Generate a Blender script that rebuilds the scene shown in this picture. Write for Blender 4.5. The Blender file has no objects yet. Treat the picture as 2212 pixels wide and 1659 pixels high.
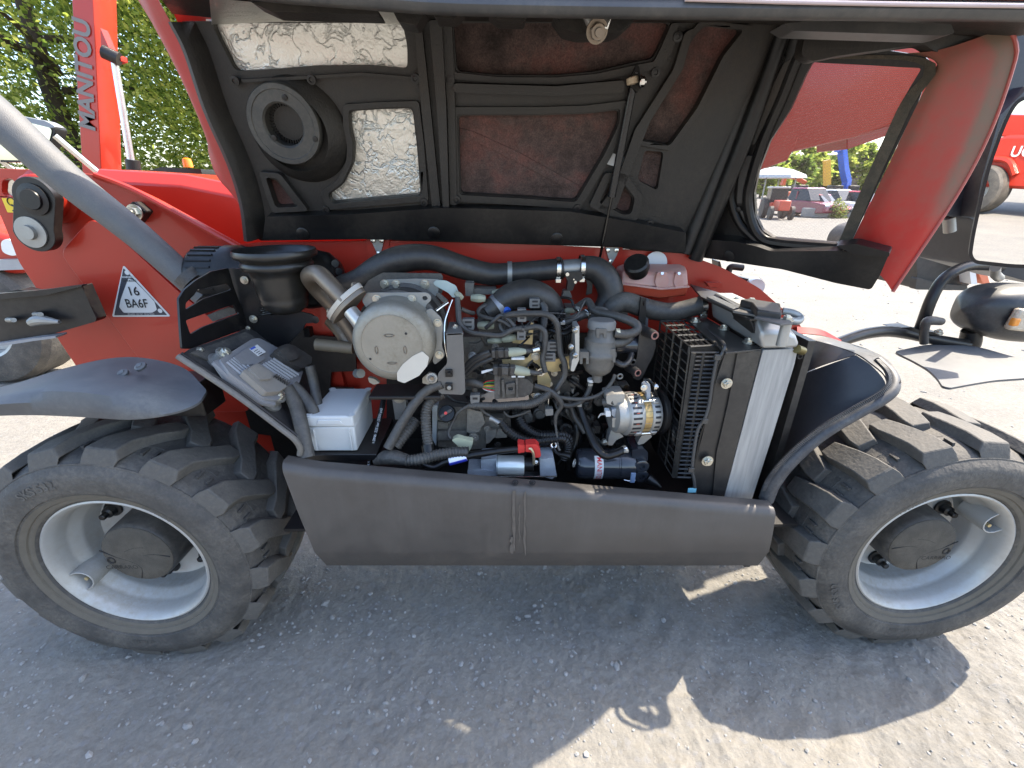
import bpy, bmesh, math, random
from mathutils import Vector, Matrix, noise
from mathutils.geometry import tessellate_polygon
random.seed(7)
R_ = math.radians
scene = bpy.context.scene
COL = scene.collection

# ------------------------------------------------------------------ camera
CF, CPITCH, CYAW, CROLL = 966.72, 0.4147, 0.0245, 0.0074
CPOS = Vector((-0.1059, -0.9874, 1.3895))
_cp, _sp, _cy, _sy = math.cos(CPITCH), math.sin(CPITCH), math.cos(CYAW), math.sin(CYAW)
FWD = Vector((_sy*_cp, _cy*_cp, -_sp)); _r = Vector((_cy, -_sy, 0)); _u = _r.cross(FWD)
RGT = math.cos(CROLL)*_r + math.sin(CROLL)*_u
UPV = -math.sin(CROLL)*_r + math.cos(CROLL)*_u
cam = bpy.data.cameras.new('camera'); camo = bpy.data.objects.new('camera', cam); COL.objects.link(camo)
cam.sensor_width = 36.0; cam.lens = 36.0*CF/2212.0; cam.clip_start = 0.02; cam.clip_end = 2000
camo.matrix_world = Matrix(((RGT.x, UPV.x, -FWD.x, CPOS.x), (RGT.y, UPV.y, -FWD.y, CPOS.y), (RGT.z, UPV.z, -FWD.z, CPOS.z), (0, 0, 0, 1)))
scene.camera = camo
# ------------------------------------------------------------------ light
SUN = Vector((0.65, 0.33, 1.0)).normalized()      # direction to the sun
world = bpy.data.worlds.new('World'); scene.world = world; world.use_nodes = True
wn = world.node_tree.nodes; wl = world.node_tree.links
sky = wn.new('ShaderNodeTexSky'); sky.sky_type = 'NISHITA'; sky.sun_disc = False
sky.sun_elevation = math.asin(SUN.z); sky.sun_rotation = math.atan2(SUN.x, SUN.y)
sky.air_density = 1.0; sky.dust_density = 2.0; sky.ozone_density = 1.0
wl.new(sky.outputs[0], wn['Background'].inputs[0]); wn['Background'].inputs[1].default_value = 0.15
sl = bpy.data.lights.new('sun', 'SUN'); slo = bpy.data.objects.new('sun', sl); COL.objects.link(slo)
sl.energy = 3.0; sl.angle = R_(0.5); sl.color = (1.0, 0.90, 0.75)
slo.rotation_euler = SUN.to_track_quat('Z', 'Y').to_euler(); slo.location = (3, 3, 6)
scene.view_settings.view_transform = 'Standard'; scene.view_settings.look = 'None'
scene.view_settings.exposure = 2.12; scene.view_settings.gamma = 1.0
scene.cycles.max_bounces = 8; scene.cycles.diffuse_bounces = 4; scene.cycles.transparent_max_bounces = 12
scene.cycles.caustics_reflective = False; scene.cycles.caustics_refractive = False

# ------------------------------------------------------------------ placing helpers: survey coordinates -> metres
def ray(x, y): return FWD + RGT*((x-1106)/CF) - UPV*((y-829.5)/CF)
def P(x, y, Y): d = ray(x, y); return CPOS + d*((Y-CPOS.y)/d.y)
def PZ(x, y, Z): d = ray(x, y); return CPOS + d*((Z-CPOS.z)/d.z)
def PX(x, y, X): d = ray(x, y); return CPOS + d*((X-CPOS.x)/d.x)
def S(x, y, Y): return (P(x, y, Y)-CPOS).dot(FWD)/CF          # metres per survey unit at that place
def PP(x, y, pl):
    o, n = pl[0], pl[1]; d = ray(x, y); return CPOS + d*((o-CPOS).dot(n)/d.dot(n))
FR = dict(A=(907.2, 518.4, .3229), B=(1278.7, 518.4, .3541), C=(362.9, 483.8, .3229), D=(380.2, 0, .3332), E=(933.1, 0, .3332),
          F=(1468.8, 0, .3959), G=(0, 328.3, .4011), H=(0, 0, .3333), I=(0, 846.7, .3541), J=(1607, 794.9, .3855), K=(1693.4, 483.8, .2395),
          L=(915.8, 570.2, .1562), M=(1175, 570.2, .1562), N=(915.8, 803.5, .1458), O=(1157.8, 803.5, .1458), Q=(1624.3, 285.1, .164), T=(622, 535.7, .177))
def z(fr, *pts):
    a, b, s = FR[fr]
    out = []
    for p in pts: out.append((a+p[0]*s, b+p[1]*s) + tuple(p[2:]))
    return out if len(out) > 1 else out[0]
def plane_y(Y): return (Vector((0, Y, 0)), Vector((0, -1, 0)))
def plane_z(Z): return (Vector((0, 0, Z)), Vector((0, 0, 1)))
def plane_3(a, b, c):
    n = (b-a).cross(c-a).normalized()
    if n.dot(CPOS-a) < 0: n = -n
    return (a, n)

# ------------------------------------------------------------------ materials
MATS = {}
def M(name, col, rough=.5, metal=0., dust=0., dcol=(.30, .26, .20), var=.12, ns=14., bump=0., bs=120., coat=0., spec=.5, top=0., trans=0., alpha=1., sub=0.):
    if name in MATS: return MATS[name]
    m = bpy.data.materials.new(name); m.use_nodes = True; MATS[name] = m
    nt = m.node_tree; N = nt.nodes; L = nt.links; b = N['Principled BSDF']
    tc = N.new('ShaderNodeTexCoord')
    n1 = N.new('ShaderNodeTexNoise'); n1.inputs['Scale'].default_value = ns; n1.inputs['Detail'].default_value = 6; n1.inputs['Roughness'].default_value = .65
    L.new(tc.outputs['Object'], n1.inputs['Vector'])
    mx = N.new('ShaderNodeMix'); mx.data_type = 'RGBA'
    mx.inputs[6].default_value = tuple(max(0, c*(1-var*1.6)) for c in col)+(1,); mx.inputs[7].default_value = tuple(min(1, c*(1+var*1.6)) for c in col)+(1,)
    L.new(n1.outputs[0], mx.inputs[0]); out = mx.outputs[2]
    rsock = None
    if dust > 0 or top > 0:
        n2 = N.new('ShaderNodeTexNoise'); n2.inputs['Scale'].default_value = ns*.45; n2.inputs['Detail'].default_value = 8; n2.inputs['Roughness'].default_value = .7
        L.new(tc.outputs['Object'], n2.inputs['Vector'])
        rp = N.new('ShaderNodeMapRange'); rp.inputs[1].default_value = .40; rp.inputs[2].default_value = .66
        rp.inputs[3].default_value = dust*.12; rp.inputs[4].default_value = dust
        n5 = N.new('ShaderNodeTexNoise'); n5.inputs['Scale'].default_value = ns*6.5; n5.inputs['Detail'].default_value = 7; n5.inputs['Roughness'].default_value = .75
        L.new(tc.outputs['Object'], n5.inputs['Vector'])
        r5 = N.new('ShaderNodeMapRange'); r5.inputs[1].default_value = .36; r5.inputs[2].default_value = .62; r5.inputs[3].default_value = .3; r5.inputs[4].default_value = 1.35
        L.new(n5.outputs[0], r5.inputs[0])
        m5 = N.new('ShaderNodeMath'); m5.operation = 'MULTIPLY'; m5.use_clamp = True
        L.new(n2.outputs[0], rp.inputs[0]); L.new(rp.outputs[0], m5.inputs[0]); L.new(r5.outputs[0], m5.inputs[1]); fac = m5.outputs[0]
        if top > 0:
            ge = N.new('ShaderNodeNewGeometry'); sx = N.new('ShaderNodeSeparateXYZ'); L.new(ge.outputs['Normal'], sx.inputs[0])
            r2 = N.new('ShaderNodeMapRange'); r2.inputs[1].default_value = .2; r2.inputs[2].default_value = .9; r2.inputs[3].default_value = 0; r2.inputs[4].default_value = top
            L.new(sx.outputs[2], r2.inputs[0])
            ad = N.new('ShaderNodeMath'); ad.operation = 'MULTIPLY_ADD'; ad.use_clamp = True
            L.new(r2.outputs[0], ad.inputs[0]); L.new(n2.outputs[0], ad.inputs[1]); L.new(fac, ad.inputs[2]); fac = ad.outputs[0]
        m2 = N.new('ShaderNodeMix'); m2.data_type = 'RGBA'; m2.inputs[7].default_value = dcol+(1,)
        L.new(fac, m2.inputs[0]); L.new(out, m2.inputs[6]); out = m2.outputs[2]
        r3 = N.new('ShaderNodeMapRange'); r3.inputs[3].default_value = rough; r3.inputs[4].default_value = .9
        L.new(fac, r3.inputs[0]); rsock = r3.outputs[0]
    L.new(out, b.inputs['Base Color'])
    if rsock is None:
        r4 = N.new('ShaderNodeMapRange'); r4.inputs[3].default_value = max(.02, rough-.08); r4.inputs[4].default_value = min(1, rough+.08)
        L.new(n1.outputs[0], r4.inputs[0]); rsock = r4.outputs[0]
    L.new(rsock, b.inputs['Roughness'])
    b.inputs['Metallic'].default_value = metal; b.inputs['Specular IOR Level'].default_value = spec
    b.inputs['Coat Weight'].default_value = coat; b.inputs['Coat Roughness'].default_value = .06
    b.inputs['Transmission Weight'].default_value = trans; b.inputs['Alpha'].default_value = alpha
    if sub: b.inputs['Subsurface Weight'].default_value = sub; b.inputs['Subsurface Scale'].default_value = .02
    if bump > 0:
        n3 = N.new('ShaderNodeTexNoise'); n3.inputs['Scale'].default_value = bs; n3.inputs['Detail'].default_value = 4
        L.new(tc.outputs['Object'], n3.inputs['Vector'])
        bp = N.new('ShaderNodeBump'); bp.inputs['Strength'].default_value = bump; bp.inputs['Distance'].default_value = .004
        L.new(n3.outputs[0], bp.inputs['Height']); L.new(bp.outputs[0], b.inputs['Normal'])
    return m
red = M('red_paint', (0.396, 0.0264, 0.0132), .3, var=.05, ns=6, coat=.25, spec=.35, dust=.04, dcol=(0.264, 0.1122, 0.0792))
reddull = M('red_paint_dusty', (0.35, 0.0196, 0.014), .5, var=.1, dust=.42, dcol=(0.252, 0.14, 0.098), ns=7)
blk = M('black_metal', (0.00455, 0.00455, 0.00585), .36, var=.2, dust=.06, top=.08, ns=9, spec=.4)
blkp = M('black_plastic', (.020, .019, .019), .45, var=.2, dust=.34, top=.3, dcol=(.22, .195, .16), ns=11, bump=.15, bs=300)
liner = M('black_liner', (.0115, .0105, .0095), .5, var=.3, dust=.38, dcol=(0.0693, 0.0561, 0.04356), ns=8, bump=.25, bs=160)
rub = M('rubber_hose', (.026, .025, .0245), .42, var=.2, dust=.38, top=.3, dcol=(.17, .152, .124), ns=16)
rubc = M('rubber_clean', (0.00455, 0.00455, 0.0052), .34, var=.2, dust=.05, ns=12, spec=.35)
tyrem = M('tyre_rubber', (0.0405, 0.0387, 0.036), .7, var=.3, dust=.55, dcol=(.16, .141, .115), ns=16, bump=.9, bs=60)
tyrew = M('tyre_worn_tread', (.062, .059, .054), .72, var=.3, dust=.6, dcol=(.15, .134, .11), ns=16, bump=.5, bs=90)
steel = M('zinc_steel', (0.288, 0.288, 0.272), .42, .6, var=.12, ns=30, dust=.12)
steelb = M('bright_steel', (0.675, 0.666, 0.63), .22, 1., var=.08, ns=30)
castg = M('cast_iron_grey', (0.1062, 0.0986, 0.0867), .48, .25, var=.35, dust=.55, top=.3, dcol=(0.272, 0.2422, 0.1913), ns=22, bump=.2, bs=200)
alu = M('cast_aluminium', (0.352, 0.344, 0.32), .45, .6, var=.15, dust=.2, dcol=(0.336, 0.304, 0.248), ns=26, bump=.2, bs=250)
dpfm = M('canister_steel', (0.273, 0.2574, 0.2184), .42, .5, var=.14, dust=.5, dcol=(0.225, 0.1837, 0.12), ns=14, bump=.1, bs=220)
exh = M('exhaust_heat_steel', (0.221, 0.1785, 0.136), .42, .7, var=.35, dust=.3, dcol=(.20, .14, .09), ns=8)
rimm = M('rim_silver', (.40, .40, .385), .36, .35, var=.08, dust=.4, dcol=(.30, .255, .18), ns=7)
greyp = M('grey_plastic', (0.06, 0.0632, 0.0688), .5, var=.12, dust=.3, dcol=(0.225, 0.2175, 0.195), ns=10, top=.3)
whitep = M('white_plastic', (0.5184, 0.5256, 0.5112), .45, var=.04, dust=.08, ns=8)
pipeg = M('grey_pipe_paint', (0.08525, 0.088, 0.09075), .55, var=.1, dust=.12, ns=40, bump=.3, bs=500)
silkp = M('sage_plastic', (.30, .31, .22), .55, var=.15, dust=.35, ns=22)
yell = M('yellow_zinc', (0.496, 0.4, 0.208), .35, .6, var=.2, ns=18, dust=.2, dcol=(0.44, 0.336, 0.264))
bolt = M('bolt_zinc', (0.527, 0.51, 0.442), .32, .9, var=.15, ns=60)
whitel = M('white_label', (0.6, 0.6, 0.585), .5, var=.03)
inkb = M('black_ink', (.01, .01, .012), .5, var=.05)
inkr = M('red_ink', (.55, .02, .02), .45, var=.05)

# ------------------------------------------------------------------ mesh helpers
def tag(o, label=None, cat=None, group=None, kind=None):
    for k, v in (('label', label), ('category', cat), ('group', group), ('kind', kind)):
        if v: o[k] = v
    return o
def empty(name, loc=(0, 0, 0), parent=None):
    o = bpy.data.objects.new(name, None); COL.objects.link(o); o.location = loc; o.empty_display_size = .1
    if parent: o.parent = parent
    return o
def link(name, me, parent):
    o = bpy.data.objects.new(name, me); COL.objects.link(o)
    if parent:
        o.parent = parent
    return o
def crom(pts, n=8):
    """Catmull-Rom through points (Vectors, any length)"""
    if len(pts) < 3 or n < 2: return list(pts)
    q = [pts[0]*2-pts[1]] + list(pts) + [pts[-1]*2-pts[-2]]
    out = []
    for i in range(1, len(q)-2):
        for k in range(n):
            t = k/n
            out.append(.5*((2*q[i])+(q[i+1]-q[i-1])*t+(2*q[i-1]-5*q[i]+4*q[i+1]-q[i+2])*t*t+(3*q[i]-q[i-1]-3*q[i+1]+q[i+2])*t**3))
    out.append(pts[-1]); return out
class MB:
    def __init__(s): s.v = []; s.f = []
    def add(s, v, f):
        k = len(s.v); s.v += [Vector(p) for p in v]; s.f += [tuple(i+k for i in q) for q in f]; return s
    def box(s, c, size, rot=None):
        c = Vector(c); h = Vector(size)*.5
        m = rot if rot is not None else Matrix.Identity(3)
        v = [c + m @ Vector((sx*h.x, sy*h.y, sz*h.z)) for sx in (-1, 1) for sy in (-1, 1) for sz in (-1, 1)]
        return s.add(v, [(0, 1, 3, 2), (4, 6, 7, 5), (0, 4, 5, 1), (2, 3, 7, 6), (0, 2, 6, 4), (1, 5, 7, 3)])
    def hexa(s, a, b):
        """solid between two matching polygons"""
        n = len(a)
        return s.add(list(a)+list(b), [tuple(range(n))[::-1], tuple(range(n, 2*n))] + [(i, (i+1) % n, n+(i+1) % n, n+i) for i in range(n)])
    def rings(s, rs, caps=True, closed=False):
        n = len(rs[0]); k = len(rs); f = []
        for j in range(k if closed else k-1):
            a = j*n; b = ((j+1) % k)*n
            for i in range(n): f.append((a+i, a+(i+1) % n, b+(i+1) % n, b+i))
        if caps and not closed: f.append(tuple(range(n))[::-1]); f.append(tuple(range((k-1)*n, k*n)))
        return s.add([p for r in rs for p in r], f)
    def lathe(s, o, ax, prof, n=32, caps=True, a0=0., a1=2*math.pi):
        """prof: (radius, distance along axis)"""
        o = Vector(o); ax = Vector(ax).normalized(); u = ax.orthogonal().normalized(); w = ax.cross(u)
        return s.rings([[o+ax*t+(u*math.cos(2*math.pi*i/n)+w*math.sin(2*math.pi*i/n))*max(r, 1e-5) for i in range(n)] for r, t in prof], caps)
    def cyl(s, a, b, r, r2=None, n=20):
        a = Vector(a); b = Vector(b); return s.lathe(a, b-a, [(r, 0), (r2 if r2 is not None else r, (b-a).length)], n)
    def tube(s, pts, r, n=12, sm=8, corr=None, flat=1.):
        """pts Vectors; r number or list; corr=(pitch, depth) makes a ribbed hose"""
        rr = r if isinstance(r, (list, tuple)) else [r]*len(pts)
        q = crom([Vector((p.x, p.y, p.z, rad)) for p, rad in zip(pts, rr)], sm) if len(pts) > 2 else [Vector((p.x, p.y, p.z, rad)) for p, rad in zip(pts, rr)]
        if corr:
            L = [0.]
            for i in range(1, len(q)): L.append(L[-1]+(q[i].xyz-q[i-1].xyz).length)
            step = corr[0]/4; m = max(2, int(L[-1]/step)); out = []; j = 0
            prof = (1, 1, 1-corr[1], 1-corr[1])
            for i in range(m+1):
                d = L[-1]*i/m
                while j < len(L)-2 and L[j+1] < d: j += 1
                t = (d-L[j])/max(1e-9, L[j+1]-L[j]); p = q[j].lerp(q[j+1], min(1, t)); p = p.copy(); p[3] *= prof[i % 4]; out.append(p)
            q = out
        rs = []; up = None
        for i, p in enumerate(q):
            t = (q[min(i+1, len(q)-1)].xyz-q[max(i-1, 0)].xyz)
            if t.length < 1e-9: t = Vector((1, 0, 0))
            t.normalize()
            if up is None: up = t.orthogonal().normalized()
            up = (up-t*up.dot(t)).normalized(); w = t.cross(up)
            rs.append([p.xyz+(up*math.cos(2*math.pi*k/n)+w*math.sin(2*math.pi*k/n)*flat)*p[3] for k in range(n)])
        return s.rings(rs)
    def torus(s, c, ax, R, r, n=40, m=10):
        c = Vector(c); ax = Vector(ax).normalized(); u = ax.orthogonal().normalized(); w = ax.cross(u); rs = []
        for i in range(n):
            a = 2*math.pi*i/n; d = u*math.cos(a)+w*math.sin(a)
            rs.append([c+d*(R+r*math.cos(2*math.pi*k/m))+ax*(r*math.sin(2*math.pi*k/m)) for k in range(m)])
        return s.rings(rs, closed=True)
    def slab(s, outer, holes, back):
        """outer/holes: 3D loops on one plane, extruded by vector back"""
        loops = [list(outer)]+[list(h) for h in holes]
        tri = tessellate_polygon(loops); fl = [p for l in loops for p in l]; n = len(fl)
        f = []
        nrm = Vector((0, 0, 0))
        for t in tri: nrm += (fl[t[1]]-fl[t[0]]).cross(fl[t[2]]-fl[t[0]])
        fwd = nrm.dot(back) < 0
        for t in tri:
            a = tuple(t) if fwd else tuple(t)[::-1]
            f.append(a); f.append(tuple(i+n for i in a)[::-1])
        k = 0
        for l in loops:
            m = len(l)
            for i in range(m): f.append((k+i, k+(i+1) % m, n+k+(i+1) % m, n+k+i))
            k += m
        return s.add(fl+[p+back for p in fl], f)
    def grid(s, rows, thick=None):
        """rows: lists of equal length of points; optional thickness vector"""
        n = len(rows[0]); k = len(rows); v = [p for r in rows for p in r]; f = []
        for j in range(k-1):
            for i in range(n-1): f.append((j*n+i, j*n+i+1, (j+1)*n+i+1, (j+1)*n+i))
        if thick is None: return s.add(v, f)
        m = len(v); v2 = [p+thick for p in v]
        f2 = [tuple(i+m for i in q)[::-1] for q in f]
        rim = [j*n for j in range(k)] + [(k-1)*n+i for i in range(1, n)] + [j*n+n-1 for j in range(k-2, -1, -1)] + [i for i in range(n-2, 0, -1)]
        f3 = [(rim[i], rim[(i+1) % len(rim)], rim[(i+1) % len(rim)]+m, rim[i]+m) for i in range(len(rim))]
        return s.add(v+v2, f+f2+f3)
    def build(s, name, mat, parent=None, bevel=0., seg=2, smooth=35., label=None, kind=None, sub=0):
        me = bpy.data.meshes.new(name); me.from_pydata([tuple(p) for p in s.v], [], s.f); me.validate(); me.update()
        bm = bmesh.new(); bm.from_mesh(me); bmesh.ops.recalc_face_normals(bm, faces=bm.faces); bm.to_mesh(me); bm.free()
        if smooth:
            me.polygons.foreach_set('use_smooth', [True]*len(me.polygons)); me.set_sharp_from_angle(angle=R_(smooth))
        me.materials.append(mat)
        o = link(name, me, parent)
        if bevel:
            b = o.modifiers.new('bevel', 'BEVEL'); b.width = bevel; b.segments = seg; b.limit_method = 'ANGLE'; b.angle_limit = R_(40); b.harden_normals = False
        if sub:
            b = o.modifiers.new('sub', 'SUBSURF'); b.levels = sub; b.render_levels = sub
        if label: o['label'] = label
        if kind: o['kind'] = kind
        return o
def rnd(pts, r, n=5):
    """fillet the corners of a 2D/3D loop (Vectors)"""
    out = []; m = len(pts)
    for i in range(m):
        a, b, c = pts[i-1], pts[i], pts[(i+1) % m]
        d1 = (a-b); d2 = (c-b); k = min(r, d1.length*.45, d2.length*.45)
        if k < 1e-6: out.append(b); continue
        p = b+d1.normalized()*k; q = b+d2.normalized()*k
        for j in range(n):
            t = j/(n-1); out.append(p.lerp(b, t).lerp(b.lerp(q, t), t))
    return out
def plate(name, mat, parent, pl, outer, holes=(), off=0., thick=.004, r=.004, bevel=0., rh=None, label=None, n=5):
    """flat sheet: loops in survey coordinates laid on plane pl=(point, normal towards viewer)"""
    o = pl[0]+pl[1]*off; q = (o, pl[1])
    def lp(l, rad):
        v = [PP(p[0], p[1], q) for p in l]
        return rnd(v, rad, n) if rad else v
    mb = MB().slab(lp(outer, r), [lp(h, r if rh is None else rh) for h in holes], -pl[1]*thick)
    return mb.build(name, mat, parent, bevel=bevel, smooth=30, label=label)
def TB(pts, rpx, name, mat, parent, n=12, sm=8, corr=None, flat=1., label=None):
    """tube through survey points (x, y, Y); rpx radius in survey units (number or list)"""
    rr = rpx if isinstance(rpx, (list, tuple)) else [rpx]*len(pts)
    return MB().tube([P(*p) for p in pts], [k*S(*p) for k, p in zip(rr, pts)], n, sm, corr, flat).build(name, mat, parent, label=label)
def hexbolt(name, parent, c, ax, r, h=None, mat=None, washer=True):
    c = Vector(c); ax = Vector(ax).normalized(); h = h or r*.9
    mb = MB(); u = ax.orthogonal().normalized(); w = ax.cross(u)
    k = 0.
    prof = []
    if washer: prof = [(r*1.5, 0, 24), (r*1.5, r*.25, 24)]
    rs = []
    def ring(rad, t, six):
        out = []
        for i in range(24):
            a = 2*math.pi*i/24
            rr = rad
            if six: rr = rad*math.cos(math.pi/6)/math.cos((a % (math.pi/3))-math.pi/6)
            out.append(c+ax*t+(u*math.cos(a)+w*math.sin(a))*rr)
        return out
    if washer: rs += [ring(r*1.45, 0, 0), ring(r*1.45, r*.25, 0), ring(r*1.05, r*.26, 1)]
    else: rs += [ring(r, 0, 1)]
    rs += [ring(r*1.05, h, 1), ring(r*.9, h*1.12, 0), ring(r*.55, h*1.12, 0), ring(r*.5, h*1.5, 0)]
    mb.rings(rs); return mb.build(name, mat or bolt, parent, smooth=25)
_font = None
def text(body, mat, parent, o, xd, yd, size, name='lettering', ext=.0006, bold=0., wid=1., align='CENTER', bend=None, shear=0.):
    cu = bpy.data.curves.new('t', 'FONT'); cu.body = body; cu.size = 1.; cu.align_x = align; cu.align_y = 'CENTER'; cu.offset = bold; cu.shear = shear; cu.resolution_u = 3
    ob = bpy.data.objects.new('t', cu); COL.objects.link(ob)
    me = bpy.data.meshes.new_from_object(ob.evaluated_get(bpy.context.evaluated_depsgraph_get()))
    bpy.data.objects.remove(ob); bpy.data.curves.remove(cu)
    xd = Vector(xd).normalized(); yd = Vector(yd).normalized(); nd = xd.cross(yd)
    mb = MB(); vs = [v.co.copy() for v in me.vertices]
    if bend:
        c, r0, a0, sgn, yy = bend      # centre, radius, centre angle (ccw from +x seen from the front), direction
        def mp(v, e):
            rr = r0+v.y*size*sgn; a = a0-v.x*size*wid*sgn/r0
            return Vector((c.x+rr*math.cos(a), yy-e, c.z+rr*math.sin(a)))
    else:
        def mp(v, e): return Vector(o)+xd*(v.x*size*wid)+yd*(v.y*size)+nd*e
    n = len(vs)
    mb.v = [mp(v, ext) for v in vs]
    mb.f = [tuple(p.vertices) for p in me.polygons]
    bpy.data.meshes.remove(me)
    return mb.build(name, mat, parent, smooth=0)
# ================================================================== setting: ground
def ground_material():
    m = bpy.data.materials.new('gravel_ground'); m.use_nodes = True; nt = m.node_tree; N = nt.nodes; L = nt.links; b = N['Principled BSDF']
    tc = N.new('ShaderNodeTexCoord')
    def noi(sc, det=8, ro=.65):
        n = N.new('ShaderNodeTexNoise'); n.inputs['Scale'].default_value = sc; n.inputs['Detail'].default_value = det; n.inputs['Roughness'].default_value = ro
        L.new(tc.outputs['Object'], n.inputs['Vector']); return n
    a = noi(1.7); c = noi(34., 8, .75); v = N.new('ShaderNodeTexVoronoi'); v.inputs['Scale'].default_value = 75.; v.inputs['Randomness'].default_value = 1.
    L.new(tc.outputs['Object'], v.inputs['Vector'])
    r1 = N.new('ShaderNodeValToRGB'); r1.color_ramp.elements[0].position = .3; r1.color_ramp.elements[1].position = .72
    r1.color_ramp.elements[0].color = (.195, .186, .168, 1); r1.color_ramp.elements[1].color = (.265, .246, .21, 1); L.new(a.outputs[0], r1.inputs[0])
    r2 = N.new('ShaderNodeValToRGB'); r2.color_ramp.elements[0].position = .28; r2.color_ramp.elements[1].position = .66
    r2.color_ramp.elements[0].color = (.60, .60, .61, 1); r2.color_ramp.elements[1].color = (1, 1, 1, 1); L.new(c.outputs[0], r2.inputs[0])
    mu = N.new('ShaderNodeMix'); mu.data_type = 'RGBA'; mu.blend_type = 'MULTIPLY'; mu.inputs[0].default_value = .8
    L.new(r1.outputs[0], mu.inputs[6]); L.new(r2.outputs[0], mu.inputs[7])
    # single darker stones among the fines
    r3 = N.new('ShaderNodeMapRange'); r3.inputs[1].default_value = .78; r3.inputs[2].default_value = .86; L.new(v.outputs['Color'], r3.inputs[0])
    m3 = N.new('ShaderNodeMix'); m3.data_type = 'RGBA'; m3.inputs[7].default_value = (.22, .215, .21, 1)
    sc = N.new('ShaderNodeMath'); sc.operation = 'MULTIPLY'; sc.inputs[1].default_value = .5; L.new(r3.outputs[0], sc.inputs[0])
    L.new(sc.outputs[0], m3.inputs[0]); L.new(mu.outputs[2], m3.inputs[6]); L.new(m3.outputs[2], b.inputs['Base Color'])
    b.inputs['Roughness'].default_value = .95; b.inputs['Specular IOR Level'].default_value = .15
    d = noi(150., 6, .7)
    ad = N.new('ShaderNodeMath'); ad.operation = 'MULTIPLY_ADD'; ad.inputs[1].default_value = -.6; L.new(v.outputs['Distance'], ad.inputs[0]); L.new(d.outputs[0], ad.inputs[2])
    a2 = N.new('ShaderNodeMath'); a2.operation = 'MULTIPLY_ADD'; a2.inputs[1].default_value = 1.6; L.new(c.outputs[0], a2.inputs[0]); L.new(ad.outputs[0], a2.inputs[2])
    bp = N.new('ShaderNodeBump'); bp.inputs['Strength'].default_value = .5; bp.inputs['Distance'].default_value = .008
    L.new(a2.outputs[0], bp.inputs['Height']); L.new(bp.outputs[0], b.inputs['Normal'])
    return m
gmat = ground_material()
def gz(x, y):
    if abs(x) > 4 or abs(y) > 3.2: return 0.
    fade = min(1, (4-abs(x))/1.0, (3.2-abs(y))/1.0)
    h = noise.noise(Vector((x*2.1, y*2.1, 0)))*.010 + noise.noise(Vector((x*7, y*7, 3)))*.006 + noise.noise(Vector((x*19, y*19, 5)))*.0035
    if abs(x) < 2.2 and -.7 < y < 1.2:
        q = noise.noise(Vector((x*3.3, y*3.3, 17)))
        h += max(0, noise.noise(Vector((x*48, y*48, 7))))*.0075*(.6+q) + noise.noise(Vector((x*105, y*105, 8)))*.0026
    # wheel tracks: curved ruts with pressed lug marks
    for (cx, cy, rad) in ((2.6, 2.2, 2.75), (2.6, 2.2, 3.05)):
        d = abs(math.hypot(x-cx, y-cy)-rad)
        if d < .13:
            an = math.atan2(y-cy, x-cx)*rad
            h += -.006*(1-d/.13) + .004*math.sin(an*62+d*16)*(1-d/.13)
    return h*fade
def build_ground():
    mb = MB()
    # fine inner sheet
    xs = [-4+ .08*i for i in range(26)] + [-1.92+.0062*i for i in range(620)] + [1.93+.09*i for i in range(23)] + [4.]
    ys = [-3.2+.08*i for i in range(33)] + [-.56+.0065*i for i in range(250)] + [1.08+.08*i for i in range(26)] + [3.2]
    nx, ny = len(xs)-1, len(ys)-1
    rows = [[Vector((xs[i], ys[j], gz(xs[i], ys[j]) if 0 < i < nx and 0 < j < ny else 0.)) for i in range(nx+1)] for j in range(ny+1)]
    mb.grid(rows)
    k = len(mb.v); B = 400.
    ring = [Vector((-B, -B, 0)), Vector((B, -B, 0)), Vector((B, B, 0)), Vector((-B, B, 0))]
    mb.v += ring
    c = [0, nx, (ny+1)*(nx+1)-1, ny*(nx+1)]
    bot = list(range(0, nx+1)); top = [ny*(nx+1)+i for i in range(nx+1)]; lef = [j*(nx+1) for j in range(ny+1)]; rig = [j*(nx+1)+nx for j in range(ny+1)]
    mb.f += [tuple([k, k+1]+bot[::-1]), tuple([k+1, k+2]+rig[::-1]), tuple([k+2, k+3]+top), tuple([k+3, k]+lef)]
    g = mb.build('ground', gmat, smooth=80); tag(g, 'pale dusty gravel yard with tyre tracks and loose stones', 'ground', kind='structure')
    return g
ground = build_ground()
stonem = [M('stone_grey', (.24, .235, .225), .9, var=.25, ns=30, dust=.3, dcol=(.28, .26, .22), bump=.4), M('stone_light', (.30, .295, .285), .9, var=.25, ns=30, dust=.3, dcol=(.28, .26, .22), bump=.4)]
def rock(r, seed):
    rg = random.Random(seed); bm = bmesh.new(); bmesh.ops.create_icosphere(bm, subdivisions=1, radius=1)
    sx, sy, sz = rg.uniform(.8, 1.3), rg.uniform(.6, 1.), rg.uniform(.45, .7)
    out = [Vector((v.co.x*sx, v.co.y*sy, v.co.z*sz))*(r*rg.uniform(.78, 1.15)) for v in bm.verts]
    fs = [tuple(v.index for v in f.verts) for f in bm.faces]; bm.free(); return out, fs
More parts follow.
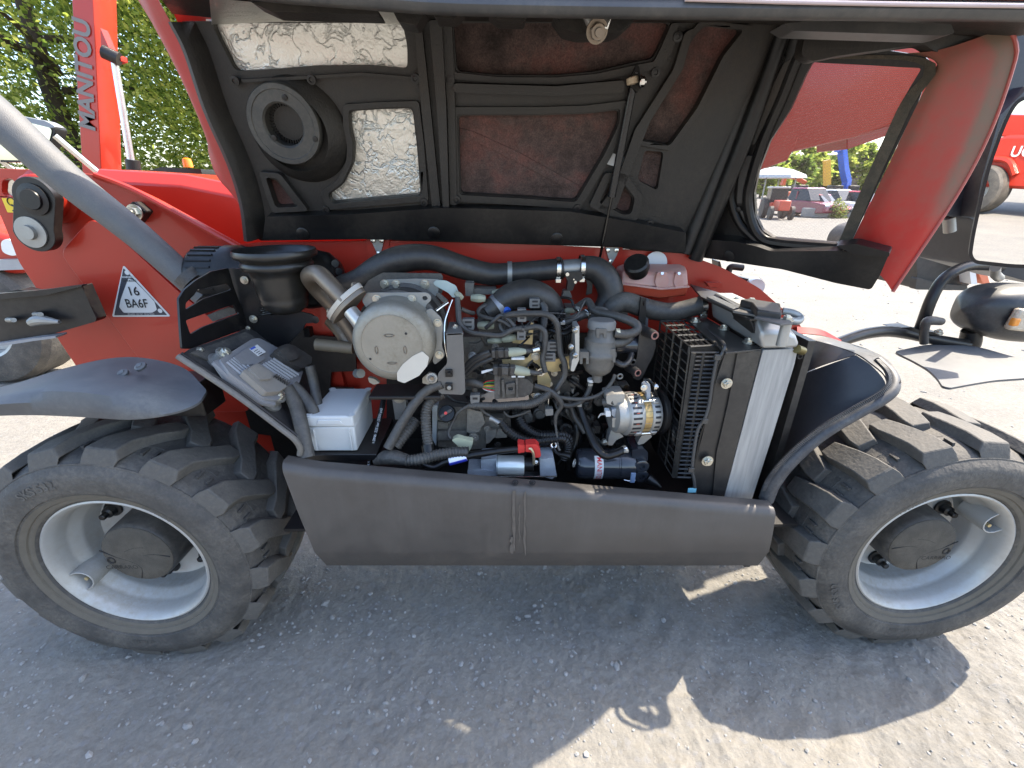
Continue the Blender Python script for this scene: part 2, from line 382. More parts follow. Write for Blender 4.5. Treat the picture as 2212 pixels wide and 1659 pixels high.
def scatter_ground():
    rg = random.Random(3); mb = MB()
    shapes = [rock(1., 40+i) for i in range(14)]
    def place(mb, x, y, r):
        v, f = shapes[rg.randrange(14)]; a = rg.uniform(0, 6.28); ca, sa = math.cos(a), math.sin(a); zz = gz(x, y)
        mb.add([Vector((x+(p.x*ca-p.y*sa)*r, y+(p.x*sa+p.y*ca)*r, zz+p.z*r+r*.12)) for p in v], f)
    for i in range(17000):
        x = rg.uniform(-2.4, 2.6); y = rg.uniform(-.75, 1.6)
        dens = .5+.5*noise.noise(Vector((x*2.3, y*2.3, 9)))
        if rg.random() > dens*1.25: continue
        place(mb, x, y, .0015+.0045*rg.random()**2.4)
    for i in range(7000):
        x = rg.uniform(-1.9, 1.9); y = rg.uniform(-.5, 1.1)
        cl = noise.noise(Vector((x*4.5, y*4.5, 31)))+.5*noise.noise(Vector((x*13, y*13, 33)))
        if cl < .12+.15*(x > .2) or rg.random() > .8: continue
        place(mb, x, y, .0028+.0065*rg.random()**2)
    for i in range(1500):
        x = rg.uniform(-8, 9); y = rg.uniform(.5, 9); place(mb, x, y, .006+.016*rg.random()**2.5)
    mb.build('gravel', stonem[0], smooth=0, kind='stuff', label='loose fine gravel strewn over the dusty yard')['category'] = 'gravel'
    base = []
    for i in range(10):
        v, f = shapes[i]; me = MB().add(v, f); o = me.build('stone', stonem[i % 2], ground, smooth=0); base.append(o)
    n = 0
    for i in range(170):
        while True:
            x = rg.uniform(-1.5, 1.6); y = rg.uniform(-.6, .95)
            if x > .3 and rg.random() < .55: continue
            if abs(abs(x)-1.18) < .28 and -.05 < y < .33: continue
            break
        o = base[i] if i < 10 else base[i % 10].copy()
        if i >= 10: COL.objects.link(o); o.parent = ground
        r = .005+.010*rg.random()**2.2
        o.location = (x, y, gz(x, y)+r*.1); o.scale = (r, r, r); o.rotation_euler = (rg.uniform(-.3, .3), rg.uniform(-.3, .3), rg.uniform(0, 6.28))
scatter_ground()

# ================================================================== the telehandler
TH = empty('telehandler'); tag(TH, 'compact red telehandler with its black bonnet open over the engine', 'telehandler')

# ---------------------------------------------------------------- wheels
WX, WZ = 1.18, .392
def wheel(cx, mir, ang0, valve_a, slant, wheel_label):
    W = empty('wheel', (cx, 0, WZ), TH); W['label'] = wheel_label
    prof = [(.222, .012), (.230, -.004), (.240, -.010), (.246, -.010), (.2475, -.014), (.262, -.020), (.266, -.020), (.268, -.024), (.300, -.030), (.330, -.026), (.333, -.023), (.345, -.016), (.352, -.006), (.3535, -.004),
            (.362, .018), (.369, .06), (.372, .10), (.373, .145)]
    prof = prof + [(r, .29-t) for r, t in prof[::-1][1:]]
    MB().lathe((0, 0, 0), (0, 1, 0), prof, 96, caps=False).build('tyre', tyrem, W, smooth=40)
    MB().torus((0, -.010, 0), (0, 1, 0), .3485, .0035, 96, 8).build('shoulder_ring', tyrem, W)
    MB().lathe((0, 0, 0), (0, 1, 0), [(.2335, -.0065), (.240, -.0108), (.246, -.0108), (.2478, -.0148), (.261, -.0203)], 96, caps=False).build('bead_ring', M('bead_tan_dust', (.105, .092, .071), .85, var=.2, ns=30, dust=.4, dcol=(.10, .09, .075)), W, smooth=40)
    # near lugs
    def lugmesh(far):
        st = [(-.010, .0, .038), (.012, .004, .038), (.050, .016, .036), (.100, .052, .034), (.140, .086, .032), (.176, .100, .026)]
        mb = MB(); rs = []
        for i, (w, d, hw) in enumerate(st):
            d = d*slant
            rb = .352 if i == 0 else .366; rt = [.366, .392, .397, .398, .397, .394][i]; y = w
            if i == 0: y = -.012; rb = .350; rt = .352
            if i == 1: y = .004
            r = []
            for sx, rr in ((-1.25, rb), (-.92, rt), (.92, rt), (1.25, rb)):
                dd = d+sx*hw; yy = y+(0 if rr == rt else (-.008 if i == 1 else 0))
                if far: yy = .29-yy
                th = dd/.385
                r.append(Vector((rr*math.sin(th)*mir, yy, rr*math.cos(th))))
            rs.append(r)
        mb.rings(rs); return mb
    a = lugmesh(False).build('lug', tyrew, W, bevel=.006, smooth=30); b = lugmesh(True).build('lug', tyrew, W, bevel=.006, smooth=30)
    for k in range(16):
        for q, o in ((0, a), (1, b)):
            c = o if k == 0 else o.copy()
            if k: COL.objects.link(c); c.parent = W
            c.rotation_euler = (0, ang0 + 2*math.pi*(k+q*.5)/16, 0)
    # small tread bars between lugs near the shoulder
    br = MB()
    for dd in (-.014, .014):
        br.rings([[Vector((rr*math.sin((dd+sx*.004)/.37)*mir, y, rr*math.cos((dd+sx*.004)/.37))) for sx, rr in ((-1, .36), (-1, .3745), (1, .3745), (1, .36))] for y in (.034, .062)])
    br.rings([[Vector((rr*math.sin((sx*.020)/.37)*mir, y, rr*math.cos((sx*.020)/.37))) for sx, rr in ((-1, .36), (-1, .3715), (1, .3715), (1, .36))] for y in (.074, .098)])
    br = br.build('tread_bar', tyrem, W, bevel=.001)
    for k in range(16):
        c = br if k == 0 else br.copy()
        if k: COL.objects.link(c); c.parent = W
        c.rotation_euler = (0, ang0 + 2*math.pi*(k+.5)/16+.05*mir, 0)
    rp = [(.222, .014), (.2265, .004), (.2265, -.001), (.222, -.003), (.217, .000), (.211, .012), (.206, .022), (.204, .05), (.201, .062), (.186, .080), (.183, .092), (.183, .120), (.176, .138), (.160, .146), (.125, .148), (.05, .150), (.0, .150)]
    MB().lathe((0, 0, 0), (0, 1, 0), rp, 96, caps=False).build('rim', rimm, W, smooth=40)
    # hub housing with dusty cover
    MB().lathe((0, .040, 0), (0, 1, 0), [(.098, .002), (.1015, .006), (.104, .02), (.106, .11)], 64).build('hub', blkp, W, smooth=40)
    hubd = M('hub_cover_dust', (.065, .057, .045), .9, var=.25, dust=.5, dcol=(.12, .104, .08), ns=40, bump=.5, bs=420)
    cv = MB().lathe((0, .040, 0), (0, 1, 0), [(.0005, -.006), (.06, -.0055), (.094, -.003), (.099, .001), (.099, .004)], 64).build('hub_cover', hubd, W, smooth=40)
    # embossed lines and cap on the cover
    for pts in ([(-.10, .02), (-.06, -.005), (-.02, -.025), (.0, -.05), (-.012, -.088)], [(.02, .0), (.05, .004), (.095, -.006)], [(-.03, .015), (.0, .028), (.03, .03)]):
        MB().tube([Vector((x*mir, .0355, zz)) for x, zz in pts], .0016, 6, 6).build('cover_ridge', M('hub_line', (.018, .016, .014), .8), cv)
    MB().torus((-.078*mir, .036, -.018), (0, 1, 0), .010, .003, 24, 8).build('cap_ring', M('hub_line', (.018, .016, .014), .8), cv)
    text('CARRARO', M('hub_line', (.018, .016, .014), .8), cv, (-.055*mir, .0345, -.044), (1, 0, 0), (0, 0, 1), .020, ext=.0004)
    for k in range(6):
        a = R_(25+60*k); c = Vector((.148*math.cos(a), .146, .148*math.sin(a)))
        n_ = MB().lathe(c, (0, -1, 0), [(.026, 0), (.026, .006), (.018, .008), (.0165, .026), (.010, .030), (.0095, .046), (.007, .048)], 18).build('wheel_nut', blk, W, smooth=30)
    # valve guard welded to the barrel
    va = valve_a; c = Vector((math.cos(va)*.184, 0, math.sin(va)*.184)); rad = Vector((math.cos(va), 0, math.sin(va))); tn = Vector((-math.sin(va), 0, math.cos(va)))
    vg = MB(); rs = []
    for i in range(9):
        a = math.pi*i/8; off = tn*(.036*math.cos(a)) - rad*(.050*math.sin(a)**.8)
        p = c+rad*.022+off; nn = (tn*math.cos(a)-rad*math.sin(a))
        rs.append([p+Vector((0, .018, 0)), p+Vector((0, .10, 0)), p+nn*-.004+Vector((0, .10, 0)), p+nn*-.004+Vector((0, .018, 0))])
    vg.rings(rs); vg.build('valve_guard', rimm, W, bevel=.001)
    MB().cyl(c-rad*.008+Vector((0, .02, 0)), c-rad*.008+Vector((0, .06, 0)), .0055).build('valve', yell, W)
    em = M('tyre_lettering', (.05, .048, .045), .8, var=.2, dust=.4, dcol=(.22, .20, .17))
    text('TUBELESS', em, W, (0, 0, 0), (1, 0, 0), (0, 0, 1), .019, bend=(Vector((0, 0, 0)), .254, R_(52 if mir > 0 else 128), 1, -.0185), ext=.0006, bold=.02)
    text('SKS 532', em, W, (0, 0, 0), (1, 0, 0), (0, 0, 1), .034, bend=(Vector((0, 0, 0)), .305, R_(112 if mir > 0 else 205), 1, -.030), ext=.0008, bold=.02)
    text('PREMIUM', em, W, (0, 0, 0), (1, 0, 0), (0, 0, 1), .016, bend=(Vector((0, 0, 0)), .285, R_(265), -1, -.029), ext=.0006)
    return W
wheel(-WX, 1, R_(8), R_(205), 1.0, 'dusty wheel with silver rim under the rounded grey mudguard')
wheel(WX, -1, R_(3), R_(32), .28, 'dusty wheel with silver rim beside the radiator')

# ---------------------------------------------------------------- side sill
def sill_material():
    m = bpy.data.materials.new('sill_paint_scuffed'); m.use_nodes = True; nt = m.node_tree; N = nt.nodes; L = nt.links; b = N['Principled BSDF']
    tc = N.new('ShaderNodeTexCoord')
    def noi(scale, det=8, ro=.7):
        mp = N.new('ShaderNodeMapping'); mp.inputs['Scale'].default_value = scale; L.new(tc.outputs['Object'], mp.inputs[0])
        n = N.new('ShaderNodeTexNoise'); n.inputs['Scale'].default_value = 1; n.inputs['Detail'].default_value = det; n.inputs['Roughness'].default_value = ro; L.new(mp.outputs[0], n.inputs['Vector']); return n
    def rng(n, a, c, lo, hi):
        r = N.new('ShaderNodeMapRange'); r.inputs[1].default_value = a; r.inputs[2].default_value = c; r.inputs[3].default_value = lo; r.inputs[4].default_value = hi; L.new(n.outputs[0], r.inputs[0]); return r
    a = rng(noi((60, 60, 3.5)), .42, .72, 0, .55); c = rng(noi((5, 5, 5)), .35, .7, .1, .7); d = rng(noi((320, 320, 320), 2), .66, .72, 0, .7); e = rng(noi((14, 14, 150), 3), .68, .74, 0, .35)
    ad = N.new('ShaderNodeMath'); ad.operation = 'MULTIPLY'; L.new(a.outputs[0], ad.inputs[0]); L.new(c.outputs[0], ad.inputs[1])
    a2 = N.new('ShaderNodeMath'); a2.operation = 'ADD'; L.new(ad.outputs[0], a2.inputs[0]); L.new(c.outputs[0], a2.inputs[1])
    a3 = N.new('ShaderNodeMath'); a3.operation = 'MAXIMUM'; L.new(a2.outputs[0], a3.inputs[0]); L.new(d.outputs[0], a3.inputs[1])
    a4 = N.new('ShaderNodeMath'); a4.operation = 'MAXIMUM'; a4.use_clamp = True; L.new(a3.outputs[0], a4.inputs[0]); L.new(e.outputs[0], a4.inputs[1])
    mx = N.new('ShaderNodeMix'); mx.data_type = 'RGBA'; mx.inputs[6].default_value = (.050, .0445, .040, 1); mx.inputs[7].default_value = (.095, .083, .072, 1)
    L.new(a4.outputs[0], mx.inputs[0]); L.new(mx.outputs[2], b.inputs['Base Color'])
    r = N.new('ShaderNodeMapRange'); r.inputs[3].default_value = .36; r.inputs[4].default_value = .75; L.new(a4.outputs[0], r.inputs[0]); L.new(r.outputs[0], b.inputs['Roughness'])
    return m
sillm = sill_material()
def build_sill():
    # outer face stations: left, right; cross-section with rolled top and folded bottom
    Lb, Rb, Lt, Rt = P(705, 1226, 0.03), P(1638, 1226, 0.03), P(606, 1012, 0), P(1678, 1104, 0)
    mb = MB(); n = 60; rows = []
    for i in range(n+1):
        t = i/n
        top = Lt.lerp(Rt, t); bot = Lb.lerp(Rb, t)
        if t < .06: top.z += .010*(1-t/.06); 
        low = P(680+ (1660-680)*t, 1196, .0)
        x = top.x
        sec = []
        rr = .028
        sec.append(Vector((top.x, .046, top.z-.018)))
        sec.append(Vector((top.x, .046, top.z-.002)))
        for k in range(7):
            a = R_(90+15*k); sec.append(Vector((top.x+(low.x-top.x)*.02*k, .022+rr*math.cos(a)*.8, top.z-rr+rr*math.sin(a))))
        sec.append(Vector((top.x*.5+low.x*.5, -.002, (top.z+low.z)/2)))
        sec.append(Vector((low.x, 0, low.z+.006))); sec.append(Vector((low.x, .003, low.z)))
        sec.append(Vector((bot.x, .034, bot.z+.004))); sec.append(Vector((bot.x, .038, bot.z)))
        sec.append(Vector((bot.x, .08, bot.z)))
        rows.append(sec)
    o = mb.grid(rows, Vector((0, .004, .0))).build('sill', sillm, TH, smooth=40, label='brown black folded side sill with dried splash marks')
    for x in (1113, 1150):
        c = P(x, 1045, .02); hexbolt('bolt', o, c+Vector((0, 0, .004)), (0, -.5, 1), .006, mat=blk)
    # dried splash runs below the bolts
    spl = M('dried_splash', (.095, .08, .066), .75, var=.3, ns=60)
    for k, (x, y0, y1, w) in enumerate(((1110, 1060, 1190, 3.2), (1134, 1062, 1200, 2.2), (1122, 1090, 1170, 1.4), (1106, 1160, 1196, 4.))):
        rg = random.Random(k); rows = []
        for j in range(9):
            yy = y0+(y1-y0)*j/8; ww = w*(.5+rg.random()*.8)*(1 if j < 8 else .3); xx = x+rg.uniform(-1.5, 1.5)
            rows.append([P(xx-ww, yy, -.0058), P(xx+ww, yy, -.0058)])
        MB().grid(rows).build('splash_mark', spl, o)
    return o
build_sill()
# dark floor pan and inner walls of the engine bay so that no light leaks through below
MB().box((0.02, .36, .45), (1.55, .58, .01)).build('belly_pan', blk, TH)

# ---------------------------------------------------------------- chassis tower, boom, rear pieces (left)
plt = plane_y(.60)
tower = plate('chassis_tower', red, TH, plt, [(-60, 362), (60, 366), (205, 377), (262, 398), (330, 430), (545, 548), (700, 640), (760, 900), (640, 1010), (440, 960), (300, 940), (200, 860), (164, 790), (120, 725), (80, 625), (40, 565), (14, 497), (-10, 440), (-60, 420)],
              holes=[z('G', (10, 150), (60, 140), (90, 175), (85, 225), (45, 245), (10, 225))], thick=.03, r=.02, bevel=.003)
plate('side_fold', red, tower, plt, z('G', (322, 545), (492, 352), (620, 440), (960, 752), (1150, 910), (1345, 1000), (1345, 1400), (1080, 1400), (740, 1105)), off=.045, thick=.047, r=.03, bevel=.012)
# reinforcing rib along the upper plate edge
MB().tube([P(*p) for p in ((205, 379, .575), (262, 400, .575), (330, 432, .575), (545, 550, .575), (640, 605, .575))], .010, 8, 4).build('edge_rib', red, tower)
# pivot boss
pc = P(*z('G', (235, 240)), .57)
MB().lathe(pc+Vector((0, .03, 0)), (0, -1, 0), [(.085, 0), (.082, .012), (.066, .018), (.064, .05), (.058, .056), (.05, .058)], 48).build('pivot_boss', red, tower, smooth=35)
p1 = P(*z('G', (185, 255)), .50); p2 = P(*z('G', (178, 425)), .50)
mb = MB(); loop = []
rr_ = .062
for i in range(17): a = math.pi*i/16; loop.append(p1+Vector((rr_*math.cos(a), 0, rr_*math.sin(a))))
for i in range(17): a = math.pi+math.pi*i/16; loop.append(p2+Vector((rr_*math.cos(a), 0, rr_*math.sin(a))))
kp = mb.slab(loop, [], Vector((0, .03, 0))).build('pivot_keeper', blk, tower, bevel=.005)
MB().lathe(p1, (0, -1, 0), [(.045, 0), (.045, .006), (.03, .008), (.028, .014)], 32).build('pin_end', blk, kp)
MB().lathe(p2+Vector((-.006, 0, -.004)), (0, -1, 0), [(.046, 0), (.046, .005), (.022, .006), (.020, .016)], 32).build('keeper_washer', steel, kp)
# pin with bore at far left
MB().cyl(P(18, 405, .62), P(40, 400, .68), .03).build('boom_pin', steelb, tower)
# lifting point sticker
stk = plate('lifting_sticker', M('yellow_label', (.75, .52, .03), .5, var=.04), tower, plt, z('G', (8, 248), (88, 250), (108, 328), (40, 325)), off=.0025, thick=.001, r=.002)
MB().tube([P(*p, .596) for p in z('G', (62, 285), (84, 298), (92, 312), (80, 322), (70, 314))], .0028, 6, 6).build('hook_mark', inkb, stk)
MB().torus(P(*z('G', (60, 268)), .5962), (0, 1, 0), .012, .0014, 20, 6).build('hook_ring_mark', inkb, stk)
# security triangle
pltri = plane_y(.60-.045)
ta = plate('security_sticker', whitel, tower, pltri, z('G', (664, 608), (920, 886), (603, 888)), off=.0015, thick=.001, r=.008)
plate('sticker_border', M('sticker_dark', (.03, .032, .045), .5), ta, pltri, z('G', (664, 625), (900, 878), (615, 880)), holes=[z('G', (690, 680), (720, 690), (830, 800), (845, 850), (820, 866), (665, 866), (640, 835), (650, 790))], off=.0022, thick=.0006, r=.004)
xd = (P(*z('G', (800, 838)), .555)-P(*z('G', (660, 838)), .555)); yd = Vector((0, 0, 1))
def tri_text(s, gx, gy, size, bold=.0, m=inkb, wid=1.):
    text(s, m, ta, P(*z('G', (gx, gy)), .555-.0026), (1, 0, 0), (0, 0, 1), size, bold=bold, wid=wid)
tri_text('16', 718, 752, .042, .012, wid=.95); tri_text('BA6F', 737, 818, .042, .012, wid=.82); tri_text('DATATAG', 698, 694, .0095, .02)
tri_text('WARNING', 690, 674, .0085, .02, whitel); tri_text('SECURED  ISO 9001  REGISTERED', 760, 873, .0062, 0, whitel)
for gx, gy in ((684, 650), (862, 855)):
    MB().lathe(P(*z('G', (gx, gy)), .5528), (0, -1, 0), [(.0075, 0), (.0075, .0004)], 20).build('seal_mark', whitel, ta)
# small bracket with bolt
bp_ = plate('bracket', blk, tower, plt, z('G', (662, 318), (716, 264), (786, 322), (735, 388)), off=.035, thick=.036, r=.006, bevel=.002)
hexbolt('bolt', bp_, P(*z('G', (727, 325)), .560), (0, -1, 0), .017)
# big grey guard pipe
TB([(-40, 225, .45), (5, 262, .45), (150, 392, .45), (300, 510, .45), (445, 640, .45)], [41, 39, 33.5, 29, 26], 'guard_pipe', pipeg, TH, n=28, sm=3, label='thick matt grey diagonal guard pipe')
TB([(404, 592, .43), (422, 608, .43)], 30, 'pipe_clamp', blkp, TH, n=24)
# boom
bz = [(-1.55, .92, 1.44), (-1.25, .98, 1.425), (-.9, 1.0, 1.36), (.6, 1.37, 1.68), (.93, 1.483, 1.82), (.935, 1.51, 1.82), (1.16, 1.56, 1.87), (1.45, 1.66, 1.96)]
mb = MB()
mb.rings([[Vector((x, .80, b)), Vector((x, .78, b+.04)), Vector((x, .78, t-.04)), Vector((x, .82, t)), Vector((x, 1.08, t)), Vector((x, 1.08, b))] for x, b, t in bz])
boom = mb.build('boom', red, TH, bevel=.006)
MB().box(P(1880, 300, .84)+Vector((.05, .12, .05)), (.25, .18, .09), Matrix.Rotation(-.33, 3, 'Y')).build('hose_guard', red, boom, bevel=.004)
# black lamp box on the tail, far left
bpl = plane_y(.42)
tl = plate('steel_box', blk, TH, bpl, z('G', (-60, 775), (100, 740), (245, 770), (438, 718), (520, 900), (510, 915), (180, 1010), (-60, 1050)), thick=.04, r=.004, bevel=.003, label='black steel box with bolts left of the triangle sticker')
plate('box_flange', M('grey_edge', (.25, .25, .26), .5, dust=.3), tl, bpl, z('G', (-60, 1040), (180, 1003), (300, 990), (300, 1002), (180, 1018), (-60, 1056)), off=.03, thick=.04, r=.002)
plate('box_lid', blk, tl, bpl, z('G', (-60, 768), (240, 742), (438, 716), (440, 724), (245, 772), (-60, 800)), off=.02, thick=.02, r=.002)
for gx, gy in ((45, 905), (190, 875)): MB().cyl(P(*z('G', (gx, gy)), .42), P(*z('G', (gx+28, gy)), .39), .008, .007).build('pin', steel, tl)
MB().tube([P(*z('G', p), .395) for p in ((165, 920), (215, 905), (320, 915))], [.012, .016, .006], 10, 6).build('latch_handle', steel, tl)

# rear mudguard
def resample(pts, n, sm=6):
    c = crom([Vector(p) for p in pts], sm); L = [0.]
    for i in range(1, len(c)): L.append(L[-1]+(c[i]-c[i-1]).length)
    out = []; j = 0
    for i in range(n):
        d = L[-1]*i/(n-1)
        while j < len(L)-2 and L[j+1] < d: j += 1
        out.append(c[j].lerp(c[j+1], min(1, (d-L[j])/max(1e-9, L[j+1]-L[j]))))
    return out
def loft(name, mat, parent, polys, n=40, k=6, thick=None, label=None, smooth=50, sub=0):
    rs = [resample(p, n) for p in polys]; cols = [resample([r[i] for r in rs], (len(polys)-1)*k+1, k) if len(polys) > 2 else [rs[0][i].lerp(rs[1][i], t/k) for t in range(k+1)] for i in range(n)]
    return MB().grid(cols, thick).build(name, mat, parent, smooth=smooth, label=label, sub=sub)
lo = [P(-60, 896, -.01), P(60, 893, -.01), P(170, 897, -.015), P(280, 903, -.02), P(370, 892, 0), P(425, 872, .03), P(444, 848, .08)]
mi = [P(-60, 870, .0), P(40, 850, .005), P(120, 836, .01), P(200, 836, .012), P(290, 848, .02), P(395, 860, .05), P(445, 846, .085)]
hi = [P(-60, 852, .20), P(40, 826, .24), P(130, 798, .27), P(230, 775, .28), P(310, 773, .28), P(395, 794, .22), P(444, 840, .10)]
mg = loft('mudguard', greyp, TH, [lo, mi, hi], 48, 6, Vector((0, .002, -.006)), label='smooth rounded grey plastic mudguard below the triangle sticker')
for x, y in z('G', (660, 1198), (755, 1160)):
    p = P(x, y, .12)
    ray_hit = p
    MB().lathe(P(x, y, .11)+Vector((0, 0, .004)), (-.1, -.5, .85), [(.014, -.006), (.014, .000), (.008, .003), (.007, .005)], 20).build('rivet', greyp, mg)
MB().box((-1.0, .2, .84), (.12, .1, .10)).build('mudguard_bracket', blk, TH, bevel=.004)

# front mudguard: dark liner wall, rolled lip with ribbed trim, sunlit top
wall = loft('mudguard', M('mudguard_navy_black', (.034, .038, .048), .42, var=.15, dust=.12, dcol=(0.14, 0.14, 0.14), ns=10, top=.35), TH,
            [[P(1625, 1092, .22), P(1668, 985, .27), P(1700, 880, .31), P(1717, 814, .33)],
             [P(1640, 1084, .135), P(1715, 975, .15), P(1790, 885, .165), P(1800, 784, .225)],
             [P(1655, 1072, .09), P(1695, 1000, .09), P(1775, 928, .09), P(1890, 862, .10), P(1914, 832, .105), P(1885, 792, .15), P(1849, 767, .195)]], 40, 6, Vector((.004, .004, -.003)), label='dark moulded mudguard between radiator and tyre')
lipm = M('lip_rubber', (.03, .032, .038), .5, var=.2, dust=.35, dcol=(.25, .24, .22), ns=20)
lip = [(1655, 1078, .075), (1672, 1040, .07), (1712, 992, .065), (1775, 938, .065), (1850, 893, .065), (1905, 862, .07), (1928, 840, .085), (1926, 812, .12), (1896, 778, .18)]
TB(lip, [15, 15, 14, 13.5, 13, 13, 13, 12, 9], 'rolled_lip', lipm, wall, n=16, sm=8)
q = resample([P(x-9, y-9, Y-.012) for x, y, Y in lip], 120)
mb = MB()
for i in range(4, 116):
    t = (q[i+1]-q[i-1]).normalized(); nn = Vector((0, -1, .3)); w = t.cross(nn).normalized()
    mb.box(q[i], (.0022, .006, .011), Matrix((t, t.cross(w), w)).transposed())
tr = mb.build('trim_ribs', lipm, wall, kind='stuff')
topm = M('mudguard_top', (.030, .031, .034), .4, var=.1, dust=.3, dcol=(.12, .115, .105), ns=8)
tp = loft('mudguard_top', topm, TH, [[P(*p, .40) for p in z('K', (60, 985), (340, 1008), (520, 1058), (720, 1115))] + [P(*z('K', (900, 1200)), .24), P(*z('K', (1010, 1310)), .14), P(*z('K', (1060, 1430)), .08)],
                                     [P(1712, 738, .385), P(1732, 731, .38), P(1790, 743, .33), P(1849, 763, .20), P(1885, 787, .155), P(1910, 808, .125), P(1919, 831, .095)]], 40, 4, Vector((0, .002, -.004)))
loft('mudguard_shelf', topm, TH, [[P(1717, 814, .33), P(1780, 787, .265), P(1848, 766, .196)], [P(1722, 732, .38), P(1788, 743, .33), P(1849, 763, .20)]], 16, 4, Vector((0, .002, -.004)))
TB([(*z('K', p), Y) for p, Y in (((160, 1032), .385), ((400, 1080), .345), ((650, 1165), .295), ((900, 1350), .145), ((940, 1450), .085))], 2.2, 'seal', rubc, tp, n=8)
red_edge = loft('red_edge', red, TH, [[P(*z('K', (120, 925)), .42), P(*z('K', (330, 950)), .42), P(*z('K', (520, 1050)), .41)], [P(*z('K', (120, 985)), .40), P(*z('K', (330, 1000)), .40), P(*z('K', (510, 1056)), .405)]], 12, 3, Vector((0, .02, -.01)))
# ================================================================== open bonnet (inner side towards the viewer)
BN = Vector((0, -1, -.29)).normalized(); BPL = (Vector((0, .62, 1.2)), BN)
def expand(poly, d):
    m = len(poly); ar = sum(poly[i][0]*poly[(i+1) % m][1]-poly[(i+1) % m][0]*poly[i][1] for i in range(m)); sg = 1 if ar > 0 else -1
    out = []
    for i in range(m):
        a, b, c = poly[i-1], poly[i], poly[(i+1) % m]
        n1 = Vector((b[1]-a[1], a[0]-b[0])).normalized(); n2 = Vector((c[1]-b[1], b[0]-c[0])).normalized()
        n = (n1+n2); n = n/max(.35, n.length_squared)*2
        out.append((b[0]+n.x*d*sg, b[1]+n.y*d*sg))
    return out
def foil_material():
    m = bpy.data.materials.new('crinkled_foil'); m.use_nodes = True; nt = m.node_tree; N = nt.nodes; L = nt.links; b = N['Principled BSDF']
    b.inputs['Metallic'].default_value = .95; b.inputs['Base Color'].default_value = (.66, .65, .60, 1); b.inputs['Roughness'].default_value = .4
    tc = N.new('ShaderNodeTexCoord')
    n = N.new('ShaderNodeTexNoise'); n.inputs['Scale'].default_value = 24; n.inputs['Detail'].default_value = 6; n.inputs['Distortion'].default_value = .8; L.new(tc.outputs['Object'], n.inputs['Vector'])
    n4 = N.new('ShaderNodeTexNoise'); n4.inputs['Scale'].default_value = 90; n4.inputs['Detail'].default_value = 4; n4.inputs['Distortion'].default_value = 1.; L.new(tc.outputs['Object'], n4.inputs['Vector'])
    v = N.new('ShaderNodeTexVoronoi'); v.feature = 'DISTANCE_TO_EDGE'; v.inputs['Scale'].default_value = 13
    mx = N.new('ShaderNodeMix'); mx.data_type = 'VECTOR'; mx.inputs[0].default_value = .12; L.new(tc.outputs['Object'], mx.inputs[4]); L.new(n.outputs[1], mx.inputs[5]); L.new(mx.outputs[1], v.inputs['Vector'])
    r = N.new('ShaderNodeMapRange'); r.inputs[2].default_value = .06; L.new(v.outputs['Distance'], r.inputs[0])
    a = N.new('ShaderNodeMath'); a.operation = 'MULTIPLY_ADD'; a.inputs[1].default_value = .5; L.new(r.outputs[0], a.inputs[0]); L.new(n.outputs[0], a.inputs[2])
    a2 = N.new('ShaderNodeMath'); a2.operation = 'MULTIPLY_ADD'; a2.inputs[1].default_value = .35; L.new(n4.outputs[0], a2.inputs[0]); L.new(a.outputs[0], a2.inputs[2])
    bp = N.new('ShaderNodeBump'); bp.inputs['Strength'].default_value = .42; bp.inputs['Distance'].default_value = .011
    L.new(a2.outputs[0], bp.inputs['Height']); L.new(bp.outputs[0], b.inputs['Normal'])
    return m
foil = foil_material()
def insul_material():
    m = bpy.data.materials.new('red_brown_insulation'); m.use_nodes = True; nt = m.node_tree; N = nt.nodes; L = nt.links; b = N['Principled BSDF']
    tc = N.new('ShaderNodeTexCoord')
    def noi(sc, d=8, ro=.7):
        n = N.new('ShaderNodeTexNoise'); n.inputs['Scale'].default_value = sc; n.inputs['Detail'].default_value = d; n.inputs['Roughness'].default_value = ro; L.new(tc.outputs['Object'], n.inputs['Vector']); return n
    a = noi(5.5); c = noi(240, 3); d = noi(28)
    r = N.new('ShaderNodeValToRGB'); e = r.color_ramp.elements; e[0].position = .34; e[0].color = (.030, .023, .021, 1); e[1].position = .76; e[1].color = (.18, .070, .058, 1)
    e2 = e.new(.5); e2.color = (.085, .058, .052, 1)
    L.new(a.outputs[0], r.inputs[0])
    m1 = N.new('ShaderNodeMix'); m1.data_type = 'RGBA'; m1.blend_type = 'OVERLAY'; m1.inputs[0].default_value = .9; L.new(r.outputs[0], m1.inputs[6]); L.new(c.outputs[0], m1.inputs[7])
    m2 = N.new('ShaderNodeMix'); m2.data_type = 'RGBA'; m2.blend_type = 'OVERLAY'; m2.inputs[0].default_value = .6; L.new(m1.outputs[2], m2.inputs[6]); L.new(d.outputs[0], m2.inputs[7])
    L.new(m2.outputs[2], b.inputs['Base Color']); b.inputs['Roughness'].default_value = .9; b.inputs['Specular IOR Level'].default_value = .2
    bp = N.new('ShaderNodeBump'); bp.inputs['Strength'].default_value = .5; bp.inputs['Distance'].default_value = .004; L.new(c.outputs[0], bp.inputs['Height']); L.new(bp.outputs[0], b.inputs['Normal'])
    return m
insul = insul_material()
BO = empty('bonnet', (0, 0, 0), TH); BO['label'] = 'black lined bonnet propped wide open above the engine'
def D_of(p): d = Vector(p)-CPOS; q = d.dot(FWD); return (1106+CF*d.dot(RGT)/q, 829.5-CF*d.dot(UPV)/q)
h_foil1 = z('D', (228, 148), (300, 300), (385, 462), (620, 450), (900, 428), (1240, 424), (1500, 446), (1500, 300), (1468, 150))
h_foil2 = z('D', (1128, 722), (1330, 708), (1532, 702), (1562, 950), (1586, 1262), (1010, 1312), (994, 1262), (1085, 1195), (1150, 1060), (1157, 940), (1130, 830))
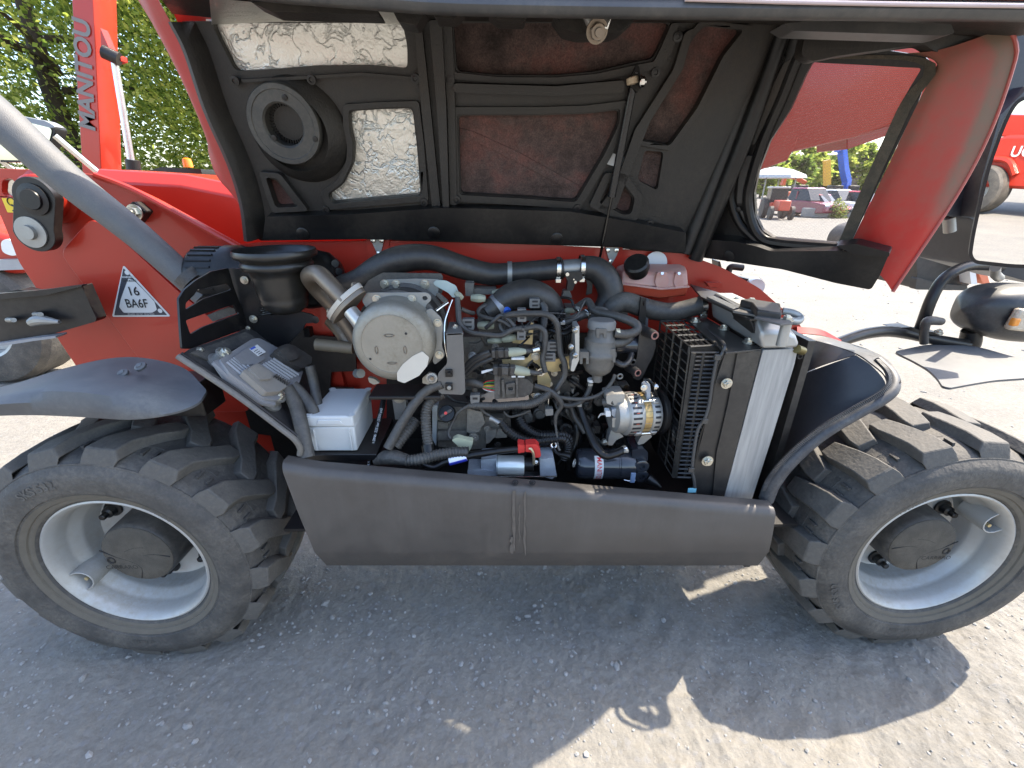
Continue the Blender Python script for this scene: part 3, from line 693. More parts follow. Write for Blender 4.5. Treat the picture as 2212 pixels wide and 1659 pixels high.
h_tri = z('D', (592, 1160), (650, 1165), (778, 1332), (652, 1338))
h_ins1 = z('E', (138, 150), (162, 462), (430, 486), (800, 488), (1060, 464), (1330, 400), (1432, 382), (1480, 290), (1545, 150))
h_ins2 = z('E', (172, 748), (700, 748), (1000, 738), (1212, 712), (1206, 800), (1110, 1000), (930, 1302), (600, 1278), (188, 1256))
h_slot = [(1380, 301), (1446, 313), (1505, 232), (1562, 118), (1604, 66), (1520, 56), (1492, 90), (1466, 152), (1430, 222)]
h_rect = z('E', (1378, 975), (1504, 985), (1462, 1236), (1332, 1168))
h_trap = z('E', (1160, 1182), (1225, 1184), (1305, 1290), (1285, 1375), (1245, 1382), (1098, 1310))
edgeL = [(546, 508), (537, 433), (513, 350), (463, 233), (423, 110), (392, 46)]
outer = edgeL + [(900, 44), (1300, 46), (1700, 50), (1690, 70), (1605, 300), (1505, 556), (1480, 550), (1300, 533), (933, 522), (793, 517), (563, 520)]
plate('inner_frame', liner, BO, BPL, outer, [h_foil1, h_foil2, h_tri, h_ins1, h_ins2, h_slot, h_rect, h_trap], off=0, thick=.022, r=.004, rh=.014, bevel=.004)
for nm, mt, h, dd in (('foil_panel', foil, h_foil1, 8), ('foil_panel', foil, h_foil2, 8), ('insulation_panel', insul, h_tri, 6), ('insulation_panel', insul, h_ins1, 8), ('insulation_panel', insul, h_ins2, 8), ('insulation_panel', insul, h_slot, 8), ('insulation_panel', insul, h_rect, 6), ('insulation_panel', insul, h_trap, 6)):
    plate(nm, mt, BO, BPL, expand(h, dd), [], off=-.0235, thick=.006, r=.004, rh=.001)
# raised lips round the openings
for h, a, b_, o_ in ((h_ins2, 18, 3, .012), (h_foil2, 16, 3, .012), (h_slot, 13, 2, .012), (h_tri, 14, 3, .022), (h_trap, 20, 4, .02)):
    plate('opening_lip', liner, BO, BPL, expand(h, a), [expand(h, b_)], off=o_, thick=o_-.0005, r=.012, bevel=.005)
plate('opening_lip', liner, BO, BPL, z('E', (128, 150), (150, 470), (430, 500), (800, 502), (1060, 480), (1330, 420), (1440, 400), (1490, 300), (1555, 150), (1600, 150), (1560, 330), (1480, 440), (1340, 470), (1060, 530), (800, 545), (430, 540), (112, 510), (95, 150)), off=.014, thick=.0135, r=.006, bevel=.005)
# channels and ribs
for pts, o_ in ((z('D', (1545, 160), (1592, 160), (1650, 700), (1722, 1420), (1668, 1420), (1590, 700)), .020), (z('D', (1640, 130), (1722, 130), (1752, 700), (1772, 1425), (1735, 1425), (1690, 700)), .034),
                (z('E', (60, 120), (128, 120), (150, 700), (162, 1330), (118, 1330), (100, 700)), .018)):
    plate('rib', liner, BO, BPL, pts, off=o_, thick=o_-.0005, r=.006, bevel=.006)
plate('cross_rib', liner, BO, BPL, z('E', (140, 540), (800, 560), (1250, 520), (1245, 600), (800, 622), (140, 600)), off=.03, thick=.0295, r=.01, bevel=.008)
plate('cross_rib', liner, BO, BPL, z('D', (420, 515), (880, 490), (1200, 470), (1560, 500), (1560, 520), (1200, 492), (880, 512), (430, 535)), off=.012, thick=.0115, r=.003, bevel=.003)
plate('diagonal_rib', liner, BO, BPL, [(1405, 262), (1330, 452), (1292, 452), (1330, 400), (1372, 280), (1455, 150), (1480, 70), (1500, 60), (1475, 150)], off=.02, thick=.0195, r=.008, bevel=.006)
# bottom rail with plugs
plate('rail', rubc, BO, BPL, z('D', (580, 1405), (1100, 1392), (1700, 1350)) + z('E', (300, 1352), (900, 1372), (1300, 1440), (1650, 1510), (1640, 1640), (1100, 1592), (0, 1556)) + z('D', (1240, 1552), (560, 1560)), off=.045, thick=.046, r=.008, bevel=.010)
for c in z('D', (852, 1480), (1682, 1474)) + [z('E', (800, 1512))]:
    MB().lathe(PP(c[0], c[1], BPL)+BN*.045, BN, [(.020, 0), (.020, .003), (.017, .005)], 24).build('plug', rubc, BO)
for c in z('D', (398, 520), (890, 512), (1555, 505), (980, 1350), (1612, 1302), (1780, 512)) + z('E', (122, 516), (165, 1285), (938, 1340), (1440, 465), (1582, 236), (1405, 1440)):
    MB().lathe(PP(c[0], c[1], BPL)+BN*.012, BN, [(.012, 0), (.012, .006), (.006, .007), (.005, .004), (.0001, .004)], 18).build('fixing', blk, BO)
# round air intake
ic = PP(*z('D', (735, 800)), BPL); ax = (BN+Vector((-.06, 0, .04))).normalized()
MB().lathe(ic+ax*.0+Vector((.02, 0, -.02)), ax, [(.145, -.02), (.137, .0), (.122, .012), (.106, .030), (.100, .034)], 56, caps=False).build('intake_shroud', liner, BO)
ir = MB().lathe(ic, ax, [(.103, .02), (.103, .034), (.100, .039), (.088, .040), (.086, .038), (.058, .039), (.053, .034), (.053, .0), (.053, -.06), (.02, -.06)], 56, caps=False).build('intake_ring', M('intake_grey', (.030, .031, .031), .5, dust=.2, ns=12, var=.15), BO)
mb = MB()
u = ax.orthogonal().normalized(); w = ax.cross(u)
for i in range(40):
    a = 2*math.pi*i/40; d = u*math.cos(a)+w*math.sin(a); mb.box(ic+d*.048-ax*.015, (.010, .003, .045), Matrix((d, ax.cross(d), ax)).transposed())
mb.build('intake_fins', rubc, ir, kind='stuff')
for c in z('D', (703, 632), (636, 893), (902, 902)):
    p = PP(c[0], c[1], (ic+ax*.04, ax)); MB().lathe(p, ax, [(.0075, -.002), (.0075, .002), (.003, .003)], 14).build('screw', blk, ir)
# labels, crease
plate('data_label', whitel, BO, BPL, z('E', (1160, 988), (1292, 1036), (1266, 1106), (1128, 1062)), off=.0012, thick=.001, r=.003)
plate('insulation_crease', insul, BO, BPL, z('E', (180, 830), (260, 850), (560, 985), (970, 1215), (930, 1250), (540, 1045), (182, 870)), off=-.020, thick=.003, r=.002, bevel=.001)
# rubber seal strip between engine side and nose
TB([(1694, 62, .44), (1660, 160, .47), (1608, 300, .51), (1555, 430, .555), (1502, 560, .60)], [16, 17, 18, 17, 15], 'seal_strip', rubc, BO, n=14, label='long glossy rubber seal strip')
TB([(1664, 62, .47), (1632, 160, .50), (1580, 300, .535), (1528, 430, .575), (1480, 545, .61)], [13, 14, 14, 14, 13], 'seal_bead', liner, BO, n=12)
# end wall on the left and outer red wrap
loft('end_wall', liner, BO, [[PP(x-4, y, BPL)+BN*.05 for x, y in edgeL], [PP(x+9, y, BPL)+BN*.055 for x, y in edgeL], [PP(x+30, y+2, BPL)+BN*.001 for x, y in edgeL]], 40, 3, Vector((-.004, .004, 0)))
wl_ = [(545, 512), (505, 470), (440, 408), (414, 345), (411, 290), (372, 205), (330, 130), (285, 62), (240, -8)]
mid = [(548, 512), (530, 452), (490, 385), (462, 320), (440, 262), (405, 180), (372, 110), (340, 45), (318, -8)]
loft('side_wrap', reddull, BO, [[PP(x-2, y, BPL)+BN*.045 for x, y in ((547, 510), (541, 470), (530, 410), (506, 335), (463, 236), (430, 140), (405, 70), (387, 38), (362, -8))], [PP(x, y, BPL)+BN*.02 for x, y in mid], [PP(x, y, BPL)-BN*.10 for x, y in wl_]], 40, 6, Vector((-.002, .006, 0)))
# canopy, rolled free edge, outer skin
lipD = [(255, -62), (420, -22), (560, 2), (760, 18), (950, 32), (1200, 38), (1500, 42), (1800, 44), (2050, 45), (2300, 48)]
bend = [(352, -20), (392, 46), (560, 46), (760, 46), (950, 46), (1200, 48), (1500, 50), (1690, 58)]
lip3 = [P(x, y, .0) for x, y in lipD]
bend3 = [PP(x, y, BPL) for x, y in bend[1:]] + [P(1800, 100, .40), P(1960, 96, .34), P(2110, 92, .28), P(2300, 60, .2)]
bend3[0] = PP(372, 30, BPL)
loft('canopy', liner, BO, [bend3, [a.lerp(b, .5)+Vector((0, 0, .025)) for a, b in zip(resample(bend3, 12), resample(lip3, 12))], lip3], 50, 4, Vector((0, 0, .006)))
lipo = [Vector((p.x, p.y, p.z)) for p in resample(lip3, 24)]
edgem = M('edge_grey_black', (.045, .045, .046), .4, var=.15, dust=.25, dcol=(.2, .18, .15), ns=9)
mb = MB(); rs = []
for p in lipo:
    rs.append([p+Vector((0, dy, dz)) for dy, dz in ((.006, .002), (.0, -.001), (-.010, .003), (-.016, .012), (-.012, .024), (-.003, .029), (.012, .026), (.02, .012))])
mb.rings(rs).build('free_edge', edgem, BO, smooth=50)
sk1 = [p+Vector((0, -.014, .031)) for p in lipo]; sk2 = [p+Vector((0, .12, .10)) for p in lipo]; sk3 = [p+Vector((0, .03, .055)) for p in resample(bend3, 24)]
loft('outer_skin', red, BO, [sk1, [a.lerp(b, .5)+Vector((0, 0, .035)) for a, b in zip(sk1, sk3)], sk3], 40, 5, Vector((0, .008, .006)))
plate('outer_panel', red, BO, BPL, [(372, 22), (1200, 30), (1705, 40), (1640, 260), (1520, 550), (1200, 524), (548, 512), (480, 260)], [], off=-.040, thick=.008, r=.01, rh=.001)
TB([(1480, -2, -.015), (1700, 4, -.018), (1950, 9, -.018), (2240, 13, -.018)], 4.5, 'sunlit_edge_line', M('edge_highlight_paint', (.5, .4, .39), .35), BO, n=8)  # pale tube paints the sunlit highlight along the outer bonnet edge
loft('canopy_foil', foil, BO, [[PP(x, y, BPL)+Vector((0, -.012, -.006)) for x, y in ((462, 50), (650, 44), (870, 50))], [P(452, -4, .12), P(640, 12, .12), P(862, 28, .12)]], 24, 6)
# boxes under the free edge
def hang(pts, Y, nm='edge_pocket', th=.05, mt=liner):
    plate(nm, mt, BO, plane_y(Y), pts, thick=th, r=.004, bevel=.003)
hang(z('D', (480, 10), (1290, 40), (1320, 95), (620, 75)), .05)
hang(z('D', (1400, 60), (1620, 60), (1560, 165), (1440, 140)), .06)
hang(z('E', (0, 60), (205, 60), (150, 120), (20, 115)), .06)
hang(z('E', (360, 80), (620, 90), (600, 135), (430, 130)), .06)
hang(z('E', (790, 90), (1330, 110), (1240, 190), (1180, 215), (960, 218), (860, 190)), .09, 'latch_dome', .06)
hang(z('F', (560, 130), (720, 112), (1480, 130), (1500, 180), (1440, 195), (620, 168)), .10, 'nose_edge_tube', .05, edgem)
lt = MB().cyl(P(*z('E', (1015, 75)), .06), P(*z('E', (1075, 195)), .05), .014).build('latch_body', steel, BO)
MB().box(P(*z('E', (1128, 120)), .045), (.018, .02, .036), Matrix.Rotation(.3, 3, 'Y')).build('latch_claw', steelb, lt, bevel=.003)
hexbolt('latch_nut', lt, P(*z('E', (1068, 200)), .04), (0.1, -1, -.4), .014, mat=exh)
# gas strut
gs = TB([(*z('E', (1320, 470)), .47), (*z('E', (1165, 1275)), .53)], 8.6, 'gas_strut', M('strut_black', (.012, .012, .013), .25), TH, n=18, label='slim black gas strut holding the bonnet up')
TB([(*z('E', (1166, 1270)), .53), (*z('E', (1095, 1640)), .56), (1284, 606, .575)], 3.0, 'strut_rod', M('strut_rod_dark', (.05, .05, .05), .15, 1.), gs, n=10, sm=1)
TB([(1288, 588, .575), (1282, 610, .575)], [5, 9], 'rod_end', rubc, gs, n=12)
mt_ = plate('strut_bracket', blk, gs, plane_y(.46), z('E', (1322, 420), (1340, 425), (1352, 480), (1350, 560), (1335, 600), (1290, 560), (1300, 480)), thick=.03, r=.004, bevel=.002)
MB().cyl(P(*z('E', (1302, 545)), .45), P(*z('E', (1298, 500)), .45), .016).build('strut_eye', M('strut_eye_pale', (.55, .45, .32), .5), gs, bevel=.003)
hexbolt('bolt', gs, P(*z('E', (1352, 530)), .44), (.9, -.3, 0), .012, mat=steelb)
# ---------------------------------------------------------------- nose with mesh window
NPL = plane_3(PP(1560, 540, BPL), PP(1690, 110, BPL), P(1815, 525, .39))
win = z('F', (722, 340), (690, 400), (600, 600), (490, 772), (430, 930), (405, 1050), (413, 1180), (450, 1258), (515, 1300), (862, 1330), (1000, 1010), (1200, 570), (1318, 372))
nf = plate('nose_frame', rubc, BO, NPL, z('F', (560, 150), (720, 175), (1000, 230), (1130, 275), (1330, 305), (1372, 345), (1300, 560), (1080, 1010), (925, 1340), (850, 1352), (500, 1345), (300, 1320), (80, 1400), (200, 1060), (420, 500)), [win], thick=.02, r=.006, rh=.006, bevel=.004)
def mesh_screen():
    o = NPL[0]-NPL[1]*.012; q = (o, NPL[1]); loop = [PP(x, y, q) for x, y in expand(win, 6)]
    uu = Vector((1, 0, 0)); uu = (uu-NPL[1]*uu.dot(NPL[1])).normalized(); vv = NPL[1].cross(uu)
    L2 = [((p-o).dot(uu), (p-o).dot(vv)) for p in loop]; mb = MB(); sp = .0036; wr = .00022
    for k in (0, 1):
        vals = [p[1-k] for p in L2]; c = min(vals)+sp
        while c < max(vals):
            xs = []
            for i in range(len(L2)):
                a, b = L2[i], L2[(i+1) % len(L2)]
                if (a[1-k]-c)*(b[1-k]-c) < 0: t = (c-a[1-k])/(b[1-k]-a[1-k]); xs.append(a[k]+(b[k]-a[k])*t)
            xs.sort()
            for j in range(0, len(xs)-1, 2):
                m = (xs[j]+xs[j+1])/2; ln = xs[j+1]-xs[j]
                cc = o+(uu*m+vv*c if k == 0 else uu*c+vv*m)
                d1, d2 = (uu, vv) if k == 0 else (vv, uu)
                mb.box(cc+NPL[1]*(.0004*k), (ln, wr*2, wr*1.2), Matrix((d1, d2, d1.cross(d2))).transposed())
            c += sp
    return mb.build('mesh_screen', M('screen_wire', (.16, .12, .11), .5, .2, var=.1), BO, smooth=0, kind='stuff')
mesh_screen()
for pts, rad in ((z('F', (690, 270), (640, 330), (560, 530), (455, 770), (395, 960), (372, 1080), (390, 1200), (440, 1290), (540, 1325), (860, 1352)), 11), (z('F', (560, 300), (470, 480), (345, 800), (290, 1000), (285, 1100), (330, 1220), (420, 1310), (480, 1345)), 9)):
    MB().tube([PP(x, y, NPL)+NPL[1]*.006 for x, y in pts], [rad*S(x, y, .45) for x, y in pts], 10, 6).build('nose_rib', rubc, BO)
padm = M('pad_grey', (.05, .046, .042), .6, dust=.3, dcol=(.12, .10, .08))
for pts in (z('F', (565, 350), (640, 290), (480, 640), (405, 790), (375, 785), (470, 540)), z('F', (345, 850), (415, 850), (375, 1000), (365, 1110), (310, 1110), (318, 980)), z('F', (325, 1150), (375, 1155), (400, 1230), (480, 1300), (460, 1330), (380, 1260)), z('F', (520, 1318), (770, 1350), (820, 1360), (800, 1395), (520, 1350))):
    plate('pad', padm, BO, NPL, pts, off=.008, thick=.0075, r=.004, bevel=.002)
for c in z('F', (362, 815), (325, 1137), (492, 1335), (802, 1392)):
    MB().lathe(PP(c[0], c[1], NPL)+NPL[1]*.01, NPL[1], [(.008, 0), (.008, .004), (.004, .005)], 14).build('screw', blk, BO)
# ring of dirty border and red nose shell
bord = M('screen_border_dirty', (.045, .04, .03), .8, var=.3, ns=60, dust=.45, dcol=(.16, .12, .08), bump=.5, bs=300)
loft('screen_border', bord, BO, [[PP(x, y, NPL)+NPL[1]*.004 for x, y in z('F', (750, 318), (1322, 350), (1200, 568), (1000, 1008), (860, 1335))], [PP(x, y, NPL)+NPL[1]*.008 for x, y in z('F', (800, 300), (1385, 330), (1262, 590), (1070, 1010), (925, 1340))]], 30, 3)
inn = z('F', (1240, 290), (1392, 330), (1380, 400), (1270, 620), (1090, 1000), (925, 1345))
md1 = z('F', (1400, 275), (1470, 330), (1450, 420), (1350, 660), (1190, 1020), (1010, 1420))
out1 = z('F', (1600, 215), (1690, 260), (1690, 380), (1560, 720), (1390, 1100), (1110, 1520))
out2 = z('F', (1782, 142), (1828, 230), (1820, 350), (1690, 720), (1500, 1080), (1160, 1592))
dep = [.24, .24, .25, .27, .29, .31]
def dl(a, Y2, k): return [PP(p[0], p[1], NPL).lerp(P(p[0], p[1], yy), k) for p, yy in zip(a, Y2)]
def nose_material():
    m = bpy.data.materials.new('red_nose_dusty'); m.use_nodes = True; nt = m.node_tree; N = nt.nodes; L = nt.links; b = N['Principled BSDF']
    at = N.new('ShaderNodeAttribute'); at.attribute_name = 'dirt'; tc = N.new('ShaderNodeTexCoord')
    n = N.new('ShaderNodeTexNoise'); n.inputs['Scale'].default_value = 22; n.inputs['Detail'].default_value = 9; n.inputs['Roughness'].default_value = .7; L.new(tc.outputs['Object'], n.inputs['Vector'])
    a = N.new('ShaderNodeMath'); a.operation = 'MULTIPLY_ADD'; a.inputs[1].default_value = .9; a.inputs[2].default_value = -.45; L.new(n.outputs[0], a.inputs[0])
    c = N.new('ShaderNodeMath'); c.operation = 'ADD'; c.use_clamp = True; L.new(at.outputs['Fac'], c.inputs[0]); L.new(a.outputs[0], c.inputs[1])
    mx = N.new('ShaderNodeMix'); mx.data_type = 'RGBA'; mx.inputs[6].default_value = (.34, .018, .013, 1); mx.inputs[7].default_value = (.15, .100, .070, 1)
    L.new(c.outputs[0], mx.inputs[0]); L.new(mx.outputs[2], b.inputs['Base Color'])
    r = N.new('ShaderNodeMapRange'); r.inputs[3].default_value = .4; r.inputs[4].default_value = .9; L.new(c.outputs[0], r.inputs[0]); L.new(r.outputs[0], b.inputs['Roughness']); b.inputs['Specular IOR Level'].default_value = .3
    return m
noser = nose_material()
ns_ = loft('nose_shell', noser, BO, [dl(inn, dep, 0.), dl(md1, dep, .25), dl(out1, dep, .8), dl(out2, dep, 1.)], 44, 6, Vector((.006, .004, 0)), label='dust smeared red nose edge of the bonnet')
def put_dirt(o, n, k):
    me = o.data; at = me.attributes.new('dirt', 'FLOAT', 'POINT'); m = len(me.vertices)//2
    for i in range(len(me.vertices)):
        q = i % m; ss = (q//k)/(n-1); t = (q % k)/(k-1)
        v = .62*max(0, 1-ss*1.25)**.7 + (.55*max(0, min(1, (t-.66)/.12))*max(0, min(1, (.74-ss)/.12))) + .35*max(0, (.25-t)/.25)*(1-ss*.5)
        at.data[i].value = min(1, v)
put_dirt(ns_, 44, 19)
sv = M('red_nose_rim', (.35, .06, .05), .45, dust=.2)
MB().tube(resample(dl(out2, dep, 1.), 40), .005, 8, 1).build('nose_rim', sv, ns_)
plate('nose_rail', rubc, BO, NPL, z('F', (150, 1308), (300, 1318), (420, 1345), (500, 1372), (850, 1368), (1142, 1385), (1092, 1500), (1042, 1582), (850, 1545), (560, 1470), (100, 1402)), off=.06, thick=.075, r=.010, bevel=.010)
plate('nose_shelf', rubc, BO, NPL, z('F', (850, 1342), (960, 1330), (1145, 1378), (1140, 1402), (960, 1392)), off=.09, thick=.05, r=.004, bevel=.002)
MB().lathe(PP(*z('F', (300, 1365)), NPL)+NPL[1]*.06, NPL[1], [(.018, 0), (.018, .004), (.014, .005)], 20).build('plug', rubc, BO)

PL_ = plane_y(.25)
plate('nose_hood', liner, BO, PL_, z('F', (690, 165), (1480, 165), (1660, 140), (1715, 190), (1650, 240), (1500, 282), (1400, 285), (1330, 240), (1200, 258), (1000, 285), (860, 305), (720, 335), (660, 300)), thick=.03, r=.01, bevel=.006)
# ================================================================== engine bay
def PL(name, mat, Y, pts, holes=(), thick=.01, r=.003, bevel=.0015, parent=None, label=None, rh=None):
    return plate(name, mat, parent or TH, plane_y(Y), pts, holes, thick=thick, r=r, bevel=bevel, label=label, rh=rh)
def BOLT(parent, x, y, Y, rpx, mat=None, ax=(0, -1, 0), nm='bolt', washer=True):
    return hexbolt(nm, parent, P(x, y, Y), ax, rpx*S(x, y, Y), mat=mat, washer=washer)
side = PL('side_plate', red, .62, [(500, 530), (560, 524), (800, 520), (1100, 523), (1480, 548), (1560, 578), (1640, 622), (1730, 702), (1745, 770), (1600, 1010), (700, 1010), (560, 800)], thick=.02, r=.02, bevel=.004)
for fr, tri, patch in (('C', ((1350, 93), (1447, 93), (1432, 165), (1408, 216), (1384, 165)), ((1325, 85), (1480, 85), (1475, 235), (1350, 250), (1335, 240))), ('A', ((1240, 48), (1335, 50), (1318, 100), (1280, 168), (1258, 110)), ((1228, 45), (1358, 48), (1340, 195), (1228, 165)))):
    pt = PL('hinge_patch', red, .615, z(fr, *patch), thick=.004, r=.006, bevel=.001, parent=side)
    h = PL('hinge', steel, .608, z(fr, *tri), thick=.006, r=.004, bevel=.001, parent=side)
    cs = ((1372, 113), (1430, 113), (1408, 198)) if fr == 'C' else ((1258, 70), (1314, 70), (1275, 145))
    for c in z(fr, *cs): MB().lathe(P(*c, .606), (0, -1, 0), [(.007, 0), (.007, .003), (.003, .004)], 14).build('hinge_screw', steelb, side)
PL('bay_dark_fill', blk, .59, [(835, 720), (1640, 720), (1600, 1090), (835, 1000)], thick=.01, r=0, bevel=0)  # black sheet added to fill the dark area behind the engine
PL('bay_dark_fill', blk, .585, [(560, 850), (760, 905), (790, 1010), (600, 1000)], thick=.01, r=0, bevel=0)  # black sheet added below the control unit tray, same purpose

PL('bay_dark_fill', blk, .57, z('C', (480, 700), (900, 700), (960, 745), (1250, 765), (1260, 985), (1090, 990), (1085, 1092), (1240, 1098), (1300, 1500), (560, 1400), (440, 1000)), thick=.01, r=.004, bevel=0)  # black sheet added to darken the left bay, notched to leave red showing
# ---- air filter and intake cup
af = MB().lathe(P(*z('C', (205, 350)), .50), (1, .0, -.02), [(.030, 0), (.085, .004), (.092, .02), (.092, .10), (.100, .105), (.100, .15), (.096, .155), (.096, .36), (.085, .42), (.06, .45), (.05, .455)], 40).build('air_filter', rubc, TH, smooth=40, label='black ribbed air filter housing')
mb = MB()
for i in range(26):
    a = 2*math.pi*i/26; c = P(*z('C', (205, 350)), .50); d = Vector((0, math.cos(a), math.sin(a)))
    mb.box(c+Vector((.055, 0, 0))+d*.0925, (.075, .006, .004), Matrix((Vector((1, 0, 0)), Vector((1, 0, 0)).cross(d), d)).transposed())
mb.build('filter_ribs', rubc, af, kind='stuff')
for x, y in z('C', (1100, 265), (1125, 318)): MB().cyl(P(x-4, y, .50), P(x+6, y, .47), .012).build('filter_fitting', rubc, af)
cc = P(*z('C', (716, 182)), .34); s_ = S(*z('C', (716, 182)), .34)
cup = MB().lathe(cc, (0, 0, -1), [(70*s_, .012), (76*s_, .0), (82*s_, -.006), (85*s_, .004), (83*s_, .014), (74*s_, .018), (70*s_, .026), (74*s_, .034), (72*s_, .046), (60*s_, .052), (57*s_, .07), (55*s_, .10), (52*s_, .125), (50*s_, .135), (51*s_, .139), (46*s_, .16), (30*s_, .175)], 56, caps=False).build('intake_cup', M('cup_rubber', (0.0098, 0.0098, 0.0098), .32, var=.2, dust=.1, dcol=(0.112, 0.091, 0.056), ns=8), TH, smooth=60, label='flared black rubber intake cup')
MB().lathe(cc, (0, 0, -1), [(66*s_, .01), (50*s_, .06), (.001, .07)], 40, caps=False).build('cup_inside', rubc, cup)
TB([(*z('C', (650, 340)), .42), (*z('C', (672, 470)), .40), (*z('C', (700, 610)), .38)], 27, 'bellows', rubc, TH, n=24, corr=(.012, .1))
# ---- left frame
frp = plane_3(P(*z('C', (85, 830)), .10), P(*z('C', (405, 295)), .34), P(*z('C', (540, 690)), .36))
lf = plate('mount_frame', blk, TH, frp, z('C', (72, 500), (110, 440), (185, 378), (290, 318), (405, 295), (440, 420), (510, 600), (545, 690), (150, 835), (95, 835), (84, 700)),
           [z('C', (118, 530), (180, 470), (195, 440), (395, 398), (425, 440), (240, 500), (118, 575)), z('C', (118, 645), (240, 602), (440, 540), (478, 600), (235, 690), (150, 740))], thick=.006, r=.005, rh=.006, bevel=.001)
rp_ = PL('mount_panel', blk, .355, z('C', (405, 296), (572, 302), (600, 340), (640, 585), (700, 612), (725, 600), (748, 552), (960, 605), (1008, 640), (1008, 660), (920, 665), (905, 700), (800, 812), (690, 822), (530, 690), (440, 420)), thick=.006, r=.005, bevel=.001)
for x, y in ((512, 375), (572, 635)): BOLT(rp_, *z('C', (x, y)), .35, 6.0)
BOLT(lf, *z('C', (200, 415)), .24, 6, ax=(-.5, -.8, .2)); BOLT(lf, *z('C', (536, 696)), .34, 3.5); MB().lathe(P(*z('C', (985, 640)), .348), (0, -1, 0), [(.012, 0), (.012, .002), (.006, .003)], 16).build('grommet', rubc, rp_)
# second dark box seen behind the frame
PL('fuse_box', blkp, .50, z('C', (190, 440), (395, 400), (415, 470), (300, 560), (200, 530)), thick=.06, parent=None, bevel=.004)
PL('fuse_box', blkp, .50, z('C', (260, 610), (440, 545), (455, 600), (300, 655)), thick=.06, bevel=.004)
# ---- tray with control unit
tpl = plane_3(P(*z('C', (80, 880)), .07), P(*z('C', (870, 1500)), .05), P(*z('C', (560, 690)), .36))
tray = plate('tray', M('tray_black', (.016, .016, .017), .55, var=.3, dust=.35, dcol=(.10, .09, .08), ns=14, bump=.25, bs=90), TH, tpl, z('C', (85, 880), (140, 838), (545, 695), (760, 825), (900, 900), (1010, 1180), (960, 1260), (930, 1520), (875, 1510), (850, 1440), (760, 1365), (500, 1165)), thick=.006, r=.006)
MB().tube([P(*p) for p in [(*z('C', q), Y) for q, Y in (((66, 885), .065), ((250, 1005), .058), ((500, 1175), .052), ((760, 1372), .045), ((845, 1440), .045), ((884, 1500), .05), ((880, 1545), .05))]], .0075, 10, 8).build('tray_trim', M('trim_grey', (.10, .095, .088), .6, dust=.4, var=.2), tray)
MB().tube([P(*p) for p in [(*z('C', q), Y) for q, Y in (((90, 868), .075), ((262, 985), .068), ((515, 1155), .062), ((775, 1350), .055), ((862, 1420), .055))]], .005, 8, 8).build('tray_seal', rubc, tray)
for c in z('C', (213, 850)): pass
hexbolt('bolt', tray, PP(*z('C', (213, 850)), tpl)+tpl[1]*.002, tpl[1], .007)
plate('heat_pad', M('pad_dark', (.03, .03, .03), .7, dust=.3), tray, tpl, z('C', (150, 860), (520, 720), (600, 770), (270, 910)), off=.006, thick=.005, r=.004)
ecu = plate('control_unit', M('ecu_alu', (0.27, 0.27, 0.2775), .5, .4, var=.1, dust=.35, dcol=(0.208, 0.192, 0.168), ns=18), TH, tpl, z('C', (345, 905), (560, 770), (612, 762), (740, 830), (905, 985), (880, 1060), (730, 1180), (640, 1165), (415, 1000)), off=.045, thick=.030, r=.008, bevel=.004, label='finned aluminium engine control unit on the tray')
e0 = z('C', (400, 925))
for k in range(13):
    t = k/12
    a = Vector(z('C', (395+165*t, 925-115*t))); b = Vector(z('C', (630+245*t, 1120-110*t)))
    if 5 <= k <= 12: a = a.lerp(b, .45)
    pa = PP(a.x, a.y, (tpl[0]+tpl[1]*.047, tpl[1])); pb = PP(b.x, b.y, (tpl[0]+tpl[1]*.047, tpl[1]))
    MB().tube([pa, pb], .005, 6, 1).build('fin', MATS['ecu_alu'], ecu)
plate('unit_cover', MATS['ecu_alu'], ecu, tpl, z('C', (440, 890), (565, 805), (650, 840), (650, 900), (590, 940), (500, 940)), off=.052, thick=.006, r=.004, bevel=.002)
lb = plate('unit_label', whitel, ecu, tpl, z('C', (545, 835), (598, 806), (655, 856), (604, 884)), off=.0535, thick=.001, r=.001)
plate('label_band', M('label_blue', (.05, .10, .45), .5), lb, tpl, z('C', (548, 834), (580, 817), (590, 826), (558, 843)), off=.0542, thick=.0004, r=0)
for k in range(4):
    a = (575+14*k, 852+9*k)
    plate('label_print', inkb, lb, tpl, z('C', (a[0], a[1]), (a[0]+24, a[1]-14), (a[0]+27, a[1]-11), (a[0]+3, a[1]+3)), off=.0542, thick=.0004, r=0)
for (x, y) in ((330, 925), (690, 1205)):
    p = PP(*z('C', (x, y)), tpl)
    MB().lathe(p, tpl[1], [(.026, 0), (.026, .006), (.018, .008), (.017, .03), (.021, .032), (.021, .036)], 20).build('isolator', steel, ecu)
    hexbolt('bolt', ecu, p+tpl[1]*.036, tpl[1], .012)
plate('mount_arm', MATS['ecu_alu'], ecu, tpl, z('C', (300, 920), (345, 900), (420, 990), (720, 1165), (720, 1215), (640, 1195), (400, 1015)), off=.036, thick=.010, r=.004, bevel=.002)
gp = M('connector_grey', (.20, .185, .165), .6, var=.15, dust=.4)
cg = plate('connector', gp, ecu, tpl, z('C', (495, 985), (560, 945), (600, 930), (800, 1050), (800, 1085), (745, 1120), (660, 1125)), off=.064, thick=.018, r=.006, bevel=.004)
plate('connector_cover', gp, ecu, tpl, z('C', (540, 965), (590, 938), (700, 1000), (690, 1035), (620, 1040)), off=.072, thick=.008, r=.006, bevel=.004)
cb = plate('connector', blkp, ecu, tpl, z('C', (700, 855), (745, 820), (800, 800), (850, 815), (965, 890), (960, 930), (900, 965), (800, 925)), off=.064, thick=.02, r=.006, bevel=.004)
plate('connector_cover', blkp, ecu, tpl, z('C', (740, 850), (800, 815), (880, 865), (870, 900), (820, 915)), off=.072, thick=.008, r=.006, bevel=.004)
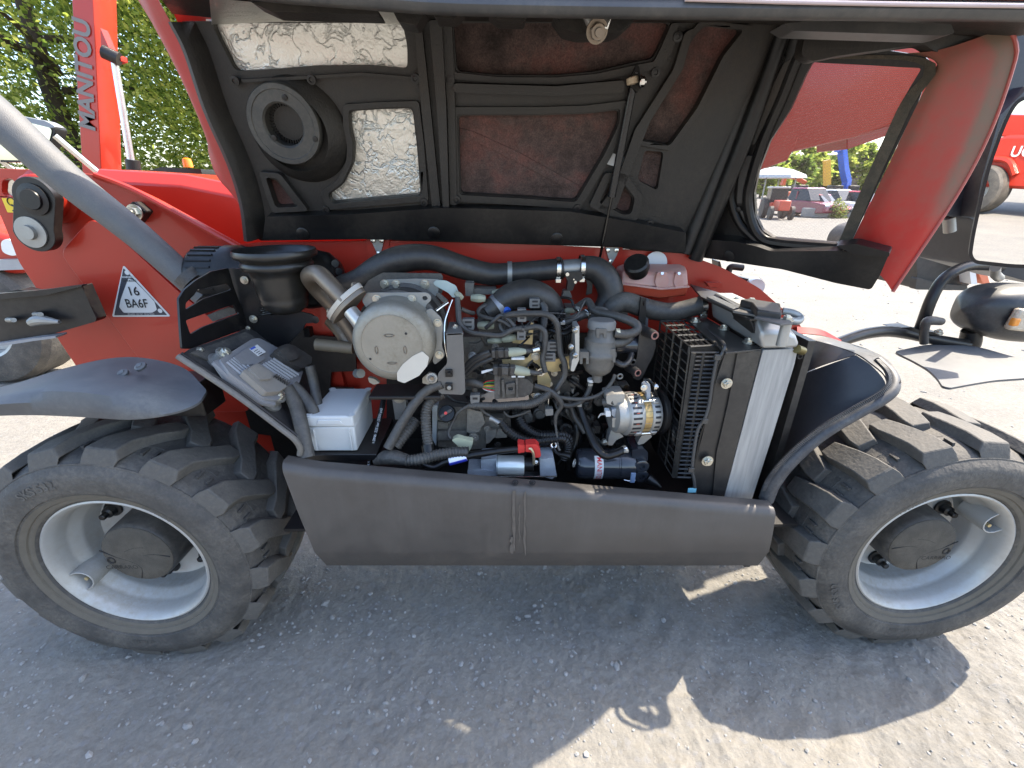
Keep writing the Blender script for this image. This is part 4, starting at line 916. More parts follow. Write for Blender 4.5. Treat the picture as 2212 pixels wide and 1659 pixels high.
for k in range(7):
    x, y = 715+14*k, 1010+9*k; plate('connector_tooth', blkp, ecu, tpl, z('C', (x, y), (x+18, y-10), (x+22, y-5), (x+4, y+8)), off=.072, thick=.008, r=0)
for pts, r in (([(790, 1095, .16), (850, 1200, .14), (890, 1340, .10), (935, 1560, .06)], 15), ([(830, 1080, .18), (900, 1150, .17), (960, 1230, .15), (985, 1320, .14)], 13), ([(950, 950, .24), (975, 1060, .23), (1000, 1200, .20), (1010, 1260, .20)], 11)):
    TB([(*z('C', p[:2]), p[2]) for p in pts], r, 'cable_bundle', rub, ecu, n=12, flat=.6)
# ---- white junction box
def white_box():
    Y0 = .12; a = P(658, 899, Y0); b = P(762, 901, Y0); zt = (a.z+b.z)/2; a.z = b.z = zt
    c = PZ(801, 838, zt); d = PZ(716, 838, zt); c.y = d.y = (c.y+d.y)/2
    zb = P(674, 977, Y0).z; zl = zt-(zt-zb)*.30
    def lay(zz, k): m = (a+b+c+d)/4; return [Vector(((p.x-m.x)*k+m.x, (p.y-m.y)*k+m.y, zz)) for p in (a, b, c, d)]
    bx = MB().hexa(lay(zb, .94), lay(zl, .97)).build('junction_box', whitep, TH, bevel=.004, label='white plastic junction box beside the control unit')
    MB().hexa(lay(zl+.001, 1.0), lay(zt, .985)).build('lid', whitep, bx, bevel=.005)
    for p in (a, b, c, d):
        m = (a+b+c+d)/4; q = p.lerp(m, .10); q.z = zt; MB().lathe(q, (0, 0, 1), [(.0105, 0), (.0105, .0012), (.005, .0015), (.004, .0005), (.0001, .0005)], 18).build('lid_screw', whitep, bx)
    MB().hexa([Vector((a.x+.028, a.y-.003, zt-.024)), Vector((b.x-.028, a.y-.003, zt-.024)), Vector((b.x-.036, a.y-.003, zt-.009)), Vector((a.x+.036, a.y-.003, zt-.009))], [Vector((a.x+.028, a.y+.004, zt-.024)), Vector((b.x-.028, a.y+.004, zt-.024)), Vector((b.x-.036, a.y+.004, zt-.009)), Vector((a.x+.036, a.y+.004, zt-.009))]).build('lid_grip', whitep, bx, bevel=.002)
    for xx in (a.x+.016, b.x-.016): MB().box((xx, a.y+.0015, (zb+zl)/2), (.004, .006, (zl-zb)*.86)).build('corner_rib', whitep, bx, bevel=.001)
    MB().box(((a.x+b.x)/2+.02, .22, zb-.012), (.20, .22, .02)).build('box_shelf', blk, TH, bevel=.002)
white_box()
# ---- printed hydraulic hose
hp = [(*z('C', p), Y) for p, Y in (((1445, 1140), .30), ((1432, 1230), .26), ((1400, 1350), .22), ((1372, 1480), .18), ((1352, 1610), .14))]
hh = TB(hp, 6., 'printed_hose', rubc, TH, n=14)
a = P(*hp[4])+Vector((0, -.012, .01)); b = P(*hp[1])+Vector((0, -.012, 0)); xd = (b-a).normalized(); yd = Vector((0, -1, 0)).cross(xd)*-1
vn = (CPOS-(a+b)/2).normalized(); yd = vn.cross(xd).normalized(); 
text('6.4 mm (0.25 In) DN6  225 bar (3250 psi)', whitel, hh, (a+b)/2+vn*.002, xd, yd, .0105, bold=.01, ext=.0)
# ---- small valve and lower loom on the left
vb = PL('valve_block', steel, .28, z('C', (1500, 1170), (1590, 1150), (1600, 1300), (1520, 1310)), thick=.03, bevel=.006); BOLT(vb, *z('C', (1545, 1160)), .27, 9)
TB([(*z('C', p), Y) for p, Y in (((1835, 1068), .17), ((1740, 1110), .17), ((1650, 1200), .16), ((1560, 1340), .14), ((1470, 1500), .11))], 10.5, 'loom', rub, TH, n=14)
TB([(*z('C', p), Y) for p, Y in (((1840, 1135), .19), ((1760, 1180), .18), ((1725, 1270), .17), ((1730, 1390), .15), ((1745, 1500), .13))], 11.5, 'ribbed_loom', rub, TH, n=18, corr=(.0085, .12))
TB([(*z('C', p), Y) for p, Y in (((1660, 1310), .19), ((1590, 1400), .16), ((1520, 1490), .13))], 13, 'ribbed_loom', rub, TH, n=18, corr=(.009, .12))
TB([(*z('C', p), Y) for p, Y in (((1390, 1590), .12), ((1480, 1560), .11), ((1600, 1580), .10))], [10, 17, 13], 'tape_wrap', M('tape_black', (.02, .02, .021), .5, dust=.25, bump=.8, bs=60), TH, n=14)
TB([(*z('C', p), Y) for p, Y in (((1590, 1585), .10), ((1680, 1575), .10), ((1780, 1550), .11), ((1900, 1530), .12), ((2010, 1525), .12))], [12, 13, 13, 12, 12], 'ribbed_loom', rub, TH, n=18, corr=(.009, .1))
TB([(*z('C', p), Y) for p, Y in (((1735, 1480), .13), ((1745, 1545), .115))], [13, 13], 'loom_tee', rubc, TH, n=16)
# ---- exhaust pipe, flange, soot filter
TB([(768, 735, .38), (725, 672, .37), (682, 622, .34), (668, 597, .29), (688, 592, .25), (712, 614, .225), (748, 652, .20)], [13, 14, 16.5, 18, 18.5, 18.5, 18.5], 'exhaust_pipe', exh, TH, n=28, label='heat stained exhaust elbow')
fa = P(735, 640, .21); fb = P(760, 672, .19); fax = (fb-fa).normalized()
def flange(nm, c, ax, L, W, th, mat, parent):
    long = Vector((-1, 0, 0)) - ax*Vector((-1, 0, 0)).dot(ax); up = P(775, 625, .2)-P(718, 695, .2); long = (up-ax*up.dot(ax)).normalized(); w = ax.cross(long); loop = []
    for i in range(32):
        a = 2*math.pi*i/32; q = math.cos(a); r = math.sin(a)
        loop.append(c+long*(L*(abs(q)**.9)*(1 if q > 0 else -1))+w*(W*r*(1-.25*abs(q))))
    return MB().slab(loop, [], ax*th).build(nm, mat, parent, bevel=.002)
f1 = flange('exhaust_flange', fa+fax*.012, fax, .068, .024, .015, M('flange_steel', (0.468, 0.414, 0.342), .5, .5, var=.15, dust=.2), TH)
flange('flange_half', fa+fax*.028, fax, .066, .024, .013, exh, f1)
for k in (-1, 1):
    up = (P(775, 625, .2)-P(718, 695, .2)); up = (up-fax*up.dot(fax)).normalized()
    hexbolt('bolt', f1, fa+fax*.011+up*(.052*k), -fax, .008, mat=exh)
TB([(757, 672, .19), (772, 690, .18), (790, 708, .175)], [16, 17, 22], 'canister_neck', M('neck_alu', (.55, .52, .46), .35, .7, var=.2), TH, n=24)
dc = P(846, 745, .14); ds = S(846, 745, .14); DR = 90*ds
dpf = MB().lathe((dc.x, .14, dc.z), (0, 1, 0), [(.001, .0), (DR*.72, .0), (DR*.725, -.0016), (DR*.74, -.0016), (DR*.745, .0), (DR*.86, .002), (DR*.95, .010), (DR*.99, .022), (DR, .035), (DR, .075), (DR*1.02, .078), (DR*1.02, .088)], 72).build('soot_filter', dpfm, TH, smooth=50, label='round dusty steel soot filter canister')
db = MB().lathe((dc.x+.004, .228, dc.z+.004), (0, 1, 0), [(DR*1.03, 0), (DR*1.10, .004), (DR*1.10, .02), (DR*1.0, .026), (DR*1.0, .10), (DR*1.1, .104), (DR*1.1, .13), (DR*.9, .14)], 64).build('filter_body', M('dark_heat_steel', (.05, .045, .042), .5, .5, dust=.25), dpf, smooth=40)
for (x, y, w, h) in ((1233, 1068, 70, 22), (1080, 1245, 22, 60), (1430, 1245, 22, 60), (1270, 1405, 70, 16)):
    c = P(*z('T', (x, y)), .1395)
    MB().torus(c, (0, 1, 0), .012, .0022, 24, 8).build('weld_ring', exh, dpf).scale = (1, 1, 1)
    o = dpf.children[-1]
    for v in o.data.vertices:
        v.co.x = c.x+(v.co.x-c.x)*w/70*1.; v.co.z = c.z+(v.co.z-c.z)*h/70*1.
for x, y in ((1440, 1046), (1005, 1355)): MB().lathe(P(*z('T', (x, y)), .1392), (0, -1, 0), [(.0035, 0), (.003, .0008)], 12).build('vent_dot', inkb, dpf)
PL('octagon_patch', M('pale_patch', (0.528, 0.48, 0.4), .6, var=.05, ns=20), .1372, z('T', (1640, 1262), (1722, 1335), (1700, 1440), (1600, 1560), (1420, 1650), (1335, 1620), (1330, 1520), (1400, 1420), (1520, 1320)), thick=.001, r=.003, bevel=0, parent=dpf, label='pale cream octagonal plate on the canister face')
# plates round the canister
p1_ = PL('clamp_plate', steel, .225, z('T', (900, 640), (960, 545), (1690, 543), (1745, 580), (1748, 640), (1690, 690), (1665, 775), (1560, 705), (1400, 665), (1240, 655), (1080, 690), (960, 740)), [z('T', (1640, 590), (1690, 585), (1710, 620), (1680, 645), (1640, 630))], thick=.005, r=.006, rh=.004, bevel=.001)
for x, y in ((1085, 622), (1512, 622)): BOLT(p1_, *z('T', (x, y)), .224, 6.6)
p2_ = PL('clamp_plate', steel, .205, z('T', (1675, 770), (1745, 735), (1868, 850), (1892, 930), (1880, 1200), (1918, 1300), (1895, 1345), (1795, 1425), (1765, 1385), (1800, 1180), (1790, 1000), (1735, 860)), thick=.005, r=.006, bevel=.001)
for x, y in ((1826, 912), (1848, 1303)): BOLT(p2_, *z('T', (x, y)), .204, 6.2)
p3_ = PL('clamp_plate', steel, .335, z('T', (1128, 440), (1158, 388), (1560, 374), (1842, 380), (1835, 540), (1800, 600), (1700, 530), (1600, 485), (1400, 485), (1330, 535), (1215, 520)), thick=.005, r=.006, bevel=.001)
for x, y in ((1182, 440), (1322, 446), (1672, 442)): BOLT(p3_, *z('T', (x, y)), .334, 7)
PL('heat_shield', M('shield_grey', (.07, .065, .06), .55, .3, dust=.3), .39, z('T', (905, 510), (1045, 298), (1868, 308), (1890, 345), (1885, 560), (1000, 620)), thick=.003, r=.008, bevel=.0005)
PL('link_bracket', M('teal_zinc', (.40, .50, .50), .45, .6, dust=.15), .32, z('L', (128, 262), (165, 222), (300, 228), (440, 300), (482, 400), (470, 450), (400, 470), (330, 395), (150, 298)), thick=.004, r=.005, bevel=.001)
PL('stay_plate', castg, .30, z('L', (160, 420), (200, 400), (330, 510), (300, 560), (250, 520)), thick=.01)
MB().cyl(P(*z('L', (165, 650)), .22), P(*z('L', (325, 535)), .25), .005).build('sensor_tip', steelb, TH)
MB().box(P(880, 846, .20), (.20, .09, .010)).build('canister_shelf', blk, TH, bevel=.002)
ws = MB().lathe(P(*z('C', (1765, 1030)), .165), (0, -1, 0), [(13*ds, 0), (13*ds, .003), (9*ds, .004), (8*ds, .008), (5*ds, .012)], 24).build('washer', alu, TH)
MB().lathe(P(*z('C', (1768, 1030)), .152), (0, -1, 0), [(.006, 0), (.006, .006)], 6).build('bolt_head', exh, ws)
PL('canister_foot', dpfm, .17, z('T', (975, 1580), (1060, 1600), (1120, 1650), (1050, 1670), (990, 1640)), thick=.012)
PL('canister_foot', dpfm, .17, z('T', (1640, 1590), (1720, 1520), (1800, 1540), (1830, 1600), (1760, 1680), (1640, 1650)), thick=.008)
# horizontal sunlit crossbar and red box pieces behind
TB([(*z('C', (990, 805)), .40), (*z('C', (1240, 830)), .40)], 13, 'cross_tube', M('brown_tube', (.22, .17, .11), .5, dust=.2), TH, n=18)
MB().box(P(*z('C', (940, 720)), .45), (.02, .03, .03)).build('pipe_elbow', blk, TH)
TB([(*z('C', (1090, 640)), .47), (*z('C', (1160, 720)), .45), (*z('C', (1230, 830)), .43)], 16, 'downpipe', exh, TH, n=18)
fit = TB([(*z('C', (1265, 1000)), .26), (*z('C', (1290, 1000)), .24)], 10, 'fitting', steel, TH, n=10)
# ---- main intake duct
duct = M('duct_rubber', (0.0098, 0.0098, 0.0112), .40, var=.15, dust=.10, top=.12, ns=9)
TB([(735, 616, .42), (775, 604, .42), (820, 578, .425), (868, 560, .43), (930, 557, .44), (1000, 578, .45), (1060, 592, .46), (1120, 589, .47), (1215, 580, .48)], [20, 23, 27, 29, 27, 25, 23.5, 22.5, 22], 'intake_duct', duct, TH, n=32, label='long black rubber intake duct across the engine')
cpl = TB([(1205, 581, .48), (1262, 577, .48)], 18.5, 'duct_coupling', steel, TH, n=28)
TB([(1252, 577, .48), (1288, 583, .475), (1312, 608, .465), (1318, 640, .455), (1300, 672, .45), (1270, 690, .45)], [24, 27, 28.5, 27, 23, 20], 'duct_elbow', duct, TH, n=32)
def strap(x, y, Y, R, name='hose_clamp', mat=steel, tail=True, ax=(1, 0, 0), w=8):
    s = S(x, y, Y); c = P(x, y, Y); a = Vector(ax).normalized()
    o = MB().lathe(c-a*(w*s/2), a, [(R*s, 0), (R*s*1.05, .0005), (R*s*1.05, w*s), (R*s, w*s)], 32, caps=False).build(name, mat, TH)
    if tail: MB().box(c+Vector((0, -.02, -R*s*.98)), (w*s*1.3, .02, .012)).build('clamp_screw', steelb, o, bevel=.001)
    return o
strap(1101, 590, .468, 23.6, w=10); strap(1205, 580, .48, 23.5, w=9, mat=steelb); strap(1256, 577, .48, 25, w=9, mat=steelb)
vv = PL('duct_valve', blk, .44, z('A', (960, 215), (1080, 210), (1090, 260), (1040, 290), (1020, 340), (980, 340), (990, 280)), thick=.03, bevel=.003)
for x, y, r in ((985, 228, 12), (1038, 280, 9), (1028, 262, 5)): MB().lathe(P(*z('A', (x, y)), .438), (0, -1, 0), [(r*.32*.0015, 0), (r*.32*.0015, .006)], 14).build('valve_screw', steelb, vv)
PL('duct_bracket', blk, .47, z('A', (1100, 240), (1160, 235), (1150, 360), (1110, 370), (1120, 300)), thick=.006)
# second hose (boost elbow)
TB([(1050, 676, .34), (1075, 660, .35), (1108, 640, .36), (1148, 636, .375), (1182, 658, .39), (1194, 700, .40)], [20, 25, 30, 32, 32, 30], 'boost_elbow', duct, TH, n=30)
strap(1076, 662, .352, 27, mat=M('strap_grey', (.25, .25, .26), .4, .5), ax=(.75, .25, .45), w=12, tail=False)
MB().cyl(P(*z('A', (572, 450)), .33), P(*z('A', (585, 480)), .32), .012).build('clamp_end', M('blue_plastic', (.02, .09, .42), .4), TH)
# throttle body under the elbow
tb = PL('throttle_body', blkp, .34, z('L', (740, 720), (880, 560), (1060, 580), (1180, 640), (1280, 760), (1240, 960), (1000, 1000), (760, 960)), thick=.10, bevel=.008, r=.01)
# radiator top hose
TB([(1312, 690, .42), (1322, 664, .42), (1350, 652, .42), (1395, 666, .42), (1450, 674, .41), (1520, 658, .40)], [17, 20, 21, 21, 20, 19], 'radiator_hose', rub, TH, n=28)
strap(1516, 659, .40, 20, mat=steelb, w=11, ax=(1, 0, .15))
PL('hose_stay', blk, .38, z('A', (1478, 385), (1512, 392), (1512, 520), (1500, 620), (1470, 620), (1465, 520)), [z('A', (1490, 410), (1502, 412), (1500, 440), (1490, 438))], thick=.012, rh=.002)
PL('hose_stay', greyp, .40, z('A', (1515, 392), (1532, 395), (1525, 580), (1508, 580)), thick=.01)
# ---- coolant tank
tankm = M('tank_plastic', (0.527, 0.2805, 0.2295), .35, var=.08, ns=10, dust=.12, dcol=(.6, .5, .45), trans=.08, sub=.25)
fluid = M('tank_red_fluid', (0.496, 0.08, 0.04), .3, var=.08, trans=.05, sub=.2)
def tank():
    f = .49; bk = .60
    lo_ = [P(*z('B', p), f) for p in ((178, 266), (420, 298), (592, 284))]
    bt = [P(*z('B', p), f) for p in ((196, 330), (420, 366), (582, 345))]
    up_ = [P(*z('B', p), f) for p in ((192, 190), (420, 212), (592, 196))]
    tp_ = [P(*z('B', p), f+.05) for p in ((225, 152), (420, 166), (570, 158))]
    def ring(L, d): return [L[0]+Vector((0, d, 0)), L[1]+Vector((0, d, 0)), L[2]+Vector((0, d, 0)), L[2]+Vector((0, bk-f-d, 0)), L[0]+Vector((0, bk-f-d, 0))]
    t = MB().rings([ring(lo_, 0), ring(up_, .01), [p for p in (tp_[0], tp_[1], tp_[2], tp_[2]+Vector((0, .04, 0)), tp_[0]+Vector((0, .04, 0)))]]).build('coolant_tank', tankm, TH, bevel=.008, seg=3, label='pale translucent coolant tank with black cap')
    MB().rings([ring(bt, .012), ring([p-Vector((0, 0, .001)) for p in lo_], .001)]).build('coolant', fluid, t, bevel=.006)
    MB().rings([ring([p+Vector((0, -.004, -.003)) for p in lo_], -.002), ring([p+Vector((0, -.004, .003)) for p in lo_], -.002)]).build('tank_seam', tankm, t, bevel=.001)
    for k, xs in enumerate(((385, 470), (500, 560))):
        plate('tank_pocket', tankm, t, plane_y(f-.004), z('B', (xs[0]+15, 195), (xs[1]-15, 195), (xs[1], 260), (xs[1]-10, 290), (xs[0]+10, 290), (xs[0], 255)), thick=.012, r=.006, bevel=.003)
        MB().lathe(P(*z('B', ((xs[0]+xs[1])/2, 205)), f-.012), (0, -1, .4), [(.005, 0), (.005, .003)], 12).build('tank_stud', steelb, t)
    cp = P(*z('B', (275, 170)), f); ax = Vector((-.35, -.55, .75)).normalized()
    MB().lathe(cp+ax*.01, ax, [(.034, -.03), (.034, -.012), (.040, -.01), (.040, .012), (.034, .018), (.015, .019)], 28).build('tank_cap', rubc, t, smooth=30)
    MB().lathe(P(*z('B', (388, 142)), .60), (0, -1, 0), [(.040, 0), (.040, .002)], 28).build('tank_disc_label', whitel, t)
tank()
# ---------------------------------------------------------------- central engine
def HO(fr, pts, rpx, name, mat, parent=None, n=12, corr=None, flat=1., sm=8, label=None):
    """hose: pts (x, y, Y) in a survey frame, radius in frame units"""
    k = FR[fr][2]; rr = [q*k for q in rpx] if isinstance(rpx, (list, tuple)) else rpx*k
    return TB([(*z(fr, p[:2]), p[2]) for p in pts], rr, name, mat, parent or TH, n=n, corr=corr, flat=flat, sm=sm, label=label)
def BX(fr, pts, Y, th, name, mat, parent=None, bevel=.003, r=.003, holes=()):
    return PL(name, mat, Y, z(fr, *pts), [z(fr, *h) for h in holes], thick=th, parent=parent, bevel=bevel, r=r)
EN = BX('A', ((285, 640), (900, 560), (1040, 600), (1040, 1000), (900, 1060), (700, 1080), (300, 1010)), .37, .18, 'engine_block', castg, bevel=.006); EN['label'] = 'dusty dark grey engine block with oil filler'
BX('A', ((290, 650), (560, 640), (560, 700), (430, 770), (370, 780), (300, 830)), .345, .03, 'rocker_cover', castg, EN)
BX('L', ((620, 1100), (740, 1100), (800, 1060), (840, 1080), (820, 1180), (720, 1240), (680, 1240), (640, 1290), (610, 1250)), .335, .012, 'cover_rib', castg, EN, bevel=.002)
MB().torus(P(*z('L', (682, 1162)), .334), (0, 1, 0), .0068, .0012, 20, 8).build('cover_ring', castg, EN)
for (x, y, w, h, Y) in ((560, 500, 120, 70, .36), (960, 520, 90, 60, .42), (1010, 470, 70, 40, .44), (880, 640, 90, 110, .33), (960, 640, 50, 150, .36), (905, 480, 40, 60, .40), (330, 330, 60, 90, .40), (430, 345, 160, 40, .42), (700, 520, 200, 40, .38)):
    BX('A', ((x-w/2, y-h/2), (x+w/2, y-h/2+4), (x+w/2-4, y+h/2), (x-w/2+5, y+h/2)), Y, .06, 'engine_lump', castg, EN, bevel=.006)
for i in range(5): HO('A', [(955+14*i, 600, .35), (945+14*i, 700, .34), (940+14*i, 760, .34)], 6, 'injector_line', rubc, EN, n=8)
rg = random.Random(23)
for i in range(60):
    x = rg.uniform(300, 1040); y = rg.uniform(520, 1060); Y = rg.uniform(.27, .35); w = rg.uniform(18, 60); h = rg.uniform(16, 50)
    if i % 4 == 0: BOLT(EN, *z('A', (x, y)), Y+.02, rg.uniform(3.5, 6), mat=bolt if i % 8 else steel)
    elif i % 4 == 1: MB().lathe(P(*z('A', (x, y)), Y+.02), (rg.uniform(-.3, .3), -1, rg.uniform(-.2, .4)), [(w*.0003, 0), (w*.0003, .02), (w*.00022, .022), (w*.0002, .034)], 16).build('sender', alu if i % 8 == 1 else castg, EN)
    else: BX('A', ((x-w/2, y-h/2), (x+w/2, y-h/2+3), (x+w/2-5, y+h/2), (x-w/2+4, y+h/2-4)), Y+.02, .03, 'casting', (castg, alu, blkp)[i % 3], EN, bevel=.004)
# lower block and bell housing
LB = BX('A', ((110, 1110), (300, 1120), (420, 1135), (430, 1180), (560, 1195), (610, 1260), (600, 1310), (450, 1330), (440, 1392), (350, 1402), (120, 1382)), .24, .22, 'crankcase', castg, bevel=.008)
BX('A', ((82, 1105), (118, 1108), (112, 1250), (108, 1380), (82, 1330)), .225, .03, 'flange_edge', M('pale_zinc', (.45, .50, .52), .45, .6, dust=.2), LB)
BX('N', ((640, 540), (860, 590), (905, 760), (840, 830), (830, 880), (700, 930), (630, 880), (640, 700)), .215, .06, 'crankcase_lobe', castg, LB, bevel=.008)
BX('N', ((200, 880), (640, 880), (640, 1020), (200, 1010)), .225, .04, 'crankcase_web', castg, LB, bevel=.006)
BX('N', ((915, 860), (1080, 850), (1070, 940), (960, 1060), (920, 1060)), .222, .03, 'crankcase_web', castg, LB, bevel=.004)
BX('N', ((1090, 850), (1240, 860), (1230, 970), (1060, 980)), .225, .03, 'crankcase_web', castg, LB, bevel=.004)
BX('N', ((200, 740), (360, 760), (360, 830), (200, 850)), .228, .02, 'crankcase_web', castg, LB, bevel=.004)
BOLT(LB, *z('N', (735, 975)), .205, 8, mat=castg); BOLT(LB, *z('N', (1090, 1075)), .22, 5, mat=blk); BOLT(LB, *z('N', (940, 840)), .215, 5, mat=castg)
BX('N', ((690, 920), (760, 900), (800, 1010), (780, 1080), (720, 1090)), .21, .03, 'crankcase_lobe', castg, LB, bevel=.006)
# many secondary castings behind, for depth
rg = random.Random(11)
for i in range(46):
    x = rg.uniform(640, 1380); y = rg.uniform(1060, 1420); w = rg.uniform(25, 80); h = rg.uniform(20, 60); Y = rg.uniform(.28, .42)
    if i % 3 == 0:
        c = P(*z('A', (x, y)), Y); MB().lathe(c, (0, -1, .1), [(w*.0003, 0), (w*.0003, .012), (w*.0002, .014), (w*.0002, .02)], 18).build('bay_fitting', blkp, EN)
    else: BX('A', ((x-w/2, y-h/2), (x+w/2, y-h/2+3), (x+w/2-6, y+h/2), (x-w/2+3, y+h/2-5)), Y, .04, 'bay_casting', blkp, EN, bevel=.004)
oc = P(*z('A', (180, 1160)), .205); os_ = 57*.3229*S(*z('A', (180, 1160)), .205); oax = Vector((-.1, -.85, .5)).normalized()
cap = MB().lathe(oc, oax, [(os_*.96, -.02), (os_, -.004), (os_, .004), (os_*.93, .007), (.001, .008)], 40).build('oil_cap', rubc, TH, smooth=35, label='black oil filler cap with a red mark')
ud = (P(*z('A', (225, 1125)), .2)-P(*z('A', (135, 1190)), .2)); ud = (ud-oax*ud.dot(oax)).normalized(); wd = oax.cross(ud)
MB().box(oc+oax*.011, (os_*1.6, os_*.36, .008), Matrix((ud, wd, oax)).transposed()).build('cap_grip', rub, cap, bevel=.002)
MB().lathe(oc+oax*.015, oax, [(.0045, 0), (.0045, .0012)], 14).build('cap_mark', M('red_mark', (.7, .06, .05), .5), cap)
# grey-brown carrier bracket
cbm = M('bracket_taupe', (.12, .11, .098), .5, var=.08, dust=.3, dcol=(.2, .18, .15), ns=10)
cbk = BX('A', ((176, 628), (286, 622), (296, 830), (303, 1015), (288, 1036), (140, 1030), (122, 1008), (119, 895), (182, 828)), .165, .006, 'carrier_bracket', cbm, bevel=.001, r=.008); cbk['label'] = 'taupe steel carrier bracket with two fasteners'
t0, t1 = P(*z('A', (172, 626)), .165), P(*z('A', (290, 620)), .165); t2, t3 = PZ(*z('A', (262, 545)), t1.z), PZ(*z('A', (196, 548)), t0.z)
MB().hexa([t0, t1, t2, t3], [p-Vector((0, 0, .006)) for p in (t0, t1, t2, t3)]).build('bracket_top', cbm, cbk, bevel=.001)
BOLT(cbk, *z('A', (236, 588)), .22, 6, ax=(0, 0, 1))
for y, m in ((890, blk), (980, steel)):
    MB().box(P(*z('A', (194, y)), .160), (.020, .008, .021)).build('clip_nut', blk, cbk, bevel=.001); MB().lathe(P(*z('A', (196, y+5)), .156), (0, -1, 0), [(.0058, 0), (.0058, .006), (.003, .0065)], 14).build('stud', m, cbk)
HO('A', [(216, 400, .24), (190, 470, .22), (165, 560, .20), (168, 700, .18), (190, 815, .18)], 5, 'edge_wire', steelb, cbk, n=8)
# yellow zinc carriers
YB = BX('A', ((548, 800), (720, 788), (770, 715), (815, 760), (830, 820), (1010, 772), (1012, 862), (890, 886), (845, 872), (800, 905), (760, 910), (735, 870), (560, 855)), .27, .004, 'zinc_bracket', yell, bevel=.0008, holes=[((725, 830), (750, 805), (778, 830), (775, 880), (730, 870))])
BX('A', ((785, 895), (850, 882), (878, 935), (868, 1000), (788, 990)), .25, .004, 'zinc_tab', yell, YB, bevel=.0008)
BX('A', ((620, 672), (715, 655), (745, 548), (760, 560), (752, 700), (620, 690)), .285, .004, 'zinc_tab', yell, YB, bevel=.0008)
BX('A', ((400, 1045), (480, 1010), (560, 1040), (730, 1040), (725, 1068), (560, 1085), (420, 1085)), .25, .004, 'zinc_tab', M('pale_rose_zinc', (.55, .50, .46), .4, .6, dust=.2), YB, bevel=.0008)
BOLT(YB, *z('A', (773, 777)), .266, 6.5); BOLT(YB, *z('A', (808, 884)), .24, 6, mat=steelb); MB().torus(P(*z('A', (790, 1050)), .22), (0, 1, 0), .010, .004, 20, 8).build('eyelet', alu, YB); BOLT(YB, *z('A', (792, 1048)), .22, 4)
HO('A', [(862, 1040, .22), (860, 1080, .22), (858, 1120, .22)], 4, 'tie_pin', steelb, YB, n=6)
# connectors
def conn(fr, a, b, r, Y, nm='connector', sleeve=None):
    k = FR[fr][2]; pa, pb = P(*z(fr, a), Y), P(*z(fr, b), Y); s = S(*z(fr, a), Y)*k; d = (pb-pa); L = d.length; ax = d.normalized(); up = (Vector((0, 0, 1))-ax*ax.z).normalized(); w = ax.cross(up)
    mb = MB(); m = Matrix((ax, w, up)).transposed()
    mb.box(pa+ax*L*.5, (L, r*s*1.8, r*s*1.9), m); o = mb.build(nm, blkp, TH, bevel=.003)
    MB().box(pa+ax*L*.30, (L*.18, r*s*2.1, r*s*2.2), m).build('connector_ring', rubc, o, bevel=.002)
    MB().box(pa+ax*L*.72, (L*.10, r*s*2.05, r*s*2.15), m).build('connector_ring', rubc, o, bevel=.002)
    MB().box(pa+ax*L*.5+up*r*s*1.0, (L*.45, r*s*.7, r*s*.4), m).build('connector_latch', blkp, o, bevel=.001)
    if sleeve:
        q = P(*z(fr, sleeve), Y); MB().tube([pb-ax*L*.05, pb.lerp(q, .5), q], [r*s*1.05, r*s*1.0, r*s*.55], 14, 4).build('connector_sleeve', silkp, o)
    return o
c1 = conn('A', (478, 757), (598, 752), 30, .21, sleeve=(712, 745)); c2 = conn('A', (488, 868), (640, 868), 32, .20, sleeve=(742, 890))
HO('A', [(705, 745, .21), (740, 742, .215), (800, 725, .22)], [20, 17, 14], 'wire_sheath', rub, c1); HO('A', [(735, 885, .2), (770, 890, .2), (815, 890, .21)], [20, 17, 12], 'wire_sheath', rub, c2)
MB().cyl(P(*z('A', (752, 740)), .21), P(*z('A', (795, 728)), .215), .0085).build('metal_ferrule', steelb, c1)
for o_, yy in ((c1, 797), (c2, 915)): BX('A', ((612, yy-5), (700, yy-6), (700, yy+4), (612, yy+5)), .195, .02, 'slide_clip', whitel, o_, bevel=.001)
for k in range(3): HO('A', [(412, 892-6*k, .20), (450, 880-5*k, .20), (490, 868-2*k, .20)], 4, 'white_wire', whitel, c2, n=6)
bigc = BX('A', ((500, 905), (560, 898), (640, 910), (720, 935), (760, 970), (750, 1020), (700, 1050), (560, 1062), (500, 1062), (495, 980)), .205, .07, 'wide_connector', blkp, bevel=.005)
for pts in (((498, 900), (535, 898), (535, 1064), (498, 1066)), ((545, 935), (562, 935), (570, 1055), (552, 1058)), ((640, 905), (655, 905), (658, 1058), (642, 1058))): BX('A', pts, .195, .02, 'connector_rib', blkp, bigc, bevel=.002)
BX('A', ((575, 965), (635, 955), (635, 1030), (575, 1035)), .195, .012, 'connector_latch', blkp, bigc, bevel=.002, holes=[((590, 985), (622, 980), (622, 1005), (590, 1008))])
for k, m in enumerate(((.5, .02, .02), (.02, .25, .05), (.02, .02, .02), (.6, .4, .02), (.6, .25, .15), (.05, .3, .1), (.6, .05, .04), (.55, .55, .5))):
    HO('A', [(418, 965+4*k, .215), (450, 945+9*k, .205), (500, 940+11*k, .205)], 3.2, 'colour_wire', M('wire_%d' % k, m, .5), bigc, n=6)
HO('A', [(300, 955, .23), (360, 955, .22), (425, 975, .215)], [24, 26, 22], 'wire_sheath', rub, bigc)
